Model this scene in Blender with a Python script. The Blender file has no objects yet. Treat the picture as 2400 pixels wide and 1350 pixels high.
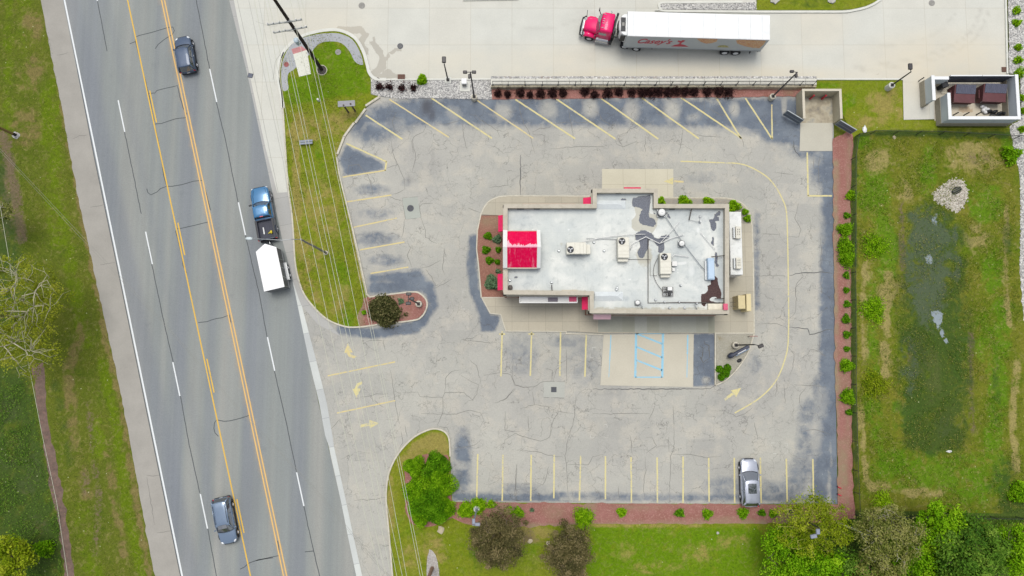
import bpy, bmesh, math, random
import numpy as np
from mathutils import Vector, Matrix
from mathutils.geometry import delaunay_2d_cdt, tessellate_polygon
random.seed(7); RNG = np.random.default_rng(11)
SC = bpy.context.scene
COL = SC.collection
H = 77.0; F = 1700.0; TILT = math.atan(150 / 1700); CT, ST = math.cos(TILT), math.sin(TILT)
EXPO = 1.7          # albedo = photographed linear value / EXPO

def G(px, py, z=0.0):
    dx = (px - 1200) / F; dy = (675 - py) / F
    wy = dy * CT + ST; wz = dy * ST - CT
    k = (H - z) / (-wz)
    return Vector((dx * k, wy * k, z))
def Gp(pts, z=0.0): return [G(x, y, z) for x, y in pts]
def P(x, y, z):
    cy = y * CT + (z - H) * ST; cz = -y * ST + (z - H) * CT
    return 1200 + F * x / (-cz), 675 - F * cy / (-cz)
def mpp(px, py, z=0.0): return (G(px + 1, py, z) - G(px, py, z)).length
def hgt(b, t):
    B = G(*b); best = (1e9, 0)
    for i in range(1, 400):
        z = i * .05; x, y = P(B.x, B.y, z); d = (x - t[0]) ** 2 + (y - t[1]) ** 2
        if d < best[0]: best = (d, z)
    return best[1]
def sm(pts, n=6, closed=False):
    out = []; L = len(pts)
    rng = range(L) if closed else range(L - 1)
    for i in rng:
        p0 = pts[(i - 1) % L] if (closed or i > 0) else pts[0]
        p1 = pts[i]; p2 = pts[(i + 1) % L]
        p3 = pts[(i + 2) % L] if (closed or i + 2 < L) else pts[-1]
        for k in range(n):
            t = k / n
            out.append(tuple(.5 * ((2 * b) + (-a + c_) * t + (2 * a - 5 * b + 4 * c_ - d) * t * t + (-a + 3 * b - 3 * c_ + d) * t ** 3) for a, b, c_, d in zip(p0, p1, p2, p3)))
    if not closed: out.append(tuple(pts[-1]))
    return out
def lin(v):
    v /= 255.0
    return v / 12.92 if v <= .04045 else ((v + .055) / 1.055) ** 2.4
def c(r, g, b, k=1.0):
    return tuple(min(.9, lin(x) / EXPO * k) for x in (r, g, b)) + (1.0,)
def raw(r, g, b): return (r, g, b, 1.0)

# ---------------------------------------------------------------- materials
def nd(nt, t, **kw):
    n = nt.nodes.new(t)
    for k, v in kw.items():
        if k.startswith('i_'): n.inputs[k[2:]].default_value = v
        else: setattr(n, k, v)
    return n
def newmat(name):
    m = bpy.data.materials.new(name); m.use_nodes = True
    return m, m.node_tree, m.node_tree.nodes['Principled BSDF']
def setin(nt, sock, v):
    if isinstance(v, bpy.types.NodeSocket): nt.links.new(v, sock)
    else: sock.default_value = v
def mix(nt, f, a, b, mode='MIX'):
    n = nd(nt, 'ShaderNodeMix', data_type='RGBA', blend_type=mode)
    setin(nt, n.inputs[0], f); setin(nt, n.inputs[6], a); setin(nt, n.inputs[7], b)
    return n.outputs[2]
def ma(nt, op, a, b=0.0, cc=0.0, clamp=False):
    n = nd(nt, 'ShaderNodeMath', operation=op, use_clamp=clamp)
    setin(nt, n.inputs[0], a); setin(nt, n.inputs[1], b)
    if op == 'MULTIPLY_ADD': setin(nt, n.inputs[2], cc)
    return n.outputs[0]
def mapr(nt, v, a, b, c0, d):
    n = nd(nt, 'ShaderNodeMapRange'); setin(nt, n.inputs[0], v)
    for i, x in enumerate((a, b, c0, d)): n.inputs[i + 1].default_value = x
    return n.outputs[0]
def noise(nt, vec, scale, det=4, rough=.55, dist=0.0):
    n = nd(nt, 'ShaderNodeTexNoise'); n.inputs['Scale'].default_value = scale; n.inputs['Detail'].default_value = det
    n.inputs['Roughness'].default_value = rough; n.inputs['Distortion'].default_value = dist
    nt.links.new(vec, n.inputs['Vector']); return n.outputs[0]
def ramp(nt, f, stops, interp='LINEAR'):
    n = nd(nt, 'ShaderNodeValToRGB'); r = n.color_ramp; r.interpolation = interp
    while len(r.elements) < len(stops): r.elements.new(.5)
    for e, (p, col) in zip(r.elements, stops): e.position = p; e.color = col
    setin(nt, n.inputs[0], f); return n.outputs[0]
def pos(nt, rot=0.0, sc=(1, 1, 1), obj=False):
    if obj: s = nd(nt, 'ShaderNodeTexCoord').outputs['Object']
    else: s = nd(nt, 'ShaderNodeNewGeometry').outputs['Position']
    if rot or sc != (1, 1, 1):
        m = nd(nt, 'ShaderNodeMapping'); m.inputs['Rotation'].default_value = (0, 0, rot); m.inputs['Scale'].default_value = sc
        nt.links.new(s, m.inputs[0]); s = m.outputs[0]
    return s
def attr(nt, name): return nd(nt, 'ShaderNodeAttribute', attribute_name=name).outputs['Fac']
def bump(nt, bs, h, dist=.05, strength=.5):
    b = nd(nt, 'ShaderNodeBump'); b.inputs['Distance'].default_value = dist; b.inputs['Strength'].default_value = strength
    nt.links.new(h, b.inputs['Height']); nt.links.new(b.outputs[0], bs.inputs['Normal'])
def fin(nt, bs, col, rough=.9, spec=.2, metal=0.0):
    setin(nt, bs.inputs['Base Color'], col); setin(nt, bs.inputs['Roughness'], rough)
    bs.inputs['Specular IOR Level'].default_value = spec; bs.inputs['Metallic'].default_value = metal
MC = {}
def M(name, col, rough=.6, spec=.4, metal=0.0, var=.12, scale=2.5, obj=True, coat=0.0, bmp=0.0, dirt=None, dirt_amt=.0):
    """general painted / bare surface with noise variation and optional dirt colour"""
    if name in MC: return MC[name]
    m, nt, bs = newmat(name)
    p = pos(nt, obj=obj)
    n1 = noise(nt, p, scale, 5, .6); n2 = noise(nt, p, scale * 9, 3, .5)
    f = ma(nt, 'ADD', mapr(nt, n1, .3, .7, 1 - var, 1 + var), mapr(nt, n2, .3, .7, -var * .4, var * .4))
    cc = mix(nt, 1.0, col, nd(nt, 'ShaderNodeCombineColor').outputs[0], 'MULTIPLY')
    comb = cc.node.inputs[7].links[0].from_node
    for i in range(3): nt.links.new(f, comb.inputs[i])
    if dirt: cc = mix(nt, mapr(nt, noise(nt, p, scale * 2.2, 6, .65), .5, .68, 0, dirt_amt), cc, dirt)
    fin(nt, bs, cc, rough, spec, metal)
    if coat: bs.inputs['Coat Weight'].default_value = coat; bs.inputs['Coat Roughness'].default_value = .06
    if bmp: bump(nt, bs, n2, .02, bmp)
    MC[name] = m; return m

# ---------------------------------------------------------------- objects
def obj(name, me, parent=None, mats=()):
    o = bpy.data.objects.new(name, me); COL.objects.link(o)
    if me is not None:
        for m in (mats if isinstance(mats, (list, tuple)) else [mats]): me.materials.append(m)
    if parent is not None: o.parent = parent
    return o
def tag(o, label, cat, group=None):
    o['label'] = label; o['category'] = cat
    if group: o['group'] = group
    return o
def struct(o): o['kind'] = 'structure'; return o
def stuff(o): o['kind'] = 'stuff'; return o
def thing(name, label, cat, loc=(0, 0, 0), rz=0.0, group=None):
    o = bpy.data.objects.new(name, None); COL.objects.link(o); o.location = loc; o.rotation_euler = (0, 0, rz)
    o.empty_display_size = .2
    return tag(o, label, cat, group)
class MB:
    def __init__(s): s.v = []; s.f = []; s.m = []; s.smooth = []
    def add(s, vs, fs, mi=0, sm_=False):
        o = len(s.v); s.v += [tuple(v) for v in vs]
        for f in fs: s.f.append(tuple(i + o for i in f)); s.m.append(mi); s.smooth.append(sm_)
    def box(s, cx, cy, cz, sx, sy, sz, rz=0.0, mi=0, top=1.0):
        ca, sa = math.cos(rz), math.sin(rz); vs = []
        for k, dz in ((1, -1), (top, 1)):
            for dx, dy in ((-1, -1), (1, -1), (1, 1), (-1, 1)):
                x = dx * sx / 2 * k; y = dy * sy / 2 * k
                vs.append((cx + x * ca - y * sa, cy + x * sa + y * ca, cz + dz * sz / 2))
        s.add(vs, [(3, 2, 1, 0), (4, 5, 6, 7), (0, 1, 5, 4), (1, 2, 6, 5), (2, 3, 7, 6), (3, 0, 4, 7)], mi)
    def rbox(s, cx, cy, cz, sx, sy, sz, b=.04, rz=0.0, mi=0):
        """box with chamfered vertical and top edges"""
        b = min(b, sx * .4, sy * .4, sz * .4); ca, sa = math.cos(rz), math.sin(rz)
        def ring(hx, hy, bb, z):
            return [(cx + x * ca - y * sa, cy + x * sa + y * ca, z) for x, y in ((-hx + bb, -hy), (hx - bb, -hy), (hx, -hy + bb), (hx, hy - bb), (hx - bb, hy), (-hx + bb, hy), (-hx, hy - bb), (-hx, -hy + bb))]
        r = ring(sx / 2, sy / 2, b, cz - sz / 2) + ring(sx / 2, sy / 2, b, cz + sz / 2 - b) + ring(sx / 2 - b, sy / 2 - b, b * .5, cz + sz / 2)
        fs = [tuple(range(7, -1, -1)), tuple(range(16, 24))]
        for k in (0, 8):
            for i in range(8): j = (i + 1) % 8; fs.append((k + i, k + j, k + 8 + j, k + 8 + i))
        s.add(r, fs, mi)
    def prism(s, poly, z0, z1, mi=0, mt=None, bottom=False):
        n = len(poly); vs = [(p[0], p[1], z0) for p in poly] + [(p[0], p[1], z1) for p in poly]
        tr = tessellate_polygon([[Vector((p[0], p[1], 0)) for p in poly]])
        area = sum(poly[i][0] * poly[(i + 1) % n][1] - poly[(i + 1) % n][0] * poly[i][1] for i in range(n))
        sd = []
        for i in range(n):
            j = (i + 1) % n; sd.append((i, j, n + j, n + i) if area > 0 else (j, i, n + i, n + j))
        s.add(vs, sd, mi)
        tp = []
        for t in tr:
            a, b, d = [vs[i] for i in t]
            cr = (b[0] - a[0]) * (d[1] - a[1]) - (b[1] - a[1]) * (d[0] - a[0])
            tp.append(tuple(n + i for i in (t if cr > 0 else t[::-1])))
        s.add(vs, tp, mi if mt is None else mt)
        if bottom: s.add(vs, [tuple(i - n for i in t[::-1]) for t in tp], mi)
    def cyl(s, p0, p1, r0, r1=None, n=10, mi=0, cap=True, smo=True):
        r1 = r0 if r1 is None else r1; p0 = Vector(p0); p1 = Vector(p1); d = (p1 - p0)
        if d.length < 1e-6: return
        d.normalize(); u = d.orthogonal().normalized(); w = d.cross(u)
        vs = []
        for p, r in ((p0, r0), (p1, r1)):
            for i in range(n): a = 2 * math.pi * i / n; vs.append(p + (u * math.cos(a) + w * math.sin(a)) * r)
        s.add(vs, [(i, (i + 1) % n, n + (i + 1) % n, n + i) for i in range(n)], mi, smo)
        if cap: s.add(vs, [tuple(range(n - 1, -1, -1)), tuple(range(n, 2 * n))], mi)
    def tube(s, pts, r, n=6, mi=0):
        rs = r if isinstance(r, (list, tuple)) else [r] * len(pts)
        pts = [Vector(p) for p in pts]; rings = []
        u = None
        for i, p in enumerate(pts):
            d = (pts[min(i + 1, len(pts) - 1)] - pts[max(i - 1, 0)]).normalized()
            if u is None: u = d.orthogonal().normalized()
            u = (u - d * u.dot(d)); u = u.normalized() if u.length > 1e-5 else d.orthogonal().normalized()
            w = d.cross(u); rings.append([p + (u * math.cos(a) + w * math.sin(a)) * rs[i] for a in (2 * math.pi * k / n for k in range(n))])
        vs = [v for r_ in rings for v in r_]; fs = []
        for i in range(len(pts) - 1):
            for k in range(n): fs.append((i * n + k, i * n + (k + 1) % n, (i + 1) * n + (k + 1) % n, (i + 1) * n + k))
        fs += [tuple(range(n - 1, -1, -1)), tuple(range(len(vs) - n, len(vs)))]
        s.add(vs, fs, mi, True)
    def loft(s, rings, mi=0, cap=True, smo=True):
        n = len(rings[0]); vs = [v for r in rings for v in r]; fs = []
        for i in range(len(rings) - 1):
            for k in range(n): fs.append((i * n + k, i * n + (k + 1) % n, (i + 1) * n + (k + 1) % n, (i + 1) * n + k))
        s.add(vs, fs, mi, smo)
        if cap: s.add(vs, [tuple(range(n - 1, -1, -1)), tuple(range(len(vs) - n, len(vs)))], mi)
    def ell(s, cx, cy, cz, rx, ry, rz_, n=10, m=6, mi=0, rot=0.0):
        ca, sa = math.cos(rot), math.sin(rot); rings = []
        for j in range(m + 1):
            t = -math.pi / 2 + math.pi * j / m; r = max(math.cos(t), .02)
            ring = []
            for i in range(n):
                a = 2 * math.pi * i / n; x = rx * r * math.cos(a); y = ry * r * math.sin(a)
                ring.append((cx + x * ca - y * sa, cy + x * sa + y * ca, cz + rz_ * math.sin(t)))
            rings.append(ring)
        s.loft(rings, mi)
    def build(s, name, mats, parent=None):
        me = bpy.data.meshes.new(name); me.from_pydata(s.v, [], s.f)
        me.polygons.foreach_set('material_index', s.m); me.polygons.foreach_set('use_smooth', s.smooth)
        me.update(); return obj(name, me, parent, mats)
def part(name, parent, mats, fn):
    b = MB(); fn(b); return b.build(name, mats, parent)

# ---------------------------------------------------------------- ground sheets
def polydist(X, Y, pts, closed):
    d = np.full(X.shape, 1e9); n = len(pts)
    for i in range(n if closed else n - 1):
        x0, y0 = pts[i]; x1, y1 = pts[(i + 1) % n]; dx, dy = x1 - x0, y1 - y0; L2 = dx * dx + dy * dy + 1e-9
        t = np.clip(((X - x0) * dx + (Y - y0) * dy) / L2, 0, 1)
        d = np.minimum(d, np.hypot(X - x0 - t * dx, Y - y0 - t * dy))
    return d
def inside(X, Y, pts):
    r = np.zeros(X.shape, bool); n = len(pts)
    for i in range(n):
        x0, y0 = pts[i]; x1, y1 = pts[(i + 1) % n]
        if y0 == y1: continue
        cnd = ((y0 > Y) != (y1 > Y)) & (X < (x1 - x0) * (Y - y0) / (y1 - y0) + x0); r ^= cnd
    return r
def field(items, X, Y):
    o = np.zeros(X.shape)
    for it in items:
        if it[0] == 'e':
            _, cx, cy, rx, ry, s = it
            v = np.clip(1.35 - np.hypot((X - cx) / rx, (Y - cy) / ry), 0, 1)
        elif it[0] == 'l':
            _, pts, w, s = it; v = np.clip(1.3 - polydist(X, Y, pts, False) / w, 0, 1)
        else:
            _, pts, soft, s = it; d = polydist(X, Y, pts, True); d = np.where(inside(X, Y, pts), d, -d); v = np.clip(.5 + d / (2 * soft), 0, 1)
        o = np.maximum(o, s * v * v * (3 - 2 * v))
    return o
def sheet(name, poly, z, m, cell=None, attrs=None, wiggle=0.0, parent=None):
    """flat ground sheet: outline given in photograph pixels, laid on the ground at height z"""
    w = Gp(poly, z)
    if wiggle:
        out = []
        for i, p in enumerate(w):
            q = w[(i + 1) % len(w)]; L = (q - p).length; k = max(1, int(L / .5)); nrm = Vector((-(q - p).y, (q - p).x, 0)).normalized()
            for j in range(k): out.append(p.lerp(q, j / k) + nrm * random.gauss(0, wiggle))
        w = out
    vs = [Vector((p.x, p.y)) for p in w]
    if cell:
        xs = np.arange(min(p.x for p in vs), max(p.x for p in vs), cell); ys = np.arange(min(p.y for p in vs), max(p.y for p in vs), cell)
        X, Y = np.meshgrid(xs, ys); X = X.ravel() + RNG.uniform(-.1, .1, X.size) * cell; Y = Y.ravel() + RNG.uniform(-.1, .1, Y.size) * cell
        pl = [(p.x, p.y) for p in vs]; ok = inside(X, Y, pl) & (polydist(X, Y, pl, True) > cell * .3)
        n = len(vs); pts = vs + [Vector((a, b)) for a, b in zip(X[ok], Y[ok])]
        r = delaunay_2d_cdt(pts, [(i, (i + 1) % n) for i in range(n)], [list(range(n))], 1, 1e-5)
        me = bpy.data.meshes.new(name); me.from_pydata([(v.x, v.y, z) for v in r[0]], [], [tuple(f) for f in r[2]])
        if len(me.polygons) and me.polygons[0].normal.z < 0: me.flip_normals()
        co = np.empty(len(me.vertices) * 3); me.vertices.foreach_get('co', co); co = co.reshape(-1, 3)
        PX, PY = P(co[:, 0], co[:, 1], co[:, 2])
        for k, it in (attrs or {}).items():
            a = me.attributes.new(k, 'FLOAT', 'POINT'); a.data.foreach_set('value', field(it, PX, PY).astype(np.float32))
    else:
        b = MB(); n = len(vs); vv = [(p.x, p.y, z) for p in vs]; fs = []
        for t in tessellate_polygon([[Vector((p.x, p.y, 0)) for p in vs]]):
            a, bb, d = [vv[i] for i in t]; cr = (bb[0] - a[0]) * (d[1] - a[1]) - (bb[1] - a[1]) * (d[0] - a[0])
            fs.append(t if cr > 0 else t[::-1])
        b.add(vv, fs); me = bpy.data.meshes.new(name); me.from_pydata(b.v, [], b.f)
    me.update(); return obj(name, me, parent, m)
def offset_pts(w, d, closed=False):
    out = []; n = len(w)
    for i, p in enumerate(w):
        a = w[(i - 1) % n] if closed or i > 0 else p; b = w[(i + 1) % n] if closed or i < n - 1 else p
        t1 = (p - a); t2 = (b - p); t1 = t1.normalized() if t1.length > 1e-6 else t2.normalized(); t2 = t2.normalized() if t2.length > 1e-6 else t1
        n1 = Vector((-t1.y, t1.x, 0)); n2 = Vector((-t2.y, t2.x, 0)); mm = (n1 + n2); mm = mm.normalized() if mm.length > .2 else n1
        out.append(p + mm * d / max(.45, mm.dot(n1)))
    return out
def ribbon(b, w, width, z0, z1, closed=False, mi=0):
    L = offset_pts(w, width / 2, closed); R = offset_pts(w, -width / 2, closed); n = len(w)
    ch = min(.025, width * .2)
    L2 = offset_pts(w, width / 2 - ch, closed); R2 = offset_pts(w, -width / 2 + ch, closed)
    vs = []
    for i in range(n):
        vs += [(L[i].x, L[i].y, z0), (L[i].x, L[i].y, z1 - ch), (L2[i].x, L2[i].y, z1), (R2[i].x, R2[i].y, z1), (R[i].x, R[i].y, z1 - ch), (R[i].x, R[i].y, z0)]
    fs = []
    for i in range(n if closed else n - 1):
        j = (i + 1) % n
        for k in range(5): fs.append((i * 6 + k + 1, i * 6 + k, j * 6 + k, j * 6 + k + 1))
    if not closed: fs += [(0, 1, 2, 3, 4, 5), tuple((n - 1) * 6 + k for k in (5, 4, 3, 2, 1, 0))]
    b.add(vs, fs, mi)
def strip(b, w, width, z, mi=0, taper=False):
    n = len(w)
    ws = [width * (1 if not taper else .35 + .65 * math.sin(math.pi * min(.95, max(.05, i / max(1, n - 1))))) for i in range(n)]
    vs = []
    for i, p in enumerate(w):
        a = w[max(0, i - 1)]; q = w[min(n - 1, i + 1)]; t = (q - a); t = t.normalized() if t.length > 1e-6 else Vector((1, 0, 0)); nn = Vector((-t.y, t.x, 0)) * ws[i] / 2
        vs += [(p.x - nn.x, p.y - nn.y, z), (p.x + nn.x, p.y + nn.y, z)]
    b.add(vs, [(2 * i, 2 * i + 2, 2 * i + 3, 2 * i + 1) for i in range(n - 1)], mi)
def wob(pts, z, amp=.05, step=.35):
    w = Gp(pts, z); out = []
    for i in range(len(w) - 1):
        p, q = w[i], w[i + 1]; L = (q - p).length; k = max(1, int(L / step)); nn = Vector((-(q - p).y, (q - p).x, 0)).normalized()
        for j in range(k): out.append(p.lerp(q, j / k) + nn * (random.gauss(0, amp) if j else 0))
    out.append(w[-1]); return out
ORD = 'first second third fourth fifth sixth seventh eighth ninth tenth eleventh twelfth thirteenth fourteenth fifteenth sixteenth seventeenth eighteenth nineteenth twentieth twenty-first twenty-second twenty-third twenty-fourth'.split()

# ---------------------------------------------------------------- ground materials
def mul(nt, col, f):
    cb = nd(nt, 'ShaderNodeCombineColor')
    for i in range(3): nt.links.new(f, cb.inputs[i])
    return mix(nt, 1.0, col, cb.outputs[0], 'MULTIPLY')
def mat_lot():
    m, nt, bs = newmat('worn_parking_asphalt'); p = pos(nt)
    n1 = noise(nt, p, .12, 4); n2 = noise(nt, p, 1.1, 7, .68, .4); n3 = noise(nt, p, 9, 4, .6); n4 = noise(nt, p, .45, 5, .6)
    col = mix(nt, mapr(nt, n1, .35, .65, 0, 1), c(194, 193, 183), c(181, 180, 173))
    col = mix(nt, mapr(nt, n4, .5, .62, 0, .5), col, c(204, 199, 185))
    bk = nd(nt, 'ShaderNodeTexBrick'); nt.links.new(p, bk.inputs[0]); bk.inputs['Scale'].default_value = .11; bk.inputs['Mortar Size'].default_value = .0; bk.offset = .37; bk.squash = .7
    bk.inputs['Color1'].default_value = (.93, .93, .93, 1); bk.inputs['Color2'].default_value = (1.04, 1.03, 1.02, 1)
    col = mix(nt, .8, col, bk.outputs[0], 'MULTIPLY')
    s = ma(nt, 'MULTIPLY', attr(nt, 'seal'), mapr(nt, ma(nt, 'MULTIPLY', attr(nt, 'worn'), mapr(nt, n2, .3, .62, .5, 1.25)), 0, 1, 1, .12))
    f = ma(nt, 'ADD', ma(nt, 'MULTIPLY', s, 1.15), ma(nt, 'MULTIPLY', ma(nt, 'MULTIPLY', mapr(nt, n2, .3, .7, -.46, .4), ma(nt, 'MULTIPLY', s, 2.0, clamp=True)), ma(nt, 'MULTIPLY_ADD', s, -.55, 1.0)), clamp=True)
    dark = mix(nt, mapr(nt, n4, .4, .65, 0, 1), c(106, 116, 130), c(128, 138, 149))
    col = mix(nt, mapr(nt, f, .14, .8, 0, .95), col, dark)
    sp = mapr(nt, noise(nt, p, 3.2, 6, .75), .6, .68, 0, .5)
    col = mix(nt, ma(nt, 'MULTIPLY', sp, mapr(nt, s, .1, .6, 0, 1)), col, c(178, 186, 190))
    col = mix(nt, attr(nt, 'oil'), col, c(84, 84, 90))
    # fine map cracking
    vp = nd(nt, 'ShaderNodeVectorMath', operation='ADD'); nt.links.new(p, vp.inputs[0])
    nz = nd(nt, 'ShaderNodeTexNoise'); nz.inputs['Scale'].default_value = .8; nz.inputs['Detail'].default_value = 5; nt.links.new(p, nz.inputs['Vector'])
    sc_ = nd(nt, 'ShaderNodeVectorMath', operation='SCALE'); nt.links.new(nz.outputs[1], sc_.inputs[0]); sc_.inputs['Scale'].default_value = 2.2; nt.links.new(sc_.outputs[0], vp.inputs[1])
    for scl, wd, am, th in ((.3, .009, .62, .44), (.85, .02, .5, .48), (2.1, .035, .3, .52)):
        v = nd(nt, 'ShaderNodeTexVoronoi', feature='DISTANCE_TO_EDGE'); v.inputs['Scale'].default_value = scl; nt.links.new(vp.outputs[0], v.inputs['Vector'])
        ln = mapr(nt, v.outputs['Distance'], 0, wd, 1, 0)
        mk = mapr(nt, noise(nt, p, .25 + scl * .2, 3), th, th + .08, 0, am)
        col = mix(nt, ma(nt, 'MULTIPLY', ln, mk, clamp=True), col, c(96, 94, 90))
    col = mul(nt, col, mapr(nt, n3, .25, .75, .9, 1.09))
    fin(nt, bs, col, .9, .15); bump(nt, bs, n3, .015, .4); return m
def mat_road():
    m, nt, bs = newmat('road_asphalt'); ang = -.2085
    p = pos(nt); q = pos(nt, ang, (.42, .006, 1)); q2 = pos(nt, ang, (2.2, .03, 1)); 
    a = noise(nt, q, 1.0, 2, .4); b = noise(nt, q2, 1.0, 3, .5); g = noise(nt, p, 10, 4, .6); L = noise(nt, p, .09, 3)
    col = ramp(nt, a, [(.35, c(140, 145, 148)), (.5, c(149, 154, 151)), (.66, c(163, 164, 158))])
    col = mix(nt, attr(nt, 'dark'), col, c(132, 137, 144))
    col = mix(nt, attr(nt, 'tan'), col, c(172, 160, 142))
    col = mul(nt, col, mapr(nt, b, .3, .7, .955, 1.045)); col = mul(nt, col, mapr(nt, g, .25, .75, .88, 1.12)); col = mul(nt, col, mapr(nt, L, .3, .7, .96, 1.05))
    oil_ = mapr(nt, noise(nt, p, .55, 6, .7), .6, .74, 0, .28); col = mix(nt, oil_, col, c(118, 122, 126))
    fin(nt, bs, col, .85, .15); bump(nt, bs, g, .01, .3); return m
def mat_concrete(name, c1, c2, sw, sh, joint=.03, stain=None, rot=0.0, jcol=None, var=.06, off=0.0):
    m, nt, bs = newmat(name); p = pos(nt, rot)
    bk = nd(nt, 'ShaderNodeTexBrick'); nt.links.new(p, bk.inputs[0]); bk.offset = off; bk.squash = 1
    bk.inputs['Scale'].default_value = 1.0; bk.inputs['Mortar Size'].default_value = joint; bk.inputs['Mortar Smooth'].default_value = .3
    bk.inputs['Brick Width'].default_value = sw; bk.inputs['Row Height'].default_value = sh
    bk.inputs['Color1'].default_value = c1; bk.inputs['Color2'].default_value = c2
    bk.inputs['Mortar'].default_value = jcol or tuple(x * .72 for x in c1[:3]) + (1,)
    n1 = noise(nt, p, .35, 5, .6); n2 = noise(nt, p, 7, 4, .6); n3 = noise(nt, p, .9, 6, .7, .6)
    col = mul(nt, bk.outputs[0], mapr(nt, n1, .3, .7, 1 - var, 1 + var)); col = mul(nt, col, mapr(nt, n2, .3, .7, .955, 1.04))
    if stain:
        s = attr(nt, 'stain'); f = mapr(nt, ma(nt, 'ADD', s, mapr(nt, n3, .3, .7, -.3, .3)), .42, .52, 0, .8)
        col = mix(nt, ma(nt, 'MULTIPLY', f, mapr(nt, s, 0, .1, 0, 1)), col, stain)
        col = mix(nt, ma(nt, 'MULTIPLY', attr(nt, 'track_band'), mapr(nt, n3, .3, .6, .3, 1)), col, c(186, 184, 174))
        col = mix(nt, ma(nt, 'MULTIPLY', attr(nt, 'warm'), mapr(nt, n1, .3, .7, .4, 1)), col, c(226, 214, 188))
    fin(nt, bs, col, .9, .15); bump(nt, bs, n2, .01, .25); return m
def mat_grass(name, A, B, C, D, K_=1.3, spk=.34, wetf=.82, lf=.95):
    """A main, B second, C dry, D lush; attributes dry, lush, wet pick the kind of sward, dark deepens the green"""
    m, nt, bs = newmat(name); p = pos(nt)
    n0 = noise(nt, p, .22, 7, .68, .8); n1 = noise(nt, p, .7, 6, .65, .5); n2 = noise(nt, p, 3.5, 6, .7); n3 = noise(nt, p, 14, 4, .7)
    col = mix(nt, mapr(nt, n0, .35, .65, 0, 1), A, B)
    dry = attr(nt, 'dry'); lush = attr(nt, 'lush'); wet = attr(nt, 'wet'); dk = attr(nt, 'dark'); soil = attr(nt, 'soil')
    n5 = noise(nt, p, .38, 7, .72, 1.5)
    def fac(a, n, k):
        nn_ = ma(nt, 'ADD', mapr(nt, n, .3, .7, -k * K_, k * K_), mapr(nt, n5, .3, .7, -k * K_ * .8, k * K_ * .8))
        return ma(nt, 'MULTIPLY_ADD', a, 1.2, ma(nt, 'MULTIPLY', nn_, ma(nt, 'MULTIPLY', a, 2.5, clamp=True)), clamp=True)
    col = mix(nt, mapr(nt, fac(lush, n1, .32), .2, .95, 0, lf), col, D)
    col = mix(nt, mapr(nt, fac(dry, n1, .36), .22, .8, 0, .95), col, C)
    n4 = noise(nt, p, 1.6, 7, .75, 1.0)
    col = mix(nt, mapr(nt, n4, .52, .66, 0, spk), col, c(156, 146, 92))
    col = mix(nt, mapr(nt, n4, .44, .34, 0, .38), col, c(52, 82, 20))
    col = mix(nt, mapr(nt, fac(soil, n2, .3), .25, .8, 0, .9), col, c(120, 104, 84))
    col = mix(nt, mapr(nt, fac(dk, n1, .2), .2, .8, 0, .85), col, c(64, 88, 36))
    col = mul(nt, col, mapr(nt, n2, .25, .75, .74, 1.26)); col = mul(nt, col, mapr(nt, n3, .25, .75, .72, 1.28))
    vo = nd(nt, 'ShaderNodeTexVoronoi'); vo.inputs['Scale'].default_value = .9; nt.links.new(p, vo.inputs['Vector'])
    col = mix(nt, mapr(nt, vo.outputs['Distance'], .035, .06, .75, 0), col, c(214, 216, 170))
    f = mapr(nt, fac(wet, n1, .3), .3, .85, 0, wetf); col = mix(nt, f, col, c(104, 112, 106))
    f2 = mapr(nt, fac(attr(nt, 'water'), n1, .18), .45, .6, 0, 1); col = mix(nt, f2, col, c(150, 162, 168))
    fin(nt, bs, col, mapr(nt, f2, 0, 1, .95, .3), .15); bump(nt, bs, n3, .06, .5); return m
def mat_mulch(name, A, B, C):
    m, nt, bs = newmat(name); p = pos(nt); n1 = noise(nt, p, .8, 5, .6); n2 = noise(nt, p, 7, 5, .75); n3 = noise(nt, p, 18, 3, .7)
    col = mix(nt, mapr(nt, n1, .3, .7, 0, 1), A, B); col = mix(nt, mapr(nt, n2, .52, .66, 0, .8), col, C)
    col = mix(nt, ma(nt, 'MULTIPLY', attr(nt, 'dry'), mapr(nt, n1, .35, .6, .3, 1)), col, c(160, 148, 118))
    col = mul(nt, col, mapr(nt, n3, .25, .75, .7, 1.3)); fin(nt, bs, col, .95, .1); bump(nt, bs, n3, .05, .6); return m
def mat_gravel(name, cols, sc_=5.5):
    m, nt, bs = newmat(name); p = pos(nt)
    v = nd(nt, 'ShaderNodeTexVoronoi'); v.inputs['Scale'].default_value = sc_; nt.links.new(p, v.inputs['Vector'])
    sp = nd(nt, 'ShaderNodeSeparateColor'); nt.links.new(v.outputs['Color'], sp.inputs[0])
    col = ramp(nt, sp.outputs[0], [(i / (len(cols) - 1), x) for i, x in enumerate(cols)])
    v2 = nd(nt, 'ShaderNodeTexVoronoi', feature='DISTANCE_TO_EDGE'); v2.inputs['Scale'].default_value = sc_; nt.links.new(p, v2.inputs['Vector'])
    col = mul(nt, col, mapr(nt, v2.outputs['Distance'], 0, .12, .45, 1.05)); col = mul(nt, col, mapr(nt, noise(nt, p, .6, 4), .3, .7, .9, 1.1))
    fin(nt, bs, col, .85, .25); bump(nt, bs, v2.outputs['Distance'], .1, .8); return m
def mat_paint(name, col, under, worn=.5, k=0.0):
    m, nt, bs = newmat(name); p = pos(nt); n = noise(nt, p, 5, 6, .75); n2 = noise(nt, p, .5, 3)
    f = mapr(nt, ma(nt, 'ADD', n, mapr(nt, n2, .3, .7, -.07, .07)), worn - .04, worn + .07, 0, 1)
    cc = mix(nt, f, col, under); cc = mul(nt, cc, mapr(nt, noise(nt, p, 12, 3), .3, .7, .92, 1.07)); fin(nt, bs, cc, .8, .2); return m
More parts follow.
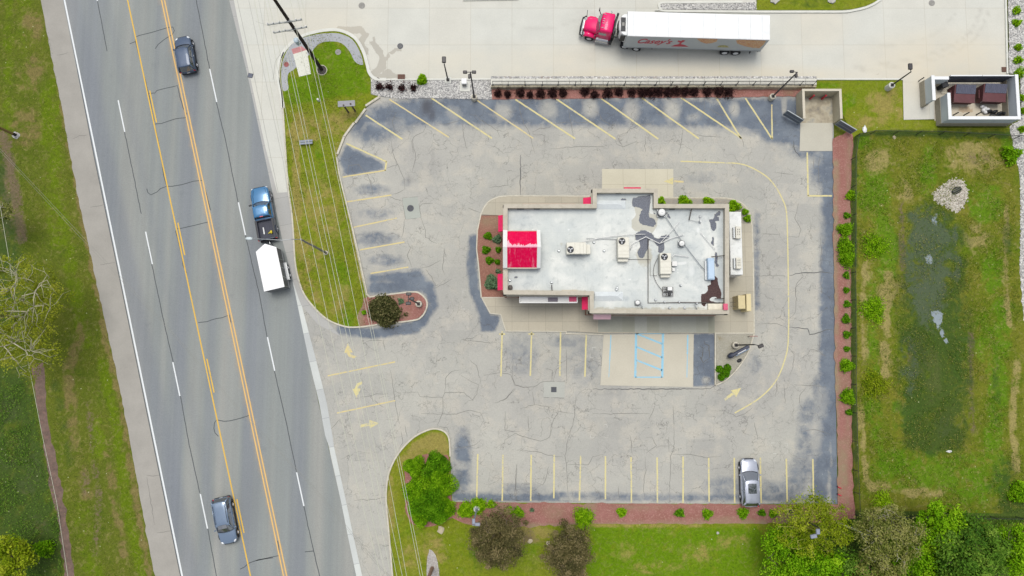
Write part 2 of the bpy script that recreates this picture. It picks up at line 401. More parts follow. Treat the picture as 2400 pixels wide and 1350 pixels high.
def foliage(name, lo, mid, hi):
    if name in MC: return MC[name]
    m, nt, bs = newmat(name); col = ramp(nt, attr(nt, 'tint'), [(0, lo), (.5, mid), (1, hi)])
    fin(nt, bs, col, .8, .1)
    tr = nd(nt, 'ShaderNodeBsdfTranslucent'); nt.links.new(col, tr.inputs[0]); mx = nd(nt, 'ShaderNodeMixShader'); mx.inputs[0].default_value = .25
    out = nt.nodes['Material Output']; nt.links.new(bs.outputs[0], mx.inputs[1]); nt.links.new(tr.outputs[0], mx.inputs[2]); nt.links.new(mx.outputs[0], out.inputs[0])
    MC[name] = m; return m
CONC = M('curb_concrete', c(218, 212, 194), .9, .15, var=.08, scale=1.2, obj=False, bmp=.3, dirt=c(176, 168, 150), dirt_amt=.5)
CONCW = M('new_curb_concrete', c(228, 228, 218), .9, .15, var=.05, scale=1.0, obj=False, bmp=.2)
POLE = M('dark_bronze_metal', c(72, 70, 70), .5, .4, .3, var=.1)
BLACK = M('black_metal', c(40, 42, 46), .5, .4, .2)
STEEL = M('galvanised_steel', c(190, 194, 196), .4, .5, .6, var=.08)
WHITE = M('white_paint', c(240, 241, 240), .45, .4, var=.03, dirt=c(205, 205, 198), dirt_amt=.25)
GLASS = M('tinted_glass', raw(.03, .037, .046), .05, 1.0, var=.05, coat=1.0)
GLASS.node_tree.nodes['Principled BSDF'].inputs['IOR'].default_value = 1.75
TYRE = M('tyre_rubber', raw(.018, .018, .02), .85, .2, var=.2)
RIM = M('alloy_rim', raw(.5, .5, .52), .3, .5, .7, var=.05)
# ================================================================ GROUND
m_verge = mat_grass('verge_grass', c(92, 108, 26), c(104, 112, 34), c(130, 118, 70), c(102, 126, 6), 2.0, .5, .8, .8)
m_lawn = mat_grass('lawn_grass', c(118, 136, 22), c(132, 140, 36), c(158, 146, 78), c(98, 136, 2), 1.7, .40, .82, .85)
m_field = mat_grass('meadow_grass', c(94, 116, 12), c(124, 124, 40), c(162, 150, 92), c(90, 136, 8), 2.2, .6, .4, .72)
m_mulch = mat_mulch('red_mulch', c(172, 122, 114), c(154, 106, 94), c(196, 156, 144))
m_gravel = mat_gravel('river_gravel', [c(236, 234, 230), c(190, 190, 188), c(214, 212, 206), c(150, 150, 150), c(240, 238, 232), c(178, 168, 160)])
base = sheet('ground', [(0, 0), (10, 0), (10, 10), (0, 10)], -.06, m_verge)
base.data.clear_geometry(); base.data.from_pydata([(-500, -500, -.06), (500, -500, -.06), (500, 500, -.06), (-500, 500, -.06)], [], [(0, 1, 2, 3)]); struct(base)
verge_attrs = {
    'lush': [('l', [(60, -50), (60, 200)], 26, .5), ('l', [(120, 200), (120, 330), (140, 560)], 30, .7), ('l', [(110, 330), (170, 640), (200, 800)], 20, .7), ('l', [(240, 850), (275, 1000), (300, 1200), (345, 1400)], 16, .9), ('l', [(190, 1200), (230, 1400)], 30, .5), ('e', 230, 1040, 25, 60, .8), ('l', [(20, 0), (20, 300)], 14, .6)],
    'dry': [('l', [(100, -60), (118, 60), (140, 190), (160, 330), (195, 520), (222, 640), (245, 780), (275, 900), (296, 1020), (320, 1180), (360, 1400)], 9, .8), ('e', 70, 170, 40, 60, .45), ('e', 75, 60, 30, 50, .45), ('l', [(200, 760), (160, 860), (170, 1020), (205, 1160)], 18, .45), ('e', 60, 300, 40, 50, .5), ('l', [(250, 1060), (290, 1300)], 12, .5)],
    'soil': [('l', [(10, 320), (28, 420), (40, 480), (50, 560)], 16, .75), ('e', 14, 470, 22, 120, .6), ('e', 40, 1040, 26, 30, .45), ('e', 60, 1140, 36, 22, .6), ('e', 20, 960, 30, 40, .6), ('e', 80, 1100, 24, 60, .5), ('e', 90, 1230, 30, 30, .5), ('e', 20, 1080, 30, 24, .5), ('e', 50, 1230, 30, 20, .35), ('e', 200, 1130, 14, 40, .4), ('l', [(205, 940), (232, 1160), (225, 1300)], 12, .4)],
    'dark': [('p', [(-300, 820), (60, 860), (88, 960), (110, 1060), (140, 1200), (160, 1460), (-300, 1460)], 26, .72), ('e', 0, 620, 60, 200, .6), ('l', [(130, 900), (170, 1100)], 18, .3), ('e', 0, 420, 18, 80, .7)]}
verge = struct(sheet('grass_verge', [(-500, -300), (48, -300), (107, 0), (128, 120), (149, 227), (173, 360), (203, 517), (227, 623), (240, 690), (256, 772), (283, 887), (307, 1005), (333, 1150), (371, 1350), (420, 1600), (-500, 1600)], -.040, m_verge, .45, verge_attrs))
m_sh = mat_concrete('road_shoulder_asphalt', c(170, 167, 159), c(175, 171, 162), 400, 400, 0.0, var=.09)
struct(sheet('road_shoulder', [(30, -300), (96, 0), (118, 120), (140, 227), (164, 360), (194, 517), (218, 623), (232, 690), (250, 772), (276, 887), (299, 1005), (325, 1150), (362, 1350), (410, 1600), (485, 1600), (435, 1350), (365, 1020), (297, 690), (229, 360), (157, 0), (95, -300)], -.034, m_sh, None, None, .035))
dirt_path = M('dirt_path_soil', c(122, 104, 94), .95, .1, var=.25, scale=1.2, obj=False, bmp=.6, dirt=c(150, 118, 108), dirt_amt=.6)
struct(sheet('dirt_path', [(70, 850), (102, 850), (112, 990), (130, 1070), (150, 1160), (172, 1350), (200, 1600), (170, 1600), (152, 1350), (130, 1200), (108, 1090), (95, 1000)], -.034, dirt_path, None, None, .10))
# parking lot
seal = [('l', [(860, 300), (980, 262), (1100, 262), (1300, 262), (1500, 262), (1700, 268), (1850, 280)], 46, .8),
        ('p', [(1690, 232), (1885, 232), (1885, 345), (1800, 330), (1740, 300)], 18, 1), ('e', 1720, 262, 50, 30, .9), ('e', 1420, 258, 40, 22, .9), ('e', 1600, 260, 45, 26, .9), ('e', 1290, 262, 26, 18, .8), ('e', 1190, 262, 22, 14, .7),
        ('p', [(812, 338), (900, 385), (898, 398), (806, 412), (796, 372)], 8, .9), ('e', 905, 275, 60, 36, .75), ('e', 1080, 245, 46, 22, .85),
        ('e', 870, 445, 50, 16, .5), ('e', 880, 500, 50, 16, .4), ('e', 880, 560, 60, 20, .55), ('e', 905, 610, 55, 16, .5), ('p', [(866, 645), (985, 632), (1010, 670), (1005, 700), (985, 684), (900, 688), (864, 690)], 12, .9),
        ('l', [(1006, 670), (1014, 715), (990, 755), (930, 775), (870, 782), (800, 772)], 15, .8), ('l', [(850, 782), (975, 772)], 12, .95),
        ('l', [(1112, 560), (1106, 620), (1112, 680), (1132, 730), (1150, 760)], 15, .85), ('p', [(1118, 700), (1150, 738), (1172, 742), (1160, 776), (1128, 776)], 7, 1),
        ('l', [(1945, 365), (1942, 600), (1940, 850), (1935, 1000), (1920, 1170)], 24, .85), ('l', [(1900, 960), (1890, 1080), (1850, 1160)], 36, .5), ('l', [(1925, 900), (1920, 1170)], 26, .6), ('l', [(1953, 360), (1953, 600), (1956, 850), (1960, 1175)], 14, .95),
        ('e', 1930, 400, 38, 50, .7), ('e', 1905, 350, 70, 30, .6), ('e', 1085, 1060, 22, 60, .8), ('e', 1080, 1120, 30, 60, .6), ('l', [(1070, 1166), (1300, 1170)], 14, .75), ('l', [(1300, 1160), (1500, 1166), (1900, 1166)], 12, .55),
        ('e', 1220, 1150, 80, 22, .4), ('e', 1700, 1140, 60, 30, .45), ('e', 1800, 1150, 60, 30, .5), ('e', 1220, 830, 50, 60, .35), ('e', 1370, 850, 50, 60, .3), ('p', [(1625, 781), (1676, 781), (1676, 902), (1625, 905)], 4, .95),
        ('l', [(1774, 500), (1774, 720)], 9, .5), ('e', 1330, 800, 60, 18, .4), ('l', [(1010, 590), (1110, 500)], 10, .12), ('e', 1650, 416, 60, 22, .25), ('e', 1770, 850, 20, 36, .35), ('e', 950, 425, 18, 14, .3)]
oil = [('e', 1000, 250, 15, 22, .8), ('e', 1012, 268, 10, 18, .6), ('e', 959, 421, 8, 12, .25), ('e', 1650, 449, 12, 3, .25), ('e', 1015, 370, 5, 30, .14), ('e', 1050, 905, 5, 5, .2)]
struct(sheet('parking_lot', [(560, 300), (650, 470), (700, 700), (763, 1010), (820, 1300), (885, 1600), (985, 1600), (985, 1260), (1060, 1177), (1400, 1179), (1480, 1182), (1963, 1181), (1958, 850), (1954, 560), (1954, 205), (860, 205), (760, 300)], -.034, mat_lot(), .32, {'seal': seal, 'oil': oil, 'worn': [('l', [(830, 350), (860, 290), (1000, 300), (1900, 305)], 8, .4), ('e', 1384, 254, 22, 26, .9), ('e', 1480, 262, 22, 30, .9), ('e', 1576, 260, 24, 28, .9), ('e', 1722, 256, 16, 22, .9), ('e', 1285, 258, 26, 26, .8), ('e', 1180, 262, 26, 24, .8), ('e', 1065, 265, 22, 24, .5), ('e', 1838, 252, 8, 30, .9), ('e', 930, 290, 30, 20, .4), ('e', 1625, 275, 20, 14, .5), ('e', 860, 360, 14, 8, .4), ('e', 1300, 310, 400, 12, .6), ('e', 1930, 540, 14, 60, .3), ('e', 1930, 940, 20, 50, .5), ('e', 1915, 1020, 20, 60, .5), ('e', 1080, 1090, 16, 12, .6), ('e', 1655, 890, 14, 12, .8), ('e', 900, 660, 30, 8, .5)]}))
# beige drive apron next to the road
m_apron = mat_concrete('drive_apron_asphalt', c(206, 203, 190), c(201, 199, 188), 400, 400, 0, var=.06)
# road
def rl(y, x0, s): return x0 + s * y
dark = [('l', [(rl(y, 170, .2065), y) for y in (-300, 1600)], 26, .6), ('l', [(rl(y, 345, .2105), y) for y in (-300, 1600)], 14, 0), ('l', [(rl(y, 250, .2085), y) for y in (-300, 1600)], 12, .25)]
tan = [('l', [(rl(y, 380.5, .2119), y) for y in (-300, 1600)], 6.5, .8)]
struct(sheet('road', [(80, -300), (147, 0), (219, 360), (288, 690), (355, 1020), (423, 1350), (475, 1600), (900, 1600), (835, 1350), (800, 1179), (763, 1020), (725, 844), (687, 660), (660, 556), (640, 458), (616, 345), (579, 171), (537, 0), (470, -300)], -.022, mat_road(), .45, {'dark': dark, 'tan': tan}))
gut = [(686, 660), (724, 844), (748, 945), (762, 1020), (771, 1048), (800, 1179), (816, 1260), (835, 1350), (890, 1600)]
m_gut = mat_concrete('gutter_concrete', c(196, 199, 197), c(222, 226, 220), 3.05, 200, .025, rot=math.radians(79), var=.05)
struct(sheet('gutter', gut + [(902, 1600), (849, 1350), (829, 1260), (812, 1179), (783, 1048), (779, 1020), (766, 945), (741, 844), (703, 700), (698, 660)], -.018, m_gut))
m_gs = mat_concrete('roadside_gutter_concrete', c(182, 182, 178), c(188, 187, 182), 3.0, 200, .02, rot=math.radians(79), var=.05)
struct(sheet('gutter_pan', [(537, 0), (579, 171), (616, 345), (640, 458), (660, 556), (687, 660), (700, 700), (706, 715), (745, 760), (800, 790), (745, 728), (712, 692), (699, 653), (691, 610), (687, 543), (683, 495), (675, 450), (650, 452), (622, 345), (598, 235), (556, 40), (548, 0)], -.014, m_gs))
# upper concrete lot
stain = [('l', [(793, 68), (820, 72), (846, 70), (856, 84), (846, 98), (855, 120)], 9, 1), ('l', [(872, 100), (888, 118), (896, 138), (890, 160), (874, 174)], 8, 1), ('l', [(938, 112), (920, 122), (906, 138), (903, 160), (925, 178)], 6, .9), ('l', [(868, 178), (935, 180)], 7, .95), ('e', 877, 92, 6, 8, .8), ('e', 908, 95, 5, 6, .7), ('l', [(2045, 175), (2100, 178)], 3, .7)]
track_band = [('l', sm([(2300, 20), (2270, 80), (2200, 120), (2100, 145), (2000, 158)]), 3, .5), ('l', sm([(2320, 20), (2285, 90), (2210, 132), (2110, 155), (2010, 168)]), 3, .5), ('l', sm([(2240, 30), (2200, 75), (2130, 100), (2040, 112)]), 3, .35), ('l', sm([(1200, 60), (1290, 66), (1400, 30)]), 3, .3), ('e', 1390, 140, 14, 5, .4), ('e', 1560, 130, 250, 18, .25)]  # curved tyre tracks, plus a broad faint darker band south of the lorry
warm = [('e', 1600, 175, 500, 25, .6), ('e', 2200, 150, 200, 80, .7), ('e', 1200, 150, 300, 50, .4), ('e', 760, 60, 120, 60, .3), ('e', 1900, 60, 100, 60, .3)]
m_conc = mat_concrete('lot_concrete', c(216, 217, 208), c(219, 217, 205), 4.55, 4.2, .022, c(184, 180, 168), var=.05, jcol=c(196, 192, 178))
struct(sheet('concrete_lot', [(483, -300), (548, 0), (556, 40), (598, 235), (622, 345), (650, 452), (675, 450), (700, 350), (760, 240), (869, 189), (1150, 188), (1912, 187), (2116, 187), (2118, 281), (2197, 279), (2230, 290), (2375, 270), (2382, 190), (2360, 170), (2355, 0), (2350, -300)], -.012, m_conc, .4, {'stain': stain, 'track_band': track_band, 'warm': warm}))
# thin lines where the drive's slabs meet (left apron)
b = MB()
for L, w in (([(556, 0), (600, 200), (652, 452)], .05), ([(583, 0), (628, 215), (665, 385), (674, 450)], .04), ([(606, 0), (645, 200)], .03), ([(640, 187), (645, 145), (660, 122), (680, 104), (690, 98)], .05), ([(600, 50), (633, 62), (650, 60)], .03)):
    strip(b, wob(L, -.01, .01), w, -.0095)
struct(b.build('slab_joint', [M('joint_grey', c(176, 176, 168), .9, .1)]))
# ---- grass island A and mulch nose
islA = sm([(690, 98), (665, 122), (656, 157), (655, 186), (660, 216), (663, 253), (667, 320), (675, 437), (683, 495), (687, 543), (691, 610), (699, 653), (714, 692), (744, 729), (771, 751), (800, 763), (821, 767), (850, 766)], 4)
islA = [p for p in islA]
nose = sm([(888, 760), (968, 751), (987, 743), (997, 729), (1001, 713), (997, 700), (984, 688), (968, 684), (920, 689), (866, 696)], 4)
east = [(860, 690), (837, 583), (811, 474), (795, 410), (789, 369)]
topc = [(869, 187), (864, 171), (857, 149), (846, 118), (827, 90), (795, 74), (762, 74), (730, 80), (700, 92)]
polyA = islA + [(858, 765), (861, 700)] + east + [(803, 323), (830, 289), (857, 252), (889, 226), (869, 221)] + sm(topc, 4)
lawn_attrs = {'lush': [('p', [(723, 110), (773, 97), (819, 118), (860, 160), (868, 215), (800, 225), (700, 245), (664, 248), (672, 180), (720, 170)], 14, .95), ('e', 800, 600, 40, 110, .35), ('l', [(742, 330), (765, 450)], 12, .5), ('l', [(800, 600), (820, 760)], 16, .65), ('e', 690, 480, 14, 60, .2)],
              'dry': [('e', 720, 300, 60, 40, .6), ('e', 800, 285, 60, 40, .65), ('e', 760, 500, 90, 120, .42), ('e', 720, 620, 50, 90, .45), ('l', [(690, 300), (700, 560), (740, 700)], 12, .6), ('l', [(790, 340), (850, 660)], 10, .5), ('e', 790, 700, 60, 50, .35), ('e', 740, 180, 8, 6, .3)]}
struct(sheet('grass_island', polyA, .10, m_lawn, .3, lawn_attrs))
struct(sheet('mulch_bed', sm([(852, 700), (866, 694)], 2) + [(920, 689)] + sm([(968, 685), (984, 689), (996, 701), (1000, 713), (996, 728), (986, 742), (968, 750)], 3) + [(888, 760), (845, 766), (836, 745), (848, 715)], .112, m_mulch, .3, {'dry': [('e', 920, 700, 30, 10, .8), ('l', [(845, 700), (842, 760)], 9, .8), ('e', 950, 738, 14, 10, .5)]}, .05))
b = MB()
for path in (islA[4:], [(850, 766)] + nose, [(866, 696)] + east): ribbon(b, Gp(path, .13), .17, -.05, .135)
struct(b.build('curb', [CONC]))
b = MB(); ribbon(b, Gp(sm([(663, 253), (658, 216), (652, 186), (652, 155), (662, 125), (682, 101), (706, 85), (733, 76), (765, 70), (797, 71), (830, 87), (850, 117), (860, 149), (866, 171), (880, 184), (905, 186)], 4), .13), .36, -.05, .135)
for path in ([(905, 186), (1152, 185)], [(1152, 185), (1912, 185), (2116, 185)], [(2358, -300), (2358, 0), (2362, 172)]): ribbon(b, Gp(path, .13), .2, -.05, .135)
ribbon(b, Gp([(2065, -2)] + sm([(2050, 8), (2030, 17), (2000, 24), (1975, 27), (1900, 27), (1772, 27), (1560, 25), (1549, 21), (1545, 13), (1551, 6), (1600, 5), (1740, 4)], 3), .13), .26, -.05, .135)
ribbon(b, Gp([(1085, -2), (1215, -4)], .13), .3, -.05, .135)
struct(b.build('concrete_curb', [CONCW]))
GREYB = mat_concrete('grey_band_concrete', c(182, 184, 186), c(180, 183, 186), 100, 100, 0, var=.03)
struct(sheet('stone_band', sm([(695, 95), (673, 118), (661, 149), (659, 181), (663, 212), (676, 208), (674, 190), (676, 172), (691, 161), (723, 130), (747, 103), (773, 97), (800, 101), (819, 120), (829, 140), (838, 149), (851, 151), (845, 125), (826, 93), (797, 79), (764, 78), (730, 83)], 3, True), .108, GREYB))
PINK = M('red_tactile_paving', c(206, 146, 146), .9, .1, obj=False, bmp=.5)
struct(sheet('tactile_paving', [(683, 115), (706, 108), (719, 117), (687, 127)], .116, PINK))
struct(sheet('pavement_pad', [(687, 127), (719, 117), (729, 173), (701, 180)], .116, mat_concrete('pad_concrete', c(232, 232, 218), c(230, 230, 216), 50, 50, 0, var=.03)))
# kerb stones at the lot's north-west corner
b = None
for i, (a, e) in enumerate((((807, 318), (790, 362)), ((830, 287), (805, 321)), ((857, 254), (832, 288)), ((890, 226), (856, 248)))):
    A, B_ = G(*a, .15), G(*e, .15); mid = (A + B_) / 2; d = B_ - A
    t = thing('kerb_stone', ['tan concrete kerb stone nearest the triangular parking space, southernmost of four', 'tan concrete kerb stone, second from the south along the lawn corner', 'tan concrete kerb stone, third from the south beside the first angled stall', 'tan concrete kerb stone touching the gravel strip, northernmost of four'][i], 'kerb stone', (mid.x, mid.y, 0), math.atan2(d.y, d.x), 'loose kerb stones round the lot corner')
    part('stone', t, [CONC], lambda bb: bb.rbox(0, 0, .06, d.length * .97, .24, .22, .03))
    part('joint', t, [CONC], lambda bb: bb.rbox(.05, 0, .06, .05, .27, .17, .01))
# ---- grass island C (south) with beds
curbC = sm([(940, 1600), (924, 1400), (918, 1330), (911, 1246), (905, 1177), (906, 1140), (911, 1110), (921, 1085), (933, 1064), (951, 1042), (974, 1022), (1000, 1009), (1018, 1005), (1034, 1008), (1046, 1016), (1053, 1032), (1055, 1070)], 4)
polyC = curbC + [(1060, 1176), (1400, 1180), (1963, 1182), (2010, 1195), (2400, 1205), (2700, 1205), (2700, 1600)]
attrC = {'lush': [('p', [(1380, 1232), (1780, 1232), (1800, 1300), (1780, 1460), (1380, 1460), (1370, 1340)], 14, .85), ('e', 960, 1250, 60, 60, .3), ('e', 1240, 1300, 50, 50, .5), ('e', 1090, 1300, 60, 60, .3)],
         'dry': [('p', [(925, 1090), (975, 1035), (1020, 1015), (1048, 1025), (1050, 1080), (940, 1100)], 10, .8), ('l', [(915, 1120), (915, 1250)], 10, .6), ('e', 1240, 1250, 60, 24, .8), ('e', 1020, 1290, 40, 50, .5), ('e', 960, 1300, 30, 50, .35), ('e', 1550, 1232, 200, 8, .5), ('e', 1640, 1300, 60, 34, .4), ('e', 1460, 1290, 40, 30, .3), ('e', 1540, 1330, 70, 20, .35), ('e', 1720, 1270, 50, 24, .35), ('e', 1240, 1320, 50, 30, .3)],
         'soil': [('e', 1200, 1260, 80, 30, .4), ('e', 1360, 1240, 40, 20, .3)],
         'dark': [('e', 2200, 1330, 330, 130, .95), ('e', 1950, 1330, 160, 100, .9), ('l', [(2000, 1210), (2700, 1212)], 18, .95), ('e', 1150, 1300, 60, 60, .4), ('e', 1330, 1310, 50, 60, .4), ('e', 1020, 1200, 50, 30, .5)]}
struct(sheet('south_lawn', polyC, .04, m_lawn, .4, attrC))
b = MB(); ribbon(b, Gp(curbC, .13), .17, -.05, .135); struct(b.build('curb', [CONC]))
struct(sheet('mulch_bed', [(1000, 1064), (1052, 1066), (1060, 1177), (1400, 1180), (1963, 1183), (1964, 1100), (1957, 850), (1953, 560), (1952, 325), (1975, 315), (1990, 305), (2000, 318), (1997, 380), (1993, 450), (1994, 560), (1994, 800), (1996, 1000), (1999, 1150), (2006, 1215), (1900, 1226), (1700, 1228), (1400, 1228), (1300, 1232), (1180, 1238), (1090, 1228), (1060, 1214), (1040, 1226), (1000, 1236), (965, 1228), (948, 1190), (950, 1130), (945, 1090)], .052, m_mulch, .35,
    {'dry': [('l', [(1958, 380), (1957, 1180)], 8, .9), ('l', [(1975, 1040), (1980, 1160)], 14, .7), ('e', 1975, 600, 8, 60, .3), ('e', 1968, 900, 10, 60, .5), ('e', 1988, 820, 14, 30, .6), ('e', 1180, 1190, 40, 14, .7), ('e', 1380, 1190, 20, 30, .6), ('l', [(1180, 1236), (1800, 1228)], 10, .8), ('e', 1500, 1190, 60, 8, .5), ('e', 1700, 1220, 80, 8, .6), ('e', 1300, 1200, 30, 20, .4), ('l', [(1990, 330), (1985, 1190)], 6, .45), ('e', 1970, 1110, 20, 60, .9), ('e', 1850, 1215, 60, 20, .6), ('e', 1090, 1235, 60, 14, .5)]}, .05))
# ---- north-east grass and the meadow
struct(sheet('grass_patch', [(1912, 188), (2115, 188), (2117, 281), (2198, 283), (2198, 300), (2380, 300), (2380, 330), (2006, 335), (1990, 300), (1972, 262), (1972, 209), (1908, 209)], .02, m_lawn, .35,
    {'lush': [('e', 1940, 200, 30, 14, .7), ('e', 1990, 235, 20, 20, .8), ('l', [(1976, 240), (1976, 290)], 5, .7)], 'dry': [('e', 2080, 245, 60, 45, .55), ('e', 2030, 285, 60, 20, .5)], 'dark': [('p', [(2008, 316), (2050, 306), (2370, 304), (2370, 345), (2008, 345)], 5, .95)]}))  # dark band paints the north fence's mesh tone and shade into the grass
field_attrs = {
    'lush': [('e', 2050, 450, 46, 70, .95), ('l', [(2060, 480), (2080, 600), (2070, 640)], 30, .9), ('e', 2310, 480, 50, 50, .9), ('e', 2175, 400, 24, 66, .7), ('e', 2020, 330, 30, 20, .8), ('l', [(2240, 700), (2260, 800), (2240, 930)], 22, .4), ('l', [(2350, 720), (2340, 900), (2330, 1050), (2350, 1150)], 26, .85), ('e', 2090, 1090, 50, 40, .8), ('e', 2040, 950, 24, 60, .6), ('e', 2200, 1110, 160, 60, .8), ('e', 2330, 640, 36, 60, .8), ('e', 2060, 730, 36, 40, .8), ('e', 2360, 330, 20, 30, .8), ('e', 2300, 1150, 90, 40, .7), ('l', [(2040, 650), (2045, 900), (2060, 1050)], 20, .6), ('e', 2120, 960, 40, 90, .4), ('e', 2310, 800, 30, 80, .6)],
    'dry': [('e', 2060, 380, 40, 36, .6), ('e', 2280, 370, 80, 40, .65), ('e', 2120, 450, 26, 36, .4), ('l', [(2082, 640), (2075, 760), (2077, 880)], 12, .95), ('l', [(2030, 620), (2024, 700), (2026, 850)], 9, .6), ('e', 2290, 560, 40, 40, .5), ('l', [(2360, 480), (2355, 640), (2365, 760)], 7, .8), ('l', [(2015, 950), (2030, 1120), (2060, 1160)], 9, .75), ('e', 2185, 880, 26, 70, .6), ('e', 2160, 560, 20, 50, .3), ('e', 2160, 1155, 60, 14, .8), ('l', [(2384, 850), (2374, 1000), (2384, 1100)], 10, .7), ('e', 2060, 1140, 30, 16, .7), ('e', 2040, 645, 40, 20, .5), ('e', 2090, 680, 40, 26, .6)],
    'soil': [('l', [(2112, 480), (2116, 600), (2120, 680)], 8, .6), ('l', [(2276, 780), (2274, 900), (2280, 1010)], 9, .55), ('e', 2290, 370, 40, 22, .3), ('e', 2160, 650, 46, 50, .4), ('e', 2150, 840, 30, 90, .45), ('e', 2220, 1000, 40, 40, .4)],
    'wet': [('p', [(2125, 510), (2170, 480), (2210, 500), (2225, 560), (2240, 640), (2215, 700), (2200, 780), (2140, 740), (2120, 600)], 30, .8), ('e', 2130, 860, 30, 80, .45), ('l', [(2235, 520), (2248, 620), (2240, 660)], 7, .6)],
    'water': [('p', [(2182, 735), (2192, 728), (2215, 732), (2208, 750), (2206, 770), (2218, 790), (2224, 806), (2214, 804), (2200, 778), (2186, 750)], 5, .85), ('e', 2195, 510, 17, 25, .5), ('p', [(2160, 605), (2180, 590), (2190, 605), (2180, 630), (2168, 634), (2170, 615)], 8, .55)],
    'dark': [('l', [(2002, 320), (2001, 700), (2003, 1190)], 7, .95), ('l', [(2010, 312), (2370, 316)], 9, .9), ('p', [(2120, 500), (2200, 470), (2260, 540), (2272, 760), (2276, 1000), (2250, 1052), (2150, 1060), (2115, 1000), (2108, 700)], 44, .78), ('e', 2210, 880, 40, 160, .4), ('p', [(2110, 1000), (2270, 1010), (2255, 1055), (2180, 1065), (2120, 1050)], 16, .75), ('e', 2350, 1130, 40, 70, .5), ('e', 2380, 1200, 60, 40, .8), ('e', 2360, 560, 14, 60, .5), ('e', 2335, 920, 14, 120, .4)]}  # dark lines along the fences stand in for their mesh and shade
struct(sheet('meadow', [(1992, 345), (2006, 318), (2060, 306), (2380, 304), (2720, 304), (2720, 1215), (2004, 1203), (1997, 1000), (1994, 700), (1994, 450)], .03, m_field, .4, field_attrs))
# gravel
struct(sheet('gravel_strip', [(869, 188), (1152, 187), (1152, 233), (1088, 231), (1047, 230), (997, 229), (947, 231), (910, 227), (890, 225), (869, 220)], .03, m_gravel, None, None, .03))
struct(sheet('gravel_bed', [(2363, -300), (2363, 0), (2366, 172), (2390, 172), (2395, 280), (2366, 296), (2372, 330), (2384, 372), (2392, 420), (2391, 640), (2398, 750), (2720, 750), (2720, -300)], .045, m_gravel, None, None, .05))
struct(sheet('gravel_planter', [(1548, 8), (1772, 7), (1772, 23), (1552, 22), (1547, 14)], .05, m_gravel))
struct(sheet('planter_lawn', [(1773, -200), (2200, -200), (2120, -60), (2064, -2), (2030, 14), (2000, 21), (1975, 23.5), (1773, 23.5)], .05, m_lawn, .4, {'dark': [('e', 1900, 8, 60, 14, .4)]}))
struct(sheet('gravel_planter', [(740 + 808, -200), (1772, -200), (1772, -4), (1548, -4)], .05, m_gravel))
# wall-foot bed with red mulch
struct(sheet('mulch_bed', [(1150, 209), (1912, 209), (1880, 214), (1872, 226), (1800, 226), (1700, 228), (1500, 229), (1300, 232), (1152, 233)], .03, m_mulch, .35, {'dry': [('e', 1850, 214, 20, 8, .5)]}, .03))
# building apron
m_walk = mat_concrete('sidewalk_concrete', c(200, 192, 172), c(190, 184, 166), 1.78, 1.6, .02, var=.05)
m_walk2 = mat_concrete('patched_sidewalk_concrete', c(188, 190, 180), c(166, 166, 148), 1.3, 10, .0, var=.05)
m_pad = mat_concrete('pad_slab_concrete', c(212, 206, 188), c(208, 202, 184), 60, 60, 0, var=.05)
m_thru = mat_concrete('drive_thru_concrete', c(214, 208, 186), c(216, 210, 188), 2.4, 3, .02, var=.05)
walk = [(1129, 697), (1149, 734), (1174, 737), (1182, 765), (1186, 775), (1327, 776), (1415, 781), (1626, 781), (1676, 781), (1768, 781)] + [(1766, 640), (1763, 530)] + sm([(1758, 500), (1744, 480), (1722, 468), (1700, 464)], 3) + [(1545, 463), (1388, 460), (1190, 459)] + sm([(1170, 461), (1150, 469), (1136, 484), (1127, 503)], 3) + [(1180, 505), (1180, 697)]
struct(sheet('sidewalk', walk, .10, m_walk))
struct(sheet('sidewalk_patch', [(1402, 742), (1675, 742), (1675, 780), (1402, 778)], .104, m_walk2))
b = MB(); ribbon(b, Gp([(1180, 697), (1129, 697), (1149, 734), (1174, 737), (1182, 765), (1186, 776), (1327, 777), (1327, 782), (1414, 784)], .10), .13, -.05, .102)
ribbon(b, Gp([(1677, 903), (1677, 781), (1768, 781), (1766, 640), (1763, 530)] + sm([(1758, 500), (1744, 480), (1722, 468), (1700, 464)], 3) + [(1545, 463), (1388, 460), (1190, 459)] + sm([(1170, 461), (1150, 469), (1136, 484), (1127, 503)], 3) + [(1119, 540), (1117, 583), (1122, 625), (1128, 697)], .12), .15, -.05, .125)
ribbon(b, Gp(sm([(1768, 781), (1758, 815), (1745, 842), (1722, 872), (1700, 892), (1677, 903)], 4), .12), .15, -.05, .125)
struct(b.build('curb', [CONC]))
struct(sheet('mulch_bed', [(1180, 505), (1128, 505)] + [(1120, 540), (1118, 583), (1123, 625), (1129, 696), (1180, 696)], .112, mat_mulch('brown_mulch', c(168, 122, 106), c(150, 106, 92), c(190, 150, 130)), .4, {'dry': [('e', 1150, 520, 30, 18, .6), ('e', 1165, 570, 10, 16, .7)]}))
struct(sheet('planting_bed', [(1543, 466), (1700, 467), (1720, 471), (1740, 483), (1752, 500), (1757, 524), (1740, 524), (1709, 480), (1543, 482)], .112, mat_mulch('pale_bed_mulch', c(176, 172, 158), c(160, 156, 150), c(196, 176, 150))))
struct(sheet('gravel_corner', [(1679, 783), (1766, 783)] + sm([(1756, 815), (1743, 841), (1720, 870), (1698, 890), (1679, 900)], 3), .10, mat_mulch('dusty_gravel', c(182, 178, 162), c(172, 168, 152), c(190, 188, 178)), .4, {'dry': [('e', 1686, 790, 8, 8, .9), ('e', 1740, 785, 20, 5, .7)]}))
struct(sheet('accessible_pad', [(1415, 784), (1407, 903), (1624, 907), (1626, 783)], -.006, m_pad))
struct(sheet('drive_through_pad', [(1411, 396), (1578, 396), (1578, 462), (1411, 461)], -.018, m_thru))
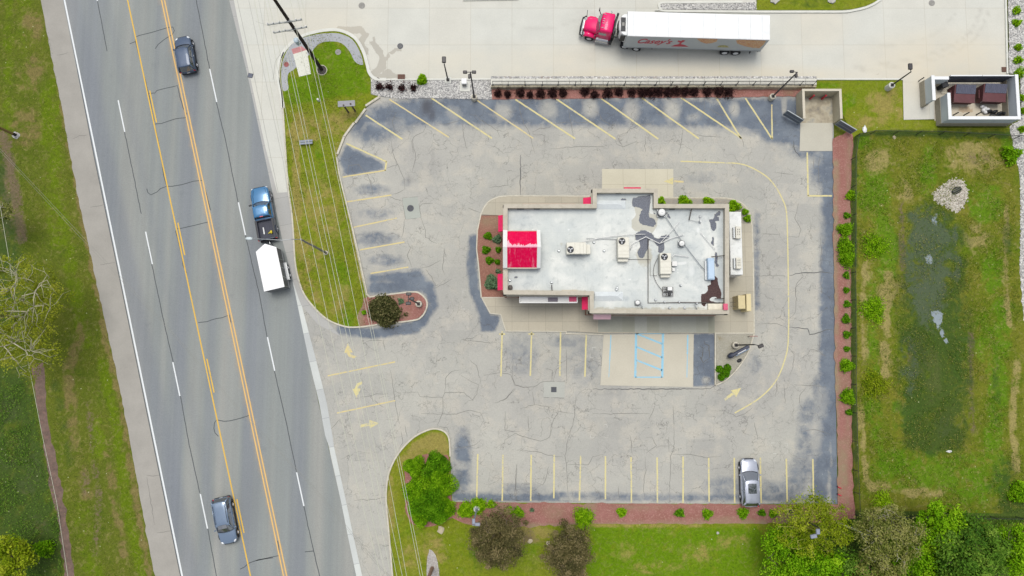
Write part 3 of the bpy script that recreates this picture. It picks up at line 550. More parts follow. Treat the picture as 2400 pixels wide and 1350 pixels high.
struct(sheet('drain_apron', [(943, 465), (979, 461), (986, 510), (951, 514)], -.028, mat_concrete('drain_slab', c(184, 188, 178), c(184, 188, 178), 50, 50, 0)))
struct(sheet('drain_apron', [(1274, 895), (1323, 895), (1323, 932), (1274, 931)], -.028, mat_concrete('drain_slab_pale', c(189, 190, 181), c(189, 190, 181), 50, 50, 0)))
struct(sheet('enclosure_slab', [(1876, 288), (1951, 288), (1951, 354), (1874, 354)], -.004, mat_concrete('bin_pad_concrete', c(204, 200, 184), c(204, 200, 184), 50, 50, 0)))
m_dirtyslab, nt, bs = newmat('stained_slab'); p_ = pos(nt)
fin(nt, bs, ramp(nt, noise(nt, p_, .7, 6, .65), [(.3, c(138, 134, 126)), (.45, c(178, 168, 146)), (.55, c(196, 188, 166)), (.7, c(160, 160, 154))]), .9, .1)
struct(sheet('enclosure_slab', [(1870, 222), (1956, 222), (1956, 288), (1870, 288)], -.003, m_dirtyslab))
struct(sheet('bin_slab', [(2190, 186), (2372, 186), (2372, 285), (2190, 285)], .0, mat_concrete('bin_slab_concrete', c(214, 206, 188), c(212, 204, 186), 50, 50, 0, c(160, 120, 80), var=.08), .4, {'stain': [('e', 2262, 256, 26, 7, .9)], 'warm': [('e', 2262, 258, 40, 14, .7)]}))
# ---------------------------------------------------------------- markings
m_y = mat_paint('parking_yellow', c(228, 216, 156), c(190, 188, 176), .57)
m_yw = mat_paint('faded_yellow', c(228, 210, 150), c(198, 195, 180), .56)
m_b = mat_paint('accessible_blue', c(160, 214, 238), c(200, 200, 190), .58)
m_ry = mat_paint('road_yellow', c(240, 196, 84), c(180, 170, 150), .66)
m_ry2 = mat_paint('road_amber', c(240, 196, 122), c(180, 170, 150), .66)
m_rw = mat_paint('road_white', c(240, 244, 244), c(180, 180, 178), .68)
m_wf = mat_paint('faint_white', c(216, 216, 208), c(196, 194, 184), .5)
b = MB()
ZL = -.026
yl = [[(857, 270), (943, 326)], [(1010, 229), (1153, 324)], [(1208, 233), (1348, 325)], [(1304, 232), (1443, 326)], [(1407, 229), (1543, 326)], [(1504, 229), (1638, 325)], [(1595, 228), (1739, 325)], [(1678, 228), (1737, 325)], [(1747, 230), (1810, 326)], [(1810, 326), (1809, 280)],
      [(811, 336), (906, 379)], [(906, 378), (903, 400)], [(1892, 357), (1894, 459)], [(1893, 459), (1950, 459)]]
yw = [[(913, 233), (1052, 322)], [(1118, 235), (1250, 324)], [(904, 399), (803, 415)], [(813, 473), (918, 457)], [(828, 533), (930, 511)], [(842, 586), (948, 567)], [(868, 641), (957, 626)], [(768, 881), (926, 848)], [(790, 968), (926, 939)], [(1809, 245), (1809, 280)]]
ymid = [[(1177, 776), (1174, 882)], [(1246, 776), (1243, 881)], [(1314, 777), (1312, 882)], [(1374, 784), (1371, 883)], [(1170, 783), (1184, 783)], [(1238, 783), (1252, 783)]]
ybot = [[(1120, 1064), (1117, 1168)], [(1179, 1066), (1177, 1174)], [(1245, 1066), (1244, 1174)], [(1299, 1066), (1298, 1168)], [(1361, 1068), (1358, 1173)], [(1419, 1069), (1419, 1170)], [(1479, 1071), (1480, 1179)], [(1540, 1072), (1541, 1179)], [(1601, 1070), (1601, 1179)], [(1661, 1073), (1662, 1176)], [(1721, 1073), (1722, 1179)], [(1782, 1072), (1784, 1179)], [(1843, 1075), (1845, 1179)], [(1905, 1076), (1907, 1179)]]
for L in yl: strip(b, wob(L, ZL, .006), .17, ZL, 0)
for L in ymid + ybot: strip(b, wob(L, ZL, .006), .155, ZL, 0)
for L in yw: strip(b, wob(L, ZL, .006), .14, ZL, 1)
strip(b, Gp(sm([(1595, 378), (1680, 381), (1740, 385), (1787, 407), (1813, 431), (1832, 463), (1843, 495), (1846, 560), (1848, 690), (1848, 780), (1843, 830), (1820, 890), (1780, 933), (1722, 968)], 6), ZL), .13, ZL, 0)
def poly_mark(pts, z, mi):
    w = Gp(pts, z); t = tessellate_polygon([w]); out = []
    for f in t:
        a, q, d = [w[i] for i in f]; out.append(f if (q - a).cross(d - a).z > 0 else f[::-1])
    b.add(w, out, mi)
poly_mark([(1556, 425), (1578, 416), (1578, 433)], -.012, 0); strip(b, Gp([(1580, 425), (1602, 426)], ZL), .2, ZL, 4)
poly_mark([(1737, 909), (1713, 915), (1717, 919), (1697, 934), (1700, 939), (1721, 924), (1725, 931)], ZL, 0)
poly_mark([(815, 805), (806, 827), (812, 827), (818, 836), (830, 840), (836, 835), (824, 832), (820, 826), (827, 826)], ZL, 1)
poly_mark([(836, 932), (826, 912), (831, 911), (836, 899), (848, 894), (849, 900), (841, 904), (838, 910), (845, 911)], ZL, 0)
poly_mark([(888, 992), (866, 984), (866, 991), (843, 996), (844, 1002), (866, 998), (867, 1004)], ZL, 0)
for L, w in (([(1490, 780), (1554, 780)], .24), ([(1554, 779), (1552, 885)], .24), ([(1552, 884), (1489, 884)], .12), ([(1491, 779), (1489, 885)], .24), ([(1492, 782), (1552, 806)], .19), ([(1492, 813), (1552, 838)], .18), ([(1492, 844), (1552, 868)], .18), ([(1432, 785), (1429, 845)], .11), ([(1612, 785), (1611, 830)], .15), ([(1429, 845), (1427, 884)], .06), ([(1611, 830), (1610, 885)], .08)):
    strip(b, Gp(L, -.002), w, -.002, 2)
for x, y, a, d in ((1085, 680, 1, 1), (1082, 724, 1, -1), (1001, 869, 1, 1), (1032, 868, -1, 1), (1031, 898, -1, -1), (1388, 814, 1, 1), (1383, 838, 1, -1), (1423, 995, -1, 1), (1384, 1026, 1, -1), (1425, 1026, -1, -1), (1808, 1038, 1, 1), (1846, 1039, -1, 1), (1812, 1063, 1, -1), (1846, 1062, -1, -1), (1535, 380, 1, 1), (1555, 381, -1, 1)):
    strip(b, Gp([(x, y + 7 * d), (x, y), (x + 8 * a, y)], ZL), .05, ZL, 3)
struct(b.build('parking_markings', [m_y, m_yw, m_b, m_wf, m_yw]))
b = MB(); ZR = -.014
def rline(x0, x1, y0, y1, w, mi, yy=(0, 1350)):
    s = (x1 - x0) / (yy[1] - yy[0]); strip(b, Gp([(x0 + s * (y - yy[0]), y) for y in np.linspace(y0, y1, max(2, int(abs(y1 - y0) / 60)))], ZR), w, ZR, mi)
rline(151, 427, -300, 1600, .17, 2); rline(299, 587, -300, 1600, .13, 0); rline(378.5, 664.5, -300, 1600, .13, 1); rline(385.5, 672, -300, 1600, .13, 1)
for y0, y1 in ((-72, 2), (235, 309), (543, 619), (849, 928), (1158, 1239)):
    rline(277 - 235 * .2085, 277 + (1350 - 235) * .2085, y0, y1, .13, 2)
for y0, y1 in ((-150, -74), (162, 239), (474, 551), (790, 869), (1107, 1186)):
    rline(491 - 162 * .2125, 491 + (1350 - 162) * .2160, y0, y1, .13, 2)
for y0, y1 in ((-110, -35), (212, 287), (522, 598), (841, 920), (1170, 1249)):
    rline(305.5, 593.5, y0, y1, .13, 0)
struct(b.build('road_markings', [m_ry, m_ry2, m_rw]))
# ---------------------------------------------------------------- cracks
def C_(ox, oy, k, lists): return [[(ox + x / k, oy + y / k) for x, y in L] for L in lists]
K = 3.75; cr = []
cr += C_(1160, 0, K, [[(220, 860), (215, 960), (250, 1080), (290, 1140), (310, 1200), (330, 1280), (355, 1350)], [(645, 875), (655, 1000), (685, 1170), (695, 1270)], [(330, 1160), (400, 1125), (480, 1120), (495, 1100)], [(330, 1175), (435, 1190), (440, 1300)], [(520, 1085), (650, 1075)], [(670, 1045), (720, 1080), (860, 1070), (910, 1110)], [(870, 980), (920, 1000), (950, 1060), (1040, 1100)], [(1085, 1230), (1100, 1190), (1160, 1165), (1190, 1130), (1260, 1100), (1400, 1080)], [(1055, 1225), (1070, 1265), (1130, 1290), (1190, 1265), (1245, 1240)], [(1415, 960), (1430, 1000), (1520, 1040)], [(1320, 1200), (1320, 1340)], [(1650, 1140), (1640, 1250), (1610, 1350)], [(1840, 870), (1845, 940), (1820, 1030), (1770, 1100), (1760, 1130)], [(1870, 950), (1950, 990), (2040, 1020)], [(2105, 930), (2100, 970), (2065, 1000)], [(1740, 1170), (1820, 1195), (2000, 1205)], [(2170, 1220), (2185, 1290)], [(1030, 1270), (900, 1290), (700, 1290), (480, 1310)]])
cr += C_(560, 0, K, [[(1380, 990), (1350, 1060), (1365, 1140), (1430, 1190)], [(1650, 1100), (1620, 1160), (1540, 1200), (1520, 1240), (1535, 1350)], [(1760, 1090), (1850, 1085), (1950, 1055)], [(2030, 1000), (2080, 1010), (2130, 1060), (2220, 1110), (2270, 1150), (2290, 1200)], [(1960, 1060), (1975, 1200), (2005, 1310)]])
cr += C_(560, 330, K, [[(1340, 0), (1350, 100), (1390, 200), (1450, 330), (1460, 430)], [(1525, 0), (1555, 150), (1520, 280)], [(1300, 240), (1400, 205)], [(1450, 430), (1380, 465), (1340, 470)], [(1320, 490), (1430, 530)], [(1130, 290), (1160, 380), (1180, 490)], [(1455, 690), (1445, 800), (1430, 850)], [(1600, 680), (1630, 760), (1640, 850), (1740, 900)], [(1590, 580), (1610, 555), (1705, 550)], [(2015, 590), (2060, 610), (2120, 630)], [(1480, 880), (1510, 940), (1480, 1010), (1520, 1110)], [(1600, 1120), (1680, 1100), (1770, 1050)], [(1640, 1130), (1700, 1210), (1730, 1280)], [(1710, 1300), (1800, 1260), (1870, 1215)], [(1805, 950), (1800, 1060), (1790, 1130), (1805, 1180)], [(2360, 330), (2365, 390), (2200, 410)], [(950, 300), (965, 215), (1050, 205), (1090, 260), (1140, 310)], [(1435, 505), (1570, 490), (1600, 675), (1465, 690), (1435, 505)]])
cr += C_(600, 660, K, [[(1450, 1160), (1620, 1165), (1760, 1165), (1880, 1130), (1970, 1150), (2005, 1220), (1970, 1280)], [(1800, 825), (1880, 870), (1960, 910), (1940, 990), (1900, 1040), (1850, 1000), (1830, 975), (1660, 975), (1640, 1020), (1440, 1010), (1420, 970), (1290, 975)], [(1640, 1020), (1640, 1160), (1610, 1230), (1590, 1290)], [(1660, 980), (1665, 850), (1720, 790), (1800, 775)], [(2000, 825), (2150, 800), (2240, 820), (2270, 910), (2400, 930)], [(2270, 940), (2200, 1030), (2140, 1050)], [(1880, 690), (1940, 740), (1970, 850), (1975, 900)], [(970, 525), (1040, 517), (1110, 520)], [(1120, 510), (1135, 610)], [(1180, 780), (1210, 950), (1225, 1090), (1260, 1250)], [(900, 1015), (1000, 1005), (1060, 985), (1160, 985)], [(1040, 1040), (1080, 1080), (1120, 1105)], [(660, 1295), (740, 1210)], [(1820, 510), (1900, 500), (1940, 470)], [(1830, 515), (2060, 540), (2120, 530)], [(380, 285), (440, 275), (465, 255)]])
cr += C_(600, 990, K, [[(1720, 235), (1850, 215), (1930, 195), (1980, 150)], [(1310, 30), (1330, 130)], [(1275, 80), (1290, 180), (1260, 230)], [(860, 690), (1000, 680), (1140, 660)], [(1600, 30), (1680, 45), (1700, 100)], [(2290, 370), (2280, 560), (2290, 680)], [(1110, 1085), (1190, 1080)]])
cr += C_(1160, 990, K, [[(195, 370), (185, 500), (175, 600), (190, 690)], [(190, 245), (380, 260), (470, 290), (600, 305)], [(500, 0), (480, 130), (400, 165), (300, 140), (180, 95), (90, 150), (70, 240)], [(680, 30), (640, 160), (615, 290), (630, 370), (635, 480), (640, 600), (650, 680)], [(470, 390), (450, 480), (420, 550), (370, 530)], [(640, 368), (820, 372), (860, 300), (950, 280)], [(1185, 110), (1200, 200), (1200, 270)], [(1330, 130), (1380, 130), (1420, 205), (1330, 270)], [(1430, 210), (1525, 208)], [(1575, 0), (1575, 240), (1545, 290), (1540, 480), (1530, 710)], [(1530, 130), (1530, 260)], [(1560, 280), (1700, 280), (1870, 310), (1990, 295)], [(1320, 300), (1330, 420), (1310, 500), (1310, 690)], [(1090, 560), (1085, 620), (1100, 670)], [(2280, 0), (2310, 150)]])
cr += C_(1160, 700, K, [[(160, 540), (150, 650), (180, 760), (250, 780), (340, 775), (420, 730), (620, 725)], [(180, 790), (80, 890), (0, 915)], [(330, 820), (350, 930), (220, 970)], [(350, 930), (470, 950), (500, 980)], [(690, 1010), (560, 990), (510, 1080), (490, 1200), (470, 1220)], [(710, 860), (700, 1000), (685, 1120), (640, 1200)], [(630, 450), (630, 720)], [(1405, 940), (1380, 1010), (1355, 1060)], [(1565, 940), (1570, 1100)], [(500, 720), (505, 630), (445, 615)], [(520, 700), (540, 620), (590, 590)], [(2010, 980), (2120, 1040), (2200, 1010), (2260, 960)], [(290, 1030), (300, 1170)], [(90, 990), (90, 1160), (220, 1170)], [(860, 1010), (1360, 1010)], [(430, 740), (430, 868), (605, 872), (605, 740)]])
cr += C_(1760, 330, K, [[(90, 820), (250, 820)], [(330, 840), (420, 845), (440, 780), (385, 680), (420, 550)], [(430, 1110), (460, 1190), (400, 1260), (390, 1350)], [(610, 840), (620, 940), (610, 1100), (640, 1150)], [(40, 1200), (60, 1185), (300, 1185)], [(215, 280), (370, 295)], [(550, 120), (550, 240), (590, 240), (600, 400)], [(600, 130), (590, 240)], [(40, 1350), (40, 1200)]])
cr += C_(1760, 660, K, [[(450, 0), (390, 50), (395, 200), (390, 270), (340, 320)], [(605, 480), (600, 600), (520, 600), (500, 640), (430, 680)], [(600, 610), (660, 660)], [(330, 580), (380, 640), (370, 750), (340, 830)], [(380, 905), (540, 915), (660, 930)], [(480, 940), (430, 1000), (430, 1080), (460, 1120)], [(440, 1320), (560, 1300), (640, 1320), (700, 1350)], [(290, 900), (300, 1070)], [(230, 850), (230, 950), (215, 1010)], [(60, 370), (230, 370), (310, 400)], [(615, 0), (620, 100)]])
strong = C_(1760, 330, K, [[(340, 1185), (450, 1160), (640, 1155), (715, 1165)]]) + C_(1760, 660, K, [[(330, 400), (500, 415), (515, 465), (560, 460), (680, 420), (720, 425)]]) + C_(1160, 700, K, [[(860, 795), (1400, 795), (1890, 792), (1935, 765)]]) + [[(1640, 810), (1648, 816), (1645, 840), (1640, 835), (1648, 850), (1660, 842)], [(1650, 800), (1652, 806), (1662, 810), (1662, 840)], [(1287, 435), (1220, 430 - 67), (1220, 458)][1:], [(1205, 1172), (1220, 1174)], [(1285, 460), (1285, 462)], [(1860, 330), (1862, 350), (1875, 368)]]
b = MB(); random.seed(3)
for L in cr: strip(b, wob(L, -.03, .035, .3), .05, -.030, 0, True)
for L in strong: strip(b, wob(L, -.03, .03, .3), .10, -.030, 1, True)
for L in C_(0, 0, K, [[(500, 485), (560, 475), (600, 462)], [(640, 1220), (700, 1190), (770, 1185)]]) + C_(0, 330, K, [[(790, 585), (850, 575), (915, 560)], [(880, 1090), (1010, 1070)]]) + C_(0, 990, K, [[(1290, 465), (1400, 465)], [(1380, 970), (1500, 955)], [(1290, 480), (1310, 600), (1360, 900)]]): strip(b, wob(L, -.03, .03, .3), .05, -.030, 0, True)
struct(b.build('pavement_cracks', [M('crack_dark', c(134, 132, 126), .95, .05, obj=False), M('crack_seal', c(106, 106, 104), .8, .2, obj=False)]))
rc = C_(0, 0, K, [[(1140, 385), (1190, 365), (1190, 325), (1230, 310), (1350, 280), (1480, 240), (1520, 238), (1532, 270), (1515, 305), (1440, 350), (1390, 390), (1365, 428)], [(1310, 820), (1360, 818), (1380, 795), (1560, 752), (1580, 850), (1610, 950), (1640, 1000), (1630, 1035), (1540, 1045), (1420, 1085), (1360, 1090)], [(1190, 365), (1225, 500), (1262, 650), (1310, 840), (1356, 1095), (1385, 1210), (1410, 1350)]])
rc += C_(0, 330, K, [[(1392, 40), (1424, 200), (1440, 310), (1465, 400), (1410, 420), (1380, 450), (1325, 475), (1300, 455), (1290, 420)], [(1465, 400), (1510, 400), (1600, 385), (1700, 355), (1780, 347), (1800, 420), (1850, 610)], [(1825, 715), (1700, 745), (1600, 768), (1550, 775), (1545, 800), (1560, 850), (1590, 980), (1610, 1100), (1640, 1160)]])
rc += C_(0, 660, K, [[(1742, 360), (1820, 352), (1900, 325), (1950, 318), (2015, 293), (2030, 360)], [(2195, 1165), (2180, 1180), (2060, 1215), (1970, 1228), (1905, 1215), (1885, 1240), (1880, 1290), (1890, 1330), (1920, 1360)]])
rc += C_(0, 990, K, [[(2400, 1190), (2280, 1205), (2180, 1240), (2150, 1270), (2110, 1290)]]) + C_(600, 990, K, [[(0, 1215), (70, 1200), (130, 1185), (205, 1170), (200, 1100), (190, 1040)], [(430, 1138), (505, 1130)]])
rc += [[(226, -10), (251, 120)], [(292, 309), (331, 501)], [(347, 578), (389, 777), (406, 849)], [(423, 928), (439, 1020), (468, 1155)], [(487, 1239), (507, 1350), (540, 1500)], [(458, -10), (491, 160)], [(507, 239), (529, 330), (558, 474)], [(575, 551), (608, 690), (626, 790)], [(643, 869), (671, 990), (695, 1107)], [(712, 1186), (735, 1291), (749, 1350), (790, 1520)]]
b = MB()
for L in rc: strip(b, wob(L, -.018, .012, .5), .085, -.018)
strip(b, Gp([(147, -20), (219, 360), (288, 690), (355, 1020), (423, 1350), (475, 1600)], -.018), .07, -.018)
struct(b.build('road_crack_seals', [M('tar_seal', c(88, 92, 94), .7, .25, obj=False)]))
# ================================================================ RESTAURANT
WALL = M('tan_stucco', c(200, 192, 172), .9, .15, var=.06, scale=.8, bmp=.3, dirt=c(170, 160, 140), dirt_amt=.4)
COPING = M('parapet_coping', c(202, 195, 178), .85, .2, var=.07, scale=1.2, dirt=c(174, 166, 148), dirt_amt=.5)
TRIM = M('cream_trim', c(214, 206, 186), .8, .2, var=.05)
RED = M('red_metal_roof', c(246, 0, 84), .6, .12, var=.04, scale=1.4, dirt=c(240, 110, 150), dirt_amt=.2)
REDA = M('red_awning', c(246, 30, 100), .5, .4, var=.05, dirt=c(236, 120, 150), dirt_amt=.25)
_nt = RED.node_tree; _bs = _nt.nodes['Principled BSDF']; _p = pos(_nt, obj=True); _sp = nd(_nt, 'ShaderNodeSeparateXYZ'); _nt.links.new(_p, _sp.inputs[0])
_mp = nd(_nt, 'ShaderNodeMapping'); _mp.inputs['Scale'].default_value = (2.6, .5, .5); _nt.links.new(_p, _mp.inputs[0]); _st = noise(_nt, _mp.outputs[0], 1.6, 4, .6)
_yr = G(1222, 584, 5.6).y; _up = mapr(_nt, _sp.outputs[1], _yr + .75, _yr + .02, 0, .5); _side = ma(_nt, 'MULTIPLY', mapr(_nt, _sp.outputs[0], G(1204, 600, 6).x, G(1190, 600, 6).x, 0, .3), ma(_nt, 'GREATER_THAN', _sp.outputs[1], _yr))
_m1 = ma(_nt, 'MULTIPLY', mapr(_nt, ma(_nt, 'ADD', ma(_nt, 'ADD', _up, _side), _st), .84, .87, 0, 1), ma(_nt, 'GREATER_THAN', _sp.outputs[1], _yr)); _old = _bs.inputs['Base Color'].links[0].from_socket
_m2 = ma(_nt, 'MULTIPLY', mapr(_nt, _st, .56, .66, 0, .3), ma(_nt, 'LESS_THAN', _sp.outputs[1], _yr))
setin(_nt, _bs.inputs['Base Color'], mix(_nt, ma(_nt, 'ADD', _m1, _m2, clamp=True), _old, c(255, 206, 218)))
ROSE = M('faded_pink_awning', c(232, 190, 198), .6, .3, var=.05)
WHITEP = M('white_parapet_panel', c(246, 246, 242), .6, .3, var=.03)
ZP, ZR_ = 5.2, 4.55
outer_px = [(1180, 690), (1382, 692), (1382, 734), (1709, 736), (1709, 478), (1542, 478), (1542, 442), (1389, 442), (1389, 478), (1180, 478)]
O_ = Gp(outer_px, ZP)
I_ = offset_pts(O_, .42, True)
Wl = offset_pts(O_, .10, True)
bld = thing('restaurant', 'flat roofed fast food restaurant with tan parapet, stained white roof and red gable end', 'building', (0, 0, 0))
n = len(O_)
def wallfn(b):
    for i in range(n):
        j = (i + 1) % n; a, q = Wl[i], Wl[j]
        b.add([(a.x, a.y, -.02), (q.x, q.y, -.02), (q.x, q.y, ZP - .5), (a.x, a.y, ZP - .5)], [(0, 1, 2, 3)])
def copfn(b):
    for i in range(n):
        j = (i + 1) % n; a, q = O_[i], O_[j]; e, f = I_[i], I_[j]; g, h = Wl[i], Wl[j]
        b.add([(g.x, g.y, ZP - .5), (h.x, h.y, ZP - .5), (q.x, q.y, ZP - .42), (a.x, a.y, ZP - .42), (q.x, q.y, ZP), (a.x, a.y, ZP), (f.x, f.y, ZP), (e.x, e.y, ZP), (f.x, f.y, ZR_ - .02), (e.x, e.y, ZR_ - .02)],
              [(0, 1, 2, 3), (3, 2, 4, 5), (5, 4, 6, 7), (7, 6, 8, 9)])
part('wall', bld, [WALL], wallfn)
part('parapet', bld, [COPING], copfn)
m_roof, nt, bs = newmat('white_membrane_roof'); p = pos(nt)
n1 = noise(nt, p, .35, 6, .6, .3); n2 = noise(nt, p, 1.7, 7, .7, .4); n3 = noise(nt, p, 9, 4, .6)
col = ramp(nt, n1, [(.32, c(208, 214, 212)), (.5, c(222, 226, 221)), (.66, c(242, 243, 236))])
bk = nd(nt, 'ShaderNodeTexBrick'); nt.links.new(p, bk.inputs[0]); bk.offset = .4; bk.inputs['Scale'].default_value = 1; bk.inputs['Mortar Size'].default_value = .018; bk.inputs['Brick Width'].default_value = 1.52; bk.inputs['Row Height'].default_value = 6.0
bk.inputs['Color1'].default_value = (1, 1, 1, 1); bk.inputs['Color2'].default_value = (.97, .975, .98, 1); bk.inputs['Mortar'].default_value = (.9, .91, .91, 1)
col = mix(nt, .9, col, bk.outputs[0], 'MULTIPLY')
col = mix(nt, mapr(nt, ma(nt, 'ADD', attr(nt, 'grey'), mapr(nt, n2, .3, .7, -.25, .25)), .15, .9, 0, .7), col, c(180, 189, 193))
col = mix(nt, mapr(nt, n2, .54, .68, 0, .45), col, c(178, 184, 182))
col = mix(nt, mapr(nt, ma(nt, 'ADD', attr(nt, 'dusty'), mapr(nt, n2, .3, .7, -.2, .2)), .4, .6, 0, .75), col, c(196, 192, 174))
dk = mapr(nt, ma(nt, 'ADD', attr(nt, 'bare'), mapr(nt, n2, .3, .7, -.26, .3)), .33, .38, 0, 1)
dk = ma(nt, 'MULTIPLY', dk, mapr(nt, attr(nt, 'bare'), .12, .2, 0, 1))
rim_ = mapr(nt, ma(nt, 'ADD', attr(nt, 'bare'), mapr(nt, n2, .3, .7, -.22, .22)), .1, .24, 0, .6)
rim_ = ma(nt, 'MULTIPLY', rim_, mapr(nt, attr(nt, 'bare'), .04, .14, 0, 1))
col = mix(nt, rim_, col, c(196, 196, 182))
col = mix(nt, dk, col, mix(nt, mapr(nt, n3, .4, .6, 0, 1), c(88, 92, 104), c(112, 118, 130)))
bw = ma(nt, 'MULTIPLY', mapr(nt, ma(nt, 'ADD', attr(nt, 'rust'), mapr(nt, n2, .3, .7, -.25, .25)), .38, .43, 0, 1), mapr(nt, attr(nt, 'rust'), .1, .2, 0, 1))
col = mix(nt, bw, col, mix(nt, mapr(nt, n3, .4, .6, 0, 1), c(72, 50, 50), c(92, 70, 66)))
col = mix(nt, mapr(nt, attr(nt, 'patch'), .3, .6, 0, .8), col, c(242, 244, 240))
col = mul(nt, col, mapr(nt, n3, .25, .75, .95, 1.05)); fin(nt, bs, col, mapr(nt, dk, 0, 1, .75, .45), .25)
def cc1(L, ox=1440, oy=400, k=6.0): return [(ox + x / k, oy + y / k) for x, y in L]
bare = [('p', cc1([(330, 375), (400, 360), (505, 352), (502, 400), (495, 530), (478, 600), (485, 655), (560, 690), (582, 740), (540, 785), (450, 770), (372, 745), (345, 690), (372, 610), (400, 540), (330, 505), (262, 500), (252, 440), (262, 388)]), 2.2, 1),
        ('p', cc1([(300, 885), (380, 850), (440, 845), (540, 900), (560, 940), (640, 975), (660, 920), (760, 905), (765, 940), (710, 960), (690, 1020), (705, 1110), (660, 1160), (615, 1150), (625, 1070), (560, 1000), (500, 955), (480, 1000), (465, 1100), (400, 1230), (345, 1215), (335, 1140), (375, 1060), (350, 985), (295, 975)]), 2.2, 1),
        ('p', cc1([(1495, 572), (1485, 620), (1430, 640), (1470, 660), (1460, 700), (1415, 715), (1435, 760), (1420, 825), (1395, 850), (1362, 800), (1340, 700), (1400, 685), (1412, 620), (1435, 590)]), 1.6, 1),
        ('p', cc1([(1385, 920), (1395, 960), (1388, 1045), (1360, 1030), (1372, 980)]), 1.2, 1), ('l', cc1([(1430, 1175), (1435, 1230), (1428, 1300), (1446, 1340)]), 3.2, 1), ('e', 1461, 468, 7, 3.2, .9), ('e', 1210, 650, 6, 2.5, .7), ('l', [(1563, 500), (1569, 510)], 2.4, .9), ('e', 1533, 500, 1.4, 2.4, .9), ('e', 1227, 640, 3, 2, .6)]
rust = [('p', cc1([(1400, 280), (1440, 300), (1462, 400), (1505, 520), (1500, 595), (1440, 600), (1420, 570), (1370, 580), (1335, 600), (1350, 640), (1500, 660), (1400, 672), (1330, 680), (1275, 712), (1235, 695), (1218, 620), (1228, 540), (1300, 515), (1322, 460), (1310, 425), (1360, 400), (1355, 360)], oy=600), 1.6, 1)]
grey = [('l', [(1190, 493), (1390, 493)], 10, .8), ('l', [(1392, 456), (1530, 458)], 14, .9), ('l', [(1545, 496), (1700, 498)], 14, .75), ('l', [(1692, 500), (1690, 700)], 14, .7), ('e', 1225, 520, 40, 30, .6), ('e', 1220, 660, 46, 34, .55), ('e', 1350, 606, 40, 16, .6), ('e', 1600, 580, 40, 18, .4), ('e', 1620, 510, 60, 40, .45), ('l', [(1392, 700), (1470, 700)], 8, .7), ('l', [(1195, 634), (1258, 634)], 6, .7), ('e', 1640, 640, 40, 60, .35), ('l', [(1530, 600), (1700, 690)], 12, .3)]  # bluish-grey shade beside parapets, gable and roof units, painted into the membrane
dusty = [('p', cc1([(240, 380), (280, 520), (300, 620), (240, 700), (240, 800), (300, 860), (420, 830), (540, 880), (600, 780), (620, 620), (500, 600), (460, 480), (340, 500)]), 4, .9), ('e', 1510, 600, 24, 30, .8), ('e', 1320, 570, 14, 10, .45), ('l', [(1190, 682), (1375, 684)], 5, .7), ('l', [(1395, 724), (1690, 724)], 6, .6), ('e', 1690, 690, 8, 20, .4)]
patch = [('l', [(1590, 618), (1606, 616)], 4, .9), ('e', 1588, 633, 2, 2, 1), ('e', 1589, 639, 2, 2, 1), ('e', 1560, 660, 1.6, 1.6, 1), ('e', 1571, 663, 1.8, 1.8, 1), ('e', 1476, 655, 3, 3, 1), ('e', 1333, 539, 2.6, 2.6, 1), ('e', 1473, 513, 1.6, 3, 1), ('e', 1248, 538, 1.2, 2, 1), ('e', 1637, 679, 2, 2, 1), ('e', 1647, 685, 2, 2, 1), ('e', 1636, 539, 5, 9, .7), ('p', [(1654, 711), (1698, 711), (1698, 727), (1650, 727)], 1.5, .9), ('e', 1621, 635, 11, 20, .5), ('e', 1310, 530, 40, 30, .25)]
roof_px = [P(v.x, v.y, ZR_) for v in I_]
roof = sheet('roof', roof_px, ZR_, m_roof, .14, {'bare': bare, 'rust': rust, 'grey': grey, 'dusty': dusty, 'patch': patch}, 0, bld)
# sloped crickets
WR = M('cricket_membrane', c(226, 232, 232), .7, .3, var=.06)
for a, q, up in (((1394, 480), (1466, 480), 1), ((1394, 694), (1460, 694), -1)):
    A, B_ = G(*a, ZR_), G(*q, ZR_)
    part('roof_cricket', bld, [WR], lambda b: b.add([(A.x, A.y + .45, ZR_ + .01), (B_.x, B_.y + .45, ZR_ + .01), (B_.x - .6, B_.y, ZR_ + .3), (A.x, A.y, ZR_ + .3), (A.x, A.y - .45, ZR_ + .01), (B_.x, B_.y - .45, ZR_ + .01)], [(0, 3, 2, 1), (3, 4, 5, 2), (1, 2, 5)]))
part('roof_hatch', bld, [M('cream_hatch', c(236, 230, 208), .6, .3)], lambda b: b.rbox(*(G(1678, 719, 4.8).xy), 4.72, 1.6, .62, .34, .03))
for x, y, sx in ((1220, 489.5, .75), (1258, 489.5, .6), (1449, 453, .55), (1575, 490, .55)):
    g = G(x, y, ZR_ + .25); part('scupper', bld, [BLACK], lambda b: b.box(g.x, g.y, g.z, sx, .10, .14))
for x, y in ((1335, 681), (1471, 725)):
    g = G(x, y, ZR_ + .3); part('scupper', bld, [TRIM], lambda b: (b.box(g.x, g.y, g.z, 1.6, .12, .1), b.box(g.x + .5, g.y, g.z + .06, .5, .16, .1)))
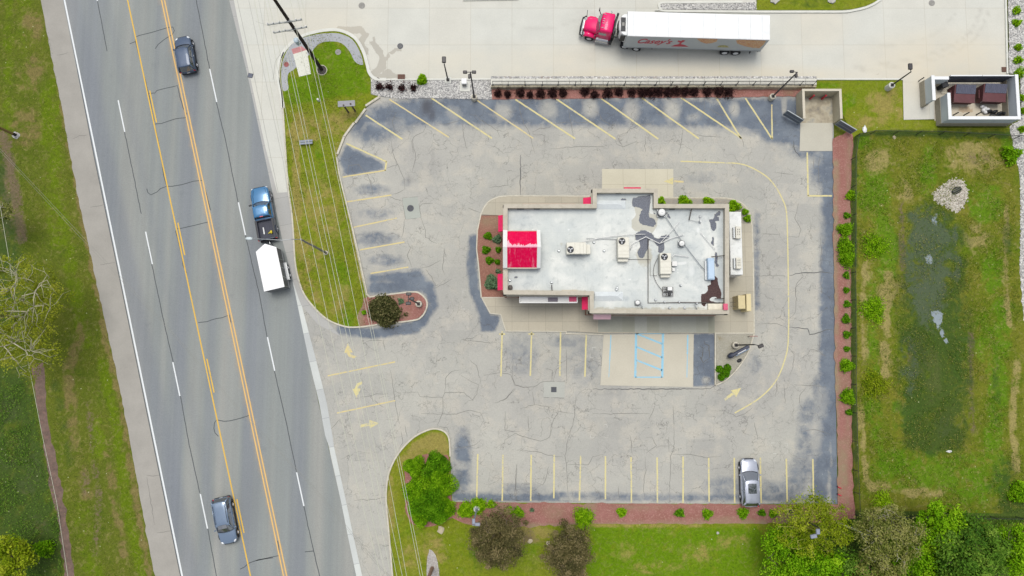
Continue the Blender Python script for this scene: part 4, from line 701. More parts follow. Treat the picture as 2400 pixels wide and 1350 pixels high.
# red gable
gx0, gx1 = G(1189, 600, 5.6).x, G(1258, 600, 5.6).x; gy0 = G(1200, 627, 5.5).y; gy1 = G(1200, 541, 5.7).y; gym = (gy0 + gy1) / 2; zr = 7.0; ze = 5.5
gab = part('roof_gable', bld, [RED], lambda b: b.add([(gx0, gy1, ze), (gx1, gy1, ze), (gx1, gym, zr), (gx0, gym, zr), (gx0, gy0, ze), (gx1, gy0, ze)], [(0, 3, 2, 1), (3, 4, 5, 2)]))
part('ridge_cap', gab, [M('ridge_pink', c(250, 130, 165), .5, .4)], lambda b: b.cyl((gx0, gym, zr + .01), (gx1, gym, zr + .01), .05))
def ribs(b):
    k = 16
    for i in range(1, k):
        x = gx0 + (gx1 - gx0) * i / k
        for ya, yb, s in ((gy1, gym, 1), (gym, gy0, -1)):
            za, zb = (ze, zr) if s > 0 else (zr, ze)
            b.add([(x - .015, ya, za + .005), (x + .015, ya, za + .005), (x + .015, yb, zb + .005), (x - .015, yb, zb + .005), (x, ya, za + .035), (x, yb, zb + .035)], [(0, 4, 5, 3), (4, 1, 2, 5)])
part('standing_seams', gab, [RED], ribs)
for xa, xb in ((gx0 - .42, gx0), (gx1, gx1 + .36)):
    def ge(b, xa=xa, xb=xb):
        e = .12
        b.add([(xa, gy1 + .1, ZR_), (xb, gy1 + .1, ZR_), (xb, gy1 + .1, ze + e), (xa, gy1 + .1, ze + e), (xa, gym, zr + e), (xb, gym, zr + e), (xa, gy0 - .05, ze + e), (xb, gy0 - .05, ze + e), (xa, gy0 - .05, ZR_), (xb, gy0 - .05, ZR_)],
              [(1, 0, 3, 2), (2, 3, 4, 5), (5, 4, 6, 7), (7, 6, 8, 9), (0, 8, 6, 4, 3), (1, 2, 5, 7, 9)])
    part('gable_end', bld, [WHITEP], ge)
part('gable_gutter', bld, [TRIM], lambda b: b.box((gx0 + gx1) / 2, gy0 - .06, ze - .05, gx1 - gx0, .1, .12))
part('gable_wall', bld, [TRIM], lambda b: b.box((gx0 + gx1) / 2, gy1 + .04, (ZR_ + ze) / 2, gx1 - gx0, .08, ze - ZR_ - .02))
part('gable_wall', bld, [TRIM], lambda b: b.box((gx0 + gx1) / 2, gy0 - .0, (ZR_ + ze) / 2 - .06, gx1 - gx0, .08, ze - ZR_ - .16))
# awnings: (outer edge px box, side of the wall they hang on)
def awning(x0, y0, x1, y1, z, side, mt, lab=None):
    a, q = G(x0, y0, z), G(x1, y1, z); xa, xb, ya, yb = a.x, q.x, q.y, a.y; dz = .55
    zz = {'W': (z - dz, z, z, z - dz), 'E': (z, z - dz, z - dz, z), 'N': (z, z, z - dz, z - dz), 'S': (z - dz, z - dz, z, z)}[side]   # corners SW SE NE NW
    cs = [(xa, ya), (xb, ya), (xb, yb), (xa, yb)]; low = z - dz - .15
    def f(b):
        vs = [(x, y, h) for (x, y), h in zip(cs, zz)] + [(x, y, low) for x, y in cs]
        b.add(vs, [(0, 1, 2, 3), (4, 5, 1, 0), (5, 6, 2, 1), (6, 7, 3, 2), (7, 4, 0, 3), (7, 6, 5, 4)])
    o = part('awning', bld, [mt], f)
    if lab: o['label'] = lab
    return o
awning(1167.5, 503, 1182, 541, 3.6, 'W', REDA, 'pink sloped awning at the north end of the west wall')
awning(1166, 641, 1181, 679, 3.6, 'W', REDA, 'pink sloped awning at the south end of the west wall')
awning(1368, 461, 1392, 478, 3.9, 'W', REDA, 'red awning in the northern notch')
awning(1365, 695, 1385, 725, 3.7, 'W', REDA, 'red awning in the southern notch')
awning(1464, 436, 1504, 447, 3.6, 'N', REDA, 'pink awning over the drive-through window')
awning(1225, 475, 1350, 484, 3.4, 'N', M('peach_awning', c(232, 176, 156), .6, .3), 'thin faded awning along the north wall')
awning(1392, 730, 1433, 748, 3.8, 'S', ROSE, 'pale pink awning on the south wall')
# entrance canopy with dark opening
ax0, ay0 = G(1218, 694, 4.2).xy; ax1, ay1 = G(1353, 709, 3.9).xy
can = part('entrance_canopy', bld, [WHITE], lambda b: (b.box((ax0 + ax1) / 2, (ay0 + ay1) / 2, 3.5, ax1 - ax0, ay0 - ay1, .12), b.box((ax0 + ax1) / 2, ay1, 3.62, ax1 - ax0, .08, .36), b.box(ax0, (ay0 + ay1) / 2, 3.66, .08, ay0 - ay1, .36), b.box(ax1, (ay0 + ay1) / 2, 3.66, .08, ay0 - ay1, .36)))
part('canopy_skylight', can, [M('dark_skylight', c(112, 104, 118), .5, .3)], lambda b: b.box(ax0 + (ax1 - ax0) * .58, (ay0 + ay1) / 2, 3.6, 1.0, .42, .08))
part('canopy_panel', can, [M('canopy_pink', c(226, 90, 130), .6, .3)], lambda b: b.box(ax0 + (ax1 - ax0) * .93, (ay0 + ay1) / 2 + .05, 3.585, .8, .5, .06))
# windows, doors, base course
def onwall(name, x0, x1, z0, z1, y, s, mats, parent=bld, th=.06):
    return part(name, parent, mats, lambda b: b.box((x0 + x1) / 2, y + s * th / 2, (z0 + z1) / 2, abs(x1 - x0), th, z1 - z0))
ySl = Wl[0].y; yS = Wl[2].y; yN = Wl[4].y; xE = Wl[3].x; xW = Wl[0].x; yN2 = Wl[6].y
DARKF = M('bronze_frame', c(84, 74, 66), .5, .4)
for x in (-.6, 1.0, 2.6, 4.2):
    w = onwall('window', x, x + 1.3, .9, 2.9, ySl, -1, [DARKF]); onwall('pane', x + .08, x + 1.22, .98, 2.82, ySl - .06, -1, [GLASS], w, .02)
dr = onwall('door', 5.9, 7.0, .1, 2.4, ySl, -1, [DARKF]); onwall('pane', 6.0, 6.9, .3, 2.2, ySl - .06, -1, [GLASS], dr, .02)
for x in (8.6, 10.6, 12.6):
    w = onwall('window', x, x + 1.4, 1.0, 2.7, yS, -1, [DARKF]); onwall('pane', x + .08, x + 1.32, 1.08, 2.62, yS - .06, -1, [GLASS], w, .02)
for x, y in ((11.9, yN2), (1.0, yN), (3.4, yN), (5.6, yN)):
    w = onwall('window', x, x + 1.5, 1.0, 2.7, y, 1, [DARKF]); onwall('pane', x + .08, x + 1.42, 1.08, 2.62, y + .06, 1, [GLASS], w, .02)
for yy in (G(1180, 522).y, G(1180, 600).y, G(1180, 660).y):
    w = part('window', bld, [DARKF], lambda b: b.box(xW - .03, yy, 1.7, .06, 1.5, 1.9)); part('pane', w, [GLASS], lambda b: b.box(xW - .07, yy, 1.7, .02, 1.36, 1.76))
part('door', bld, [M('grey_service_door', c(150, 148, 140), .5, .4)], lambda b: b.box(xE + .03, G(1700, 668).y, 1.15, .06, 1.0, 2.1))
part('base_course', bld, [M('brick_base', c(170, 120, 100), .9, .15, var=.15)], lambda b: [b.box((p0.x + p1.x) / 2, (p0.y + p1.y) / 2, .45, (p1 - p0).length + .02, .08, .7, math.atan2(p1.y - p0.y, p1.x - p0.x)) for p0, p1 in ((Wl[i], Wl[(i + 1) % n]) for i in range(n))])
part('wall_cornice', bld, [TRIM], lambda b: [b.box((p0.x + p1.x) / 2, (p0.y + p1.y) / 2, 4.35, (p1 - p0).length + .34, .34, .12, math.atan2(p1.y - p0.y, p1.x - p0.x)) for p0, p1 in ((Wl[i], Wl[(i + 1) % n]) for i in range(n))])
SIGNR = M('sign_red', c(222, 84, 120), .5, .4)
part('sign_box', bld, [SIGNR], lambda b: b.box(*(G(1701, 719, 5.4).xy), 5.25, .42, .62, .3))
# pipes on the roof
def pipe(pts, r, mt, z=4.72, name='roof_pipe'):
    return part(name, bld, [mt], lambda b: b.tube([G(x, y, z) for x, y in pts], r, 6))
DKP = M('dark_pipe', c(96, 90, 84), .6, .3); WP = M('white_conduit', c(240, 240, 236), .5, .3)
pipe([(1519, 560), (1519, 606), (1519, 710), (1600, 709), (1700, 710)], .045, DKP)
pipe([(1362, 568), (1400, 559), (1436, 553), (1480, 549), (1512, 549)], .04, WP, 4.9)
pipe([(1477, 585), (1483, 570), (1514, 555), (1530, 563), (1546, 571), (1574, 558), (1602, 550)], .045, WP, 4.85)
pipe([(1546, 571), (1568, 547), (1592, 521)], .035, WP, 4.95)
pipe([(1545, 557), (1570, 557)], .03, WP, 4.9)
pipe([(1560, 508), (1600, 568), (1640, 620), (1658, 640)], .035, M('grey_cable', c(150, 156, 160), .6, .3), 4.8)
pipe([(1575, 604), (1581, 597), (1615, 602)], .04, WP, 4.85)
pipe([(1553, 612)] + sm([(1541, 605), (1533, 625), (1532, 645), (1540, 665), (1553, 682)], 5), .025, DKP, 4.75)
pipe([(1642, 545), (1665, 572), (1676, 585)], .03, WP, 4.8)
pipe([(1374, 559), (1448, 561)], .025, M('grey_pipe', c(176, 180, 180), .6, .3), 4.7)
pipe([(1472, 608), (1524, 608), (1524, 646), (1540, 646)], .022, DKP, 4.66)
pipe([(1621, 489), (1615, 516)], .06, DKP, 4.8); pipe([(1617, 516), (1640, 520), (1641, 505)], .025, M('grey_pipe', None), 4.75)
pipe([(1667, 602), (1699, 599)], .05, DKP, 5.0); pipe([(1675, 700), (1700, 700)], .05, DKP, 4.9)
pipe([(1502, 708), (1506, 724)], .05, M('grey_pipe', None), 4.9); pipe([(1628, 712), (1634, 726)], .05, M('grey_pipe', None), 4.9); pipe([(1293, 668), (1294, 682)], .05, DKP, 4.9)
for x, y, h_ in ((1641, 520, .5), (1596, 669, .35), (1447, 675, .3), (1537, 703, .25), (1558, 708, .3), (1592, 708, .25), (1633, 711, .3), (1293, 662, .5), (1445, 679, .35), (1605, 722, .2), (1570, 722, .2), (1195, 657, .3), (1641, 508, .2), (1392, 568, .25), (1310, 588, .25), (1416, 588, .25)):
    g = G(x, y, ZR_ + h_ / 2)
    part('vent_pipe', bld, [STEEL], lambda b: (b.cyl((g.x, g.y, ZR_), (g.x, g.y, ZR_ + h_), .07, n=8), b.cyl((g.x, g.y, ZR_), (g.x, g.y, ZR_ + .06), .16, .1, n=8)))
g = G(1196, 674, ZR_); part('drain_box', bld, [DKP], lambda b: (b.cyl((g.x, g.y, ZR_), (g.x, g.y, ZR_ + .35), .2, n=10), b.cyl((g.x, g.y, ZR_ + .35), (g.x, g.y, ZR_ + .42), .25, .1, n=10)))

# ---- rooftop units
CRM = M('cream_unit_casing', c(234, 231, 216), .5, .3, var=.04, dirt=c(200, 196, 176), dirt_amt=.3)
FANB = M('fan_black', c(52, 54, 60), .6, .3)
FANS = M('fan_blade_silver', c(206, 208, 212), .45, .4, .3)
def hvac(label, x0, y0, x1, y1, fx, fy, ext, zt=5.75):
    a, q = G(x0, y0, zt), G(x1, y1, zt); cx, cy = (a.x + q.x) / 2, (a.y + q.y) / 2; sx, sy = q.x - a.x, a.y - q.y
    t = thing('rooftop_unit', label, 'air conditioner', (cx, cy, ZR_), 0, 'cream air conditioning units on the flat roof')
    cs = part('casing', t, [CRM], lambda b: b.rbox(0, 0, .3 + (zt - ZR_ - .3) / 2, sx, sy, zt - ZR_ - .3, .03))
    part('base_rail', t, [BLACK], lambda b: b.box(0, 0, .16, sx * .96, sy * .96, .3))
    f = G(fx, fy, zt); fx_, fy_ = f.x - cx, f.y - cy; z = zt - ZR_
    fr = part('fan_shroud', t, [FANB], lambda b: b.cyl((fx_, fy_, z - .02), (fx_, fy_, z + .05), .33, n=20))
    def bl(b):
        for k in range(3):
            an = 2.1 * k + .5; b.ell(fx_ + .17 * math.cos(an), fy_ + .17 * math.sin(an), z + .07, .13, .09, .015, 8, 4, 0, an)
        b.cyl((fx_, fy_, z + .05), (fx_, fy_, z + .1), .045, n=8)
    part('fan_blade', fr, [FANS], bl)
    def grd(b):
        for rr in (.12, .22, .32):
            b.tube([(fx_ + rr * math.cos(i * .35), fy_ + rr * math.sin(i * .35), z + .12) for i in range(19)], .008, 4)
    part('fan_guard', fr, [BLACK], grd)
    ex0, ey0, ex1, ey1 = ext; e0, e1 = G(ex0, ey0, 5.3), G(ex1, ey1, 5.3)
    part('side_duct', t, [STEEL if False else CRM], lambda b: b.rbox((e0.x + e1.x) / 2 - cx, (e0.y + e1.y) / 2 - cy, .4, e1.x - e0.x, e0.y - e1.y, .7, .02))
    part('panel_seam', t, [M('seam_grey', c(196, 192, 176), .6, .2)], lambda b: [b.box(q * sx if sx > sy else 0, 0 if sx > sy else -q * sy, z + .004, .02 if sx > sy else sx * .98, sy * .98 if sx > sy else .02, .008) for q in (-.08, .18, .36)])
    part('louvre', t, [M('louvre_grey', c(170, 172, 170), .5, .3)], lambda b: [b.box(sx / 2 + .012 if sx < sy else 0, 0 if sx < sy else -sy / 2 - .012, .45 + k * .08, .02 if sx < sy else sx * .6, sy * .6 if sx < sy else .02, .03) for k in range(6)])
    return t
hvac('cream air conditioner on its side, fan at its west end, nearest the red gable', 1328, 568, 1374, 595, 1337, 585, (1373, 573, 1384, 595))
hvac('upright cream air conditioner with fan at its north end beside the dark bare patch', 1448, 556, 1475, 604, 1457.5, 565.5, (1449, 602, 1472, 613))
hvac('cream air conditioner with side boxes, southernmost of the three on the roof', 1547, 593, 1574, 642, 1557, 602, (1549, 640, 1571, 650))
def dome(label, x, y, r, hh, cap):
    g = G(x, y, ZR_ + hh); t = thing('exhaust_fan', label, 'exhaust fan', (g.x, g.y, ZR_), 0, 'round exhaust fans on the flat roof')
    part('curb', t, [STEEL], lambda b: b.rbox(0, 0, .12, r * 1.9, r * 1.9, .24, .03))
    part('skirt', t, [BLACK], lambda b: b.cyl((0, 0, .24), (0, 0, hh * .7), r * .8, r, 24))
    part('cowl', t, [WHITEP], lambda b: b.loft([[(rr * math.cos(i * math.pi / 12), rr * math.sin(i * math.pi / 12), zz) for i in range(24)] for rr, zz in ((r * .84, hh * .66), (r * .84, hh * .82), (r * .7, hh * .95), (r * .4, hh), (.02, hh + .01))]))
    part('knob', t, [STEEL], lambda b: b.cyl((0, 0, hh), (0, 0, hh + .08), .05))
dome('large white dome exhaust fan with black skirt beside the north parapet', 1552, 497, .44, .8, 0)
dome('medium white dome exhaust fan standing alone mid roof east of the bare patch', 1599, 570, .34, .7, 0)
dome('small white round exhaust vent beside the south parapet', 1495, 709, .27, .5, 0)
g = G(1566, 683, 5.0); t = thing('condenser_cage', 'small open grey equipment frame with a white box on the roof', 'roof equipment', (g.x, g.y, ZR_))
part('frame', t, [DKP], lambda b: [b.box(x * .5, 0, .3, .05, .95, .08) for x in (-1, -.35, .3, 1)] + [b.box(0, y * .45, .3, 1.0, .05, .08) for y in (-1, -.2, .5, 1)])
part('fins', t, [STEEL], lambda b: [b.box(-.45 + k * .1, 0, .2, .03, .85, .2) for k in range(10)])
part('box', t, [WHITEP], lambda b: b.rbox(.16, .26, .5, .46, .36, .3, .02))
part('motor', t, [BLACK], lambda b: (b.box(0, -.05, .4, .8, .12, .2), b.box(.15, -.25, .4, .3, .3, .16)))
g = G(1667, 630, 5.3); t = thing('roof_cabinet', 'light blue metal cabinet near the east parapet above the brown stain', 'cabinet', (g.x, g.y, ZR_))
part('cabinet', t, [M('pale_blue_panel', c(184, 208, 230), .5, .3, var=.03)], lambda b: b.rbox(0, 0, .4, .66, 2.15, .75, .03))
part('lid', t, [M('pale_blue_lid', c(194, 216, 236), .5, .3, var=.03)], lambda b: b.rbox(0, -.1, .79, .56, 1.75, .05, .02))
part('side_flange', t, [STEEL], lambda b: (b.box(-.42, -.1, .2, .18, 1.9, .2), b.box(0, 1.1, .3, .5, .12, .3)))
g = G(1581, 618, 4.9); t = thing('junction_box', 'white box with a smaller one below it beside the southernmost air conditioner', 'roof equipment', (g.x, g.y, ZR_))
part('box', t, [WHITEP], lambda b: b.rbox(0, 0, .2, .5, .48, .36, .02)); part('small_box', t, [WHITEP], lambda b: b.rbox(-.1, -.58, .14, .26, .34, .28, .02))
# ---- east side: walk-in cooler, drive-through box
a, q = G(1709, 496, 2.9), G(1742, 644, 2.9)
t = thing('walk_in_cooler', 'white walk-in cooler box with flat roof against the east wall', 'cooler', ((a.x + q.x) / 2, (a.y + q.y) / 2, 0)); sx, sy = q.x - a.x, a.y - q.y
part('body', t, [WHITE], lambda b: b.rbox(0, 0, 1.4, sx, sy, 2.8, .03)); part('roof_panel', t, [M('cooler_roof_white', c(244, 246, 242), .6, .3, var=.04, scale=1.2, dirt=c(196, 200, 196), dirt_amt=.5)], lambda b: (b.box(0, 0, 2.82, sx - .06, sy - .06, .05), b.box(0, sy * .02, 2.86, sx - .1, .05, .03), b.box(0, -sy * .24, 2.86, sx - .1, .05, .03)))
part('door', t, [STEEL], lambda b: b.box(sx / 2 + .02, .3, 1.1, .05, 1.0, 2.0))
for lab, x, y, w_ in (('northern compressor on the roof of the white cooler box', 1730, 545, 1.25), ('southern compressor on the roof of the white cooler box', 1731, 617, 1.15)):
    g = G(x, y, 3.3); t2 = thing('compressor_unit', lab, 'compressor', (g.x, g.y, 2.85), 0, 'compressors on the cooler roof')
    part('casing', t2, [CRM], lambda b: b.rbox(0, 0, .28, .55, w_, .56, .03)); part('coil', t2, [STEEL], lambda b: b.box(-.38, 0, .2, .16, w_ * .9, .36)); part('vent_slot', t2, [BLACK], lambda b: [b.box(.02 + dx, dy, .565, .05, .14, .02) for dx in (-.1, .08) for dy in (-.2, .05, .3)])
g = G(1742, 708, 2.0); t = thing('utility_cabinet', 'tan two-part service cabinet on the walk east of the building', 'cabinet', (g.x, g.y, .1))
TANC = M('tan_cabinet', c(222, 206, 158), .6, .3, var=.05)
part('main_cabinet', t, [TANC], lambda b: b.rbox(-.15, .0, .95, .75, 1.4, 1.9, .03)); part('side_shelf', t, [M('tan_lid', c(232, 216, 168), .6, .3, var=.04)], lambda b: b.rbox(.55, -.05, 1.0, .5, 1.8, 2.0, .03)); part('bracket', t, [DKP], lambda b: [b.box(-.85, dy, 1.2, .6, .03, .03) for dy in (-.4, 0, .4)] + [b.box(-.8, 0, 1.2, .03, .9, .03)])
part('foot', t, [BLACK], lambda b: b.box(0, 0, .05, .9, 1.2, .1))

# ================================================================ LAMPS AND POLES
def lamp(label, base, top, heads, footing, rb, r0=.09, r1=.06, mt=POLE, foot_h=.75, group='parking lot light poles', armto=None, z=None, hm=POLE, square=False):
    z = z or hgt(base, top); B = G(*base); T = G(*top, z); t = thing('light_pole', label, 'light pole', (B.x, B.y, 0), 0, group)
    part('pole', t, [mt], lambda b: b.cyl((0, 0, foot_h - .02), (0, 0, z), r0, r1, 8))
    if footing: part('footing', t, [footing], lambda b: (b.rbox(0, 0, foot_h / 2, rb * 2, rb * 2, foot_h, .05) if square else (b.cyl((0, 0, 0), (0, 0, foot_h - .04), rb, rb, 20), b.cyl((0, 0, foot_h - .04), (0, 0, foot_h), rb, rb - .05, 20))))
    part('base_plate', t, [mt], lambda b: b.rbox(0, 0, foot_h + .05, .34, .34, .1, .03))
    for hx, hy, w, l, an in heads:
        hp = G(hx, hy, z); dx, dy = hp.x - B.x, hp.y - B.y
        hd = part('lamp_head', t, [hm], lambda b: b.rbox(dx, dy, z + .02, w, l, .18, .05, an))
        part('lens', hd, [FANS], lambda b: b.box(dx, dy, z - .08, w * .7, l * .7, .02, an))
        part('arm', t, [mt], lambda b: b.cyl((0, 0, z - .03), (dx, dy, z), .04, .04, 6))
    return t
lamp('short bronze lamp post in the gravel strip with a single shield-shaped head', (1050, 188), (1040, 150), [(1040.5, 140, .42, .66, 0)], CONCW, .36, foot_h=.12, square=True, group='lamp posts')
lamp('bronze light pole with three heads on round concrete base beside the gravel strip', (1112, 232), (1101, 169), [(1090, 169, .42, .3, 0), (1111, 169, .42, .3, 0), (1100, 179, .24, .44, 0)], CONC, .32)
lamp('bronze light pole with two heads and mossy footing left of the tan bin enclosure', (1806, 231), (1866, 167), [(1856, 167.5, .42, .26, 0), (1866, 177, .26, .42, 0)], CONC, .32)
lamp('bronze lamp post with shield-shaped head on tall white footing in the grass', (2080, 207), (2133, 165), [(2133.5, 156, .42, .66, 0)], CONCW, .34, foot_h=1.0, group='lamp posts')
PALEP = M('grey_lamp_metal', c(150, 156, 172), .5, .4, .2)
lamp('light pole with three heads on round base in the west island mulch', (983, 713), (957, 700), [(958, 689, .5, .3, 0), (966, 700, .4, .3, 0), (957, 711, .5, .3, 0)], CONC, .34)
lamp('light pole reaching over the drive lane from the dusty corner by the curved kerb', (1720, 809), (1775, 811), [(1783, 811, .55, .35, .4)], CONC, .34, z=6.6)
lamp('grey light pole with two heads rising from the shrubs on the south edge', (1118, 1190), (1108, 1231), [(1110, 1222, .3, .5, 0), (1119, 1229, .5, .3, 0)], CONCW, .32, mt=PALEP, hm=PALEP, group='southern light poles')
lamp('light pole with tan footing half hidden by the yellow-green tree at the south-east corner', (1845, 1195), (1913, 1254), [(1907, 1257, .6, .35, .2), (1917, 1246, .35, .5, 0)], M('tan_footing', c(220, 196, 150), .8, .2), .36, hm=PALEP, group='southern light poles')
# street light with long arm
base, top = (765, 593), (704, 562); z = hgt(base, top); B = G(*base); t = thing('street_light', 'tall grey cobra street light reaching over the blue pickup', 'street light', (B.x, B.y, 0))
GALV = M('weathered_galvanised', c(160, 156, 152), .6, .4, .3)
part('pole', t, [GALV], lambda b: b.cyl((0, 0, .1), (0, 0, z), .13, .09, 10)); part('footing', t, [CONC], lambda b: b.cyl((0, 0, 0), (0, 0, .2), .25, .22, 12))
a1 = G(660, 563, z + .5) - B; a2 = G(590, 559, z + .75) - B
part('arm', t, [STEEL], lambda b: b.tube([(0, 0, z - .05), tuple((Vector((0, 0, z)) + a1) / 2 + Vector((0, 0, .2))), tuple(a1), tuple(a2)], .04, 6))
part('lamp_head', t, [M('luminaire_pale', c(212, 224, 226), .4, .4)], lambda b: b.ell(a2.x - .25, a2.y, a2.z, .36, .16, .09, 12, 6))
# ---- wooden poles and wires
WOOD = M('dark_creosote_wood', c(62, 54, 50), .9, .15, var=.2, scale=3); WOOD2 = M('weathered_pole_wood', c(150, 128, 80), .9, .15, var=.2, scale=3); XARM = M('crossarm_grey', c(186, 188, 184), .8, .2, var=.1)
b1 = (754, 163); B1 = G(*b1); zt = hgt(b1, (600, -45))
up1 = thing('utility_pole', 'thick dark wooden utility pole with two crossarms leaning across the drive', 'utility pole', (B1.x, B1.y, 0), 0, 'wooden utility poles')
part('pole', up1, [WOOD], lambda b: b.cyl((0, 0, .0), (0, 0, zt), .2, .13, 12))
zA = hgt(b1, (667, 51)); zB = hgt(b1, (683, 70))
ends = []
for (e0, e1), zz in ((((627, 58), (708, 46)), zA), (((641, 77), (720, 63)), zB)):
    p0, p1 = G(*e0, zz) - B1, G(*e1, zz) - B1
    xa = part('crossarm', up1, [XARM], lambda b: b.box((p0.x + p1.x) / 2, (p0.y + p1.y) / 2, zz, (p1 - p0).length, .11, .13, math.atan2(p1.y - p0.y, p1.x - p0.x)))
    for tt in (.02, .18, .36, .66, .84, .98):
        q = p0.lerp(p1, tt); part('insulator', xa, [FANS], lambda b: (b.cyl((q.x, q.y, zz + .06), (q.x, q.y, zz + .2), .03, n=6), b.cyl((q.x, q.y, zz + .2), (q.x, q.y, zz + .3), .06, .04, n=8)))
    for s in (-1, 1):
        m0 = p0.lerp(p1, .5 + .22 * s); part('brace', up1, [XARM], lambda b: b.cyl((m0.x, m0.y, zz), (0, 0, zz - .7), .025, n=5))
zc = hgt(b1, (706, 97)); tr_ = G(696, 97, zc) - B1
part('transformer', up1, [M('transformer_blue_grey', c(196, 212, 220), .5, .4)], lambda b: (b.cyl((tr_.x, tr_.y, zc - .5), (tr_.x, tr_.y, zc + .35), .24, n=14), b.cyl((tr_.x, tr_.y, zc + .35), (tr_.x, tr_.y, zc + .45), .26, .12, n=14), b.box(tr_.x + .25, tr_.y - .1, zc, .4, .08, .1)))
part('cable_guard', up1, [M('guard_white', c(226, 226, 216), .6, .3)], lambda b: b.tube([(-.3, .1, 0), (-.26, .08, 1.4)], .08, 6))
struct(sheet('mulch_ring', [(754 + 11 * math.cos(a * .4), 164 + 10.5 * math.sin(a * .4)) for a in range(16)], .116, M('dark_ring_mulch', c(92, 86, 86), .95, .1, var=.3, obj=False, bmp=.5)))
b = MB(); ribbon(b, Gp([(754 + 12 * math.cos(a * .4), 164 + 11.5 * math.sin(a * .4)) for a in range(16)], .13), .07, .1, .14, True); struct(b.build('edging_ring', [CONC]))
b2 = (1013, 1331); B2 = G(*b2)
up2 = thing('utility_pole', 'pale brown wooden utility pole rising from the crushed stone patch at the bottom edge', 'utility pole', (B2.x, B2.y, 0), 0, 'wooden utility poles')
part('pole', up2, [M('pale_pole_wood', c(170, 138, 120), .9, .15, var=.15)], lambda b: b.cyl((0, 0, 0), (0, 0, 13.0), .19, .13, 12))
for zz in (12.0, 11.2):
    d = Vector((1, .12, 0)).normalized(); xa = part('crossarm', up2, [XARM], lambda b: b.box(0, 0, zz, 3.6, .11, .13, math.atan2(.12, 1)))
ww = {'top': [609, 633, 643, 659, 665, 694, 712, 721], 'mid': [733, 756, 779, 792, 801, 827, 851, 857], 'bot': [893, 905, 917, 930, 943, 953, 985, 991]}
WIRE = M('pale_wire', c(210, 212, 190), .5, .4, var=.02, obj=False); WIRED = M('dark_wire', c(150, 150, 140), .5, .4, var=.02, obj=False)
for i in range(8):
    x0, x1, x2 = ww['top'][i], ww['mid'][i], ww['bot'][i]
    s = (x1 - x0) / 625; A = G(x0, 65, zA if i % 2 else zB); Mi = G(x1, 690, 10.2); E_ = G(x2, 1350, 11.4)
    def bez(tt):  # Lagrange through three points at 0, .49, 1
        a, m_, e = 0, .49, 1.0
        return A * ((tt - m_) * (tt - e) / ((a - m_) * (a - e))) + Mi * ((tt - a) * (tt - e) / ((m_ - a) * (m_ - e))) + E_ * ((tt - a) * (tt - m_) / ((e - a) * (e - m_)))
    pts = [G(x0 - s * 260, -195, A.z - .3), G(x0 - s * 120, -55, A.z - .15)] + [bez(k / 16) for k in range(19)]
    b = MB(); b.tube(pts, .021, 4); o = b.build('power_line', [WIRE])
    tag(o, 'thin pale overhead power line, ' + ('westernmost' if i == 0 else 'easternmost' if i == 7 else ORD[i] + ' from the west') + ' of the eight crossing the grass strip', 'power line', 'overhead power lines along the road')
for i, off in enumerate((0, 5)):
    b = MB(); b.tube([G(-60 + off, 290, 9.5), G(216 + off, 586 - off * .5, 8.9), G(388 + off, 765, 8.7), G(556 + off, 957, 8.7), G(735 + off, 1146, 9), G(880 + off, 1320, 9.4), G(1000, 1440, 10.5)], .012, 4)
    tag(b.build('telephone_line', [WIRED]), 'faint thin cable slanting across the road, ' + ('lower' if i == 0 else 'upper') + ' of the pair', 'cable', 'faint cables crossing the road')
b = MB(); b.tube([G(-10, 420, 7), G(33, 680, 6.8), G(77, 905, 6.8), G(99, 1020, 6.8), G(133, 1177, 6.9), G(159, 1350, 7), G(200, 1560, 7.3)], .018, 4)
tag(b.build('telephone_line', [WIRE]), 'single cable running beside the dirt path at the left edge', 'cable')
b3 = (36, 316); B3 = G(*b3); t = thing('utility_pole', 'yellowish wooden pole in a gravel ring leaning out at the left edge', 'utility pole', (B3.x, B3.y, 0), 0, 'wooden utility poles')
part('pole', t, [WOOD2], lambda b: b.cyl((0, 0, 0), (0, 0, 10), .15, .11, 10)); part('guy_band', t, [BLACK], lambda b: b.cyl((0, 0, .0), (0, 0, .5), .17, .17, 10))
stg = sheet('stone_ring', [(37 + 10 * math.cos(a * .45), 317 + 8 * math.sin(a * .45)) for a in range(14)], -.02, m_gravel, None, None, .05); struct(stg)
struct(sheet('crushed_stone_patch', sm([(1004, 1293), (1010, 1289), (1020, 1300), (1027, 1330), (1030, 1352), (1040, 1420), (1005, 1420), (1000, 1340)], 3, True), .055, mat_gravel('crushed_stone', [c(210, 204, 196), c(190, 182, 176), c(222, 218, 210)], 9), None, None, .03))
# ================================================================ SIGNS, DRAINS, SMALL THINGS
GREYS = M('grey_sign_panel', c(160, 160, 166), .6, .3, var=.05)
g = G(812, 243, 2.3); p1 = G(817, 264); p2 = G(833, 261)
t = thing('sign_frame', 'grey sign frame on two short posts in the grass at the lot corner', 'sign', (g.x, g.y, 0))
part('panel', t, [GREYS], lambda b: b.box(0, 0, 2.3, 1.8, .62, .1, .06))
for pp, nm in ((p1, 0), (p2, 1)):
    part('post', t, [M('rusty_post', c(96, 84, 76), .8, .2)], lambda b: b.cyl((pp.x - g.x, pp.y - g.y, .1), (pp.x - g.x, pp.y - g.y, 2.45), .09, n=8))
g = G(717, 333, .5); t = thing('ground_sign', 'low flat grey slatted sign lying among the wires in the grass strip', 'sign', (g.x, g.y, .1))
part('panel', t, [M('slate_panel', c(150, 158, 172), .6, .3, var=.1)], lambda b: (b.box(0, .13, .4, 1.42, .2, .06, .08), b.box(0, -.13, .4, 1.42, .2, .06, .08)))
for s in (-1, 1): part('leg', t, [POLE], lambda b: b.box(s * .5, 0, .2, .06, .06, .4))
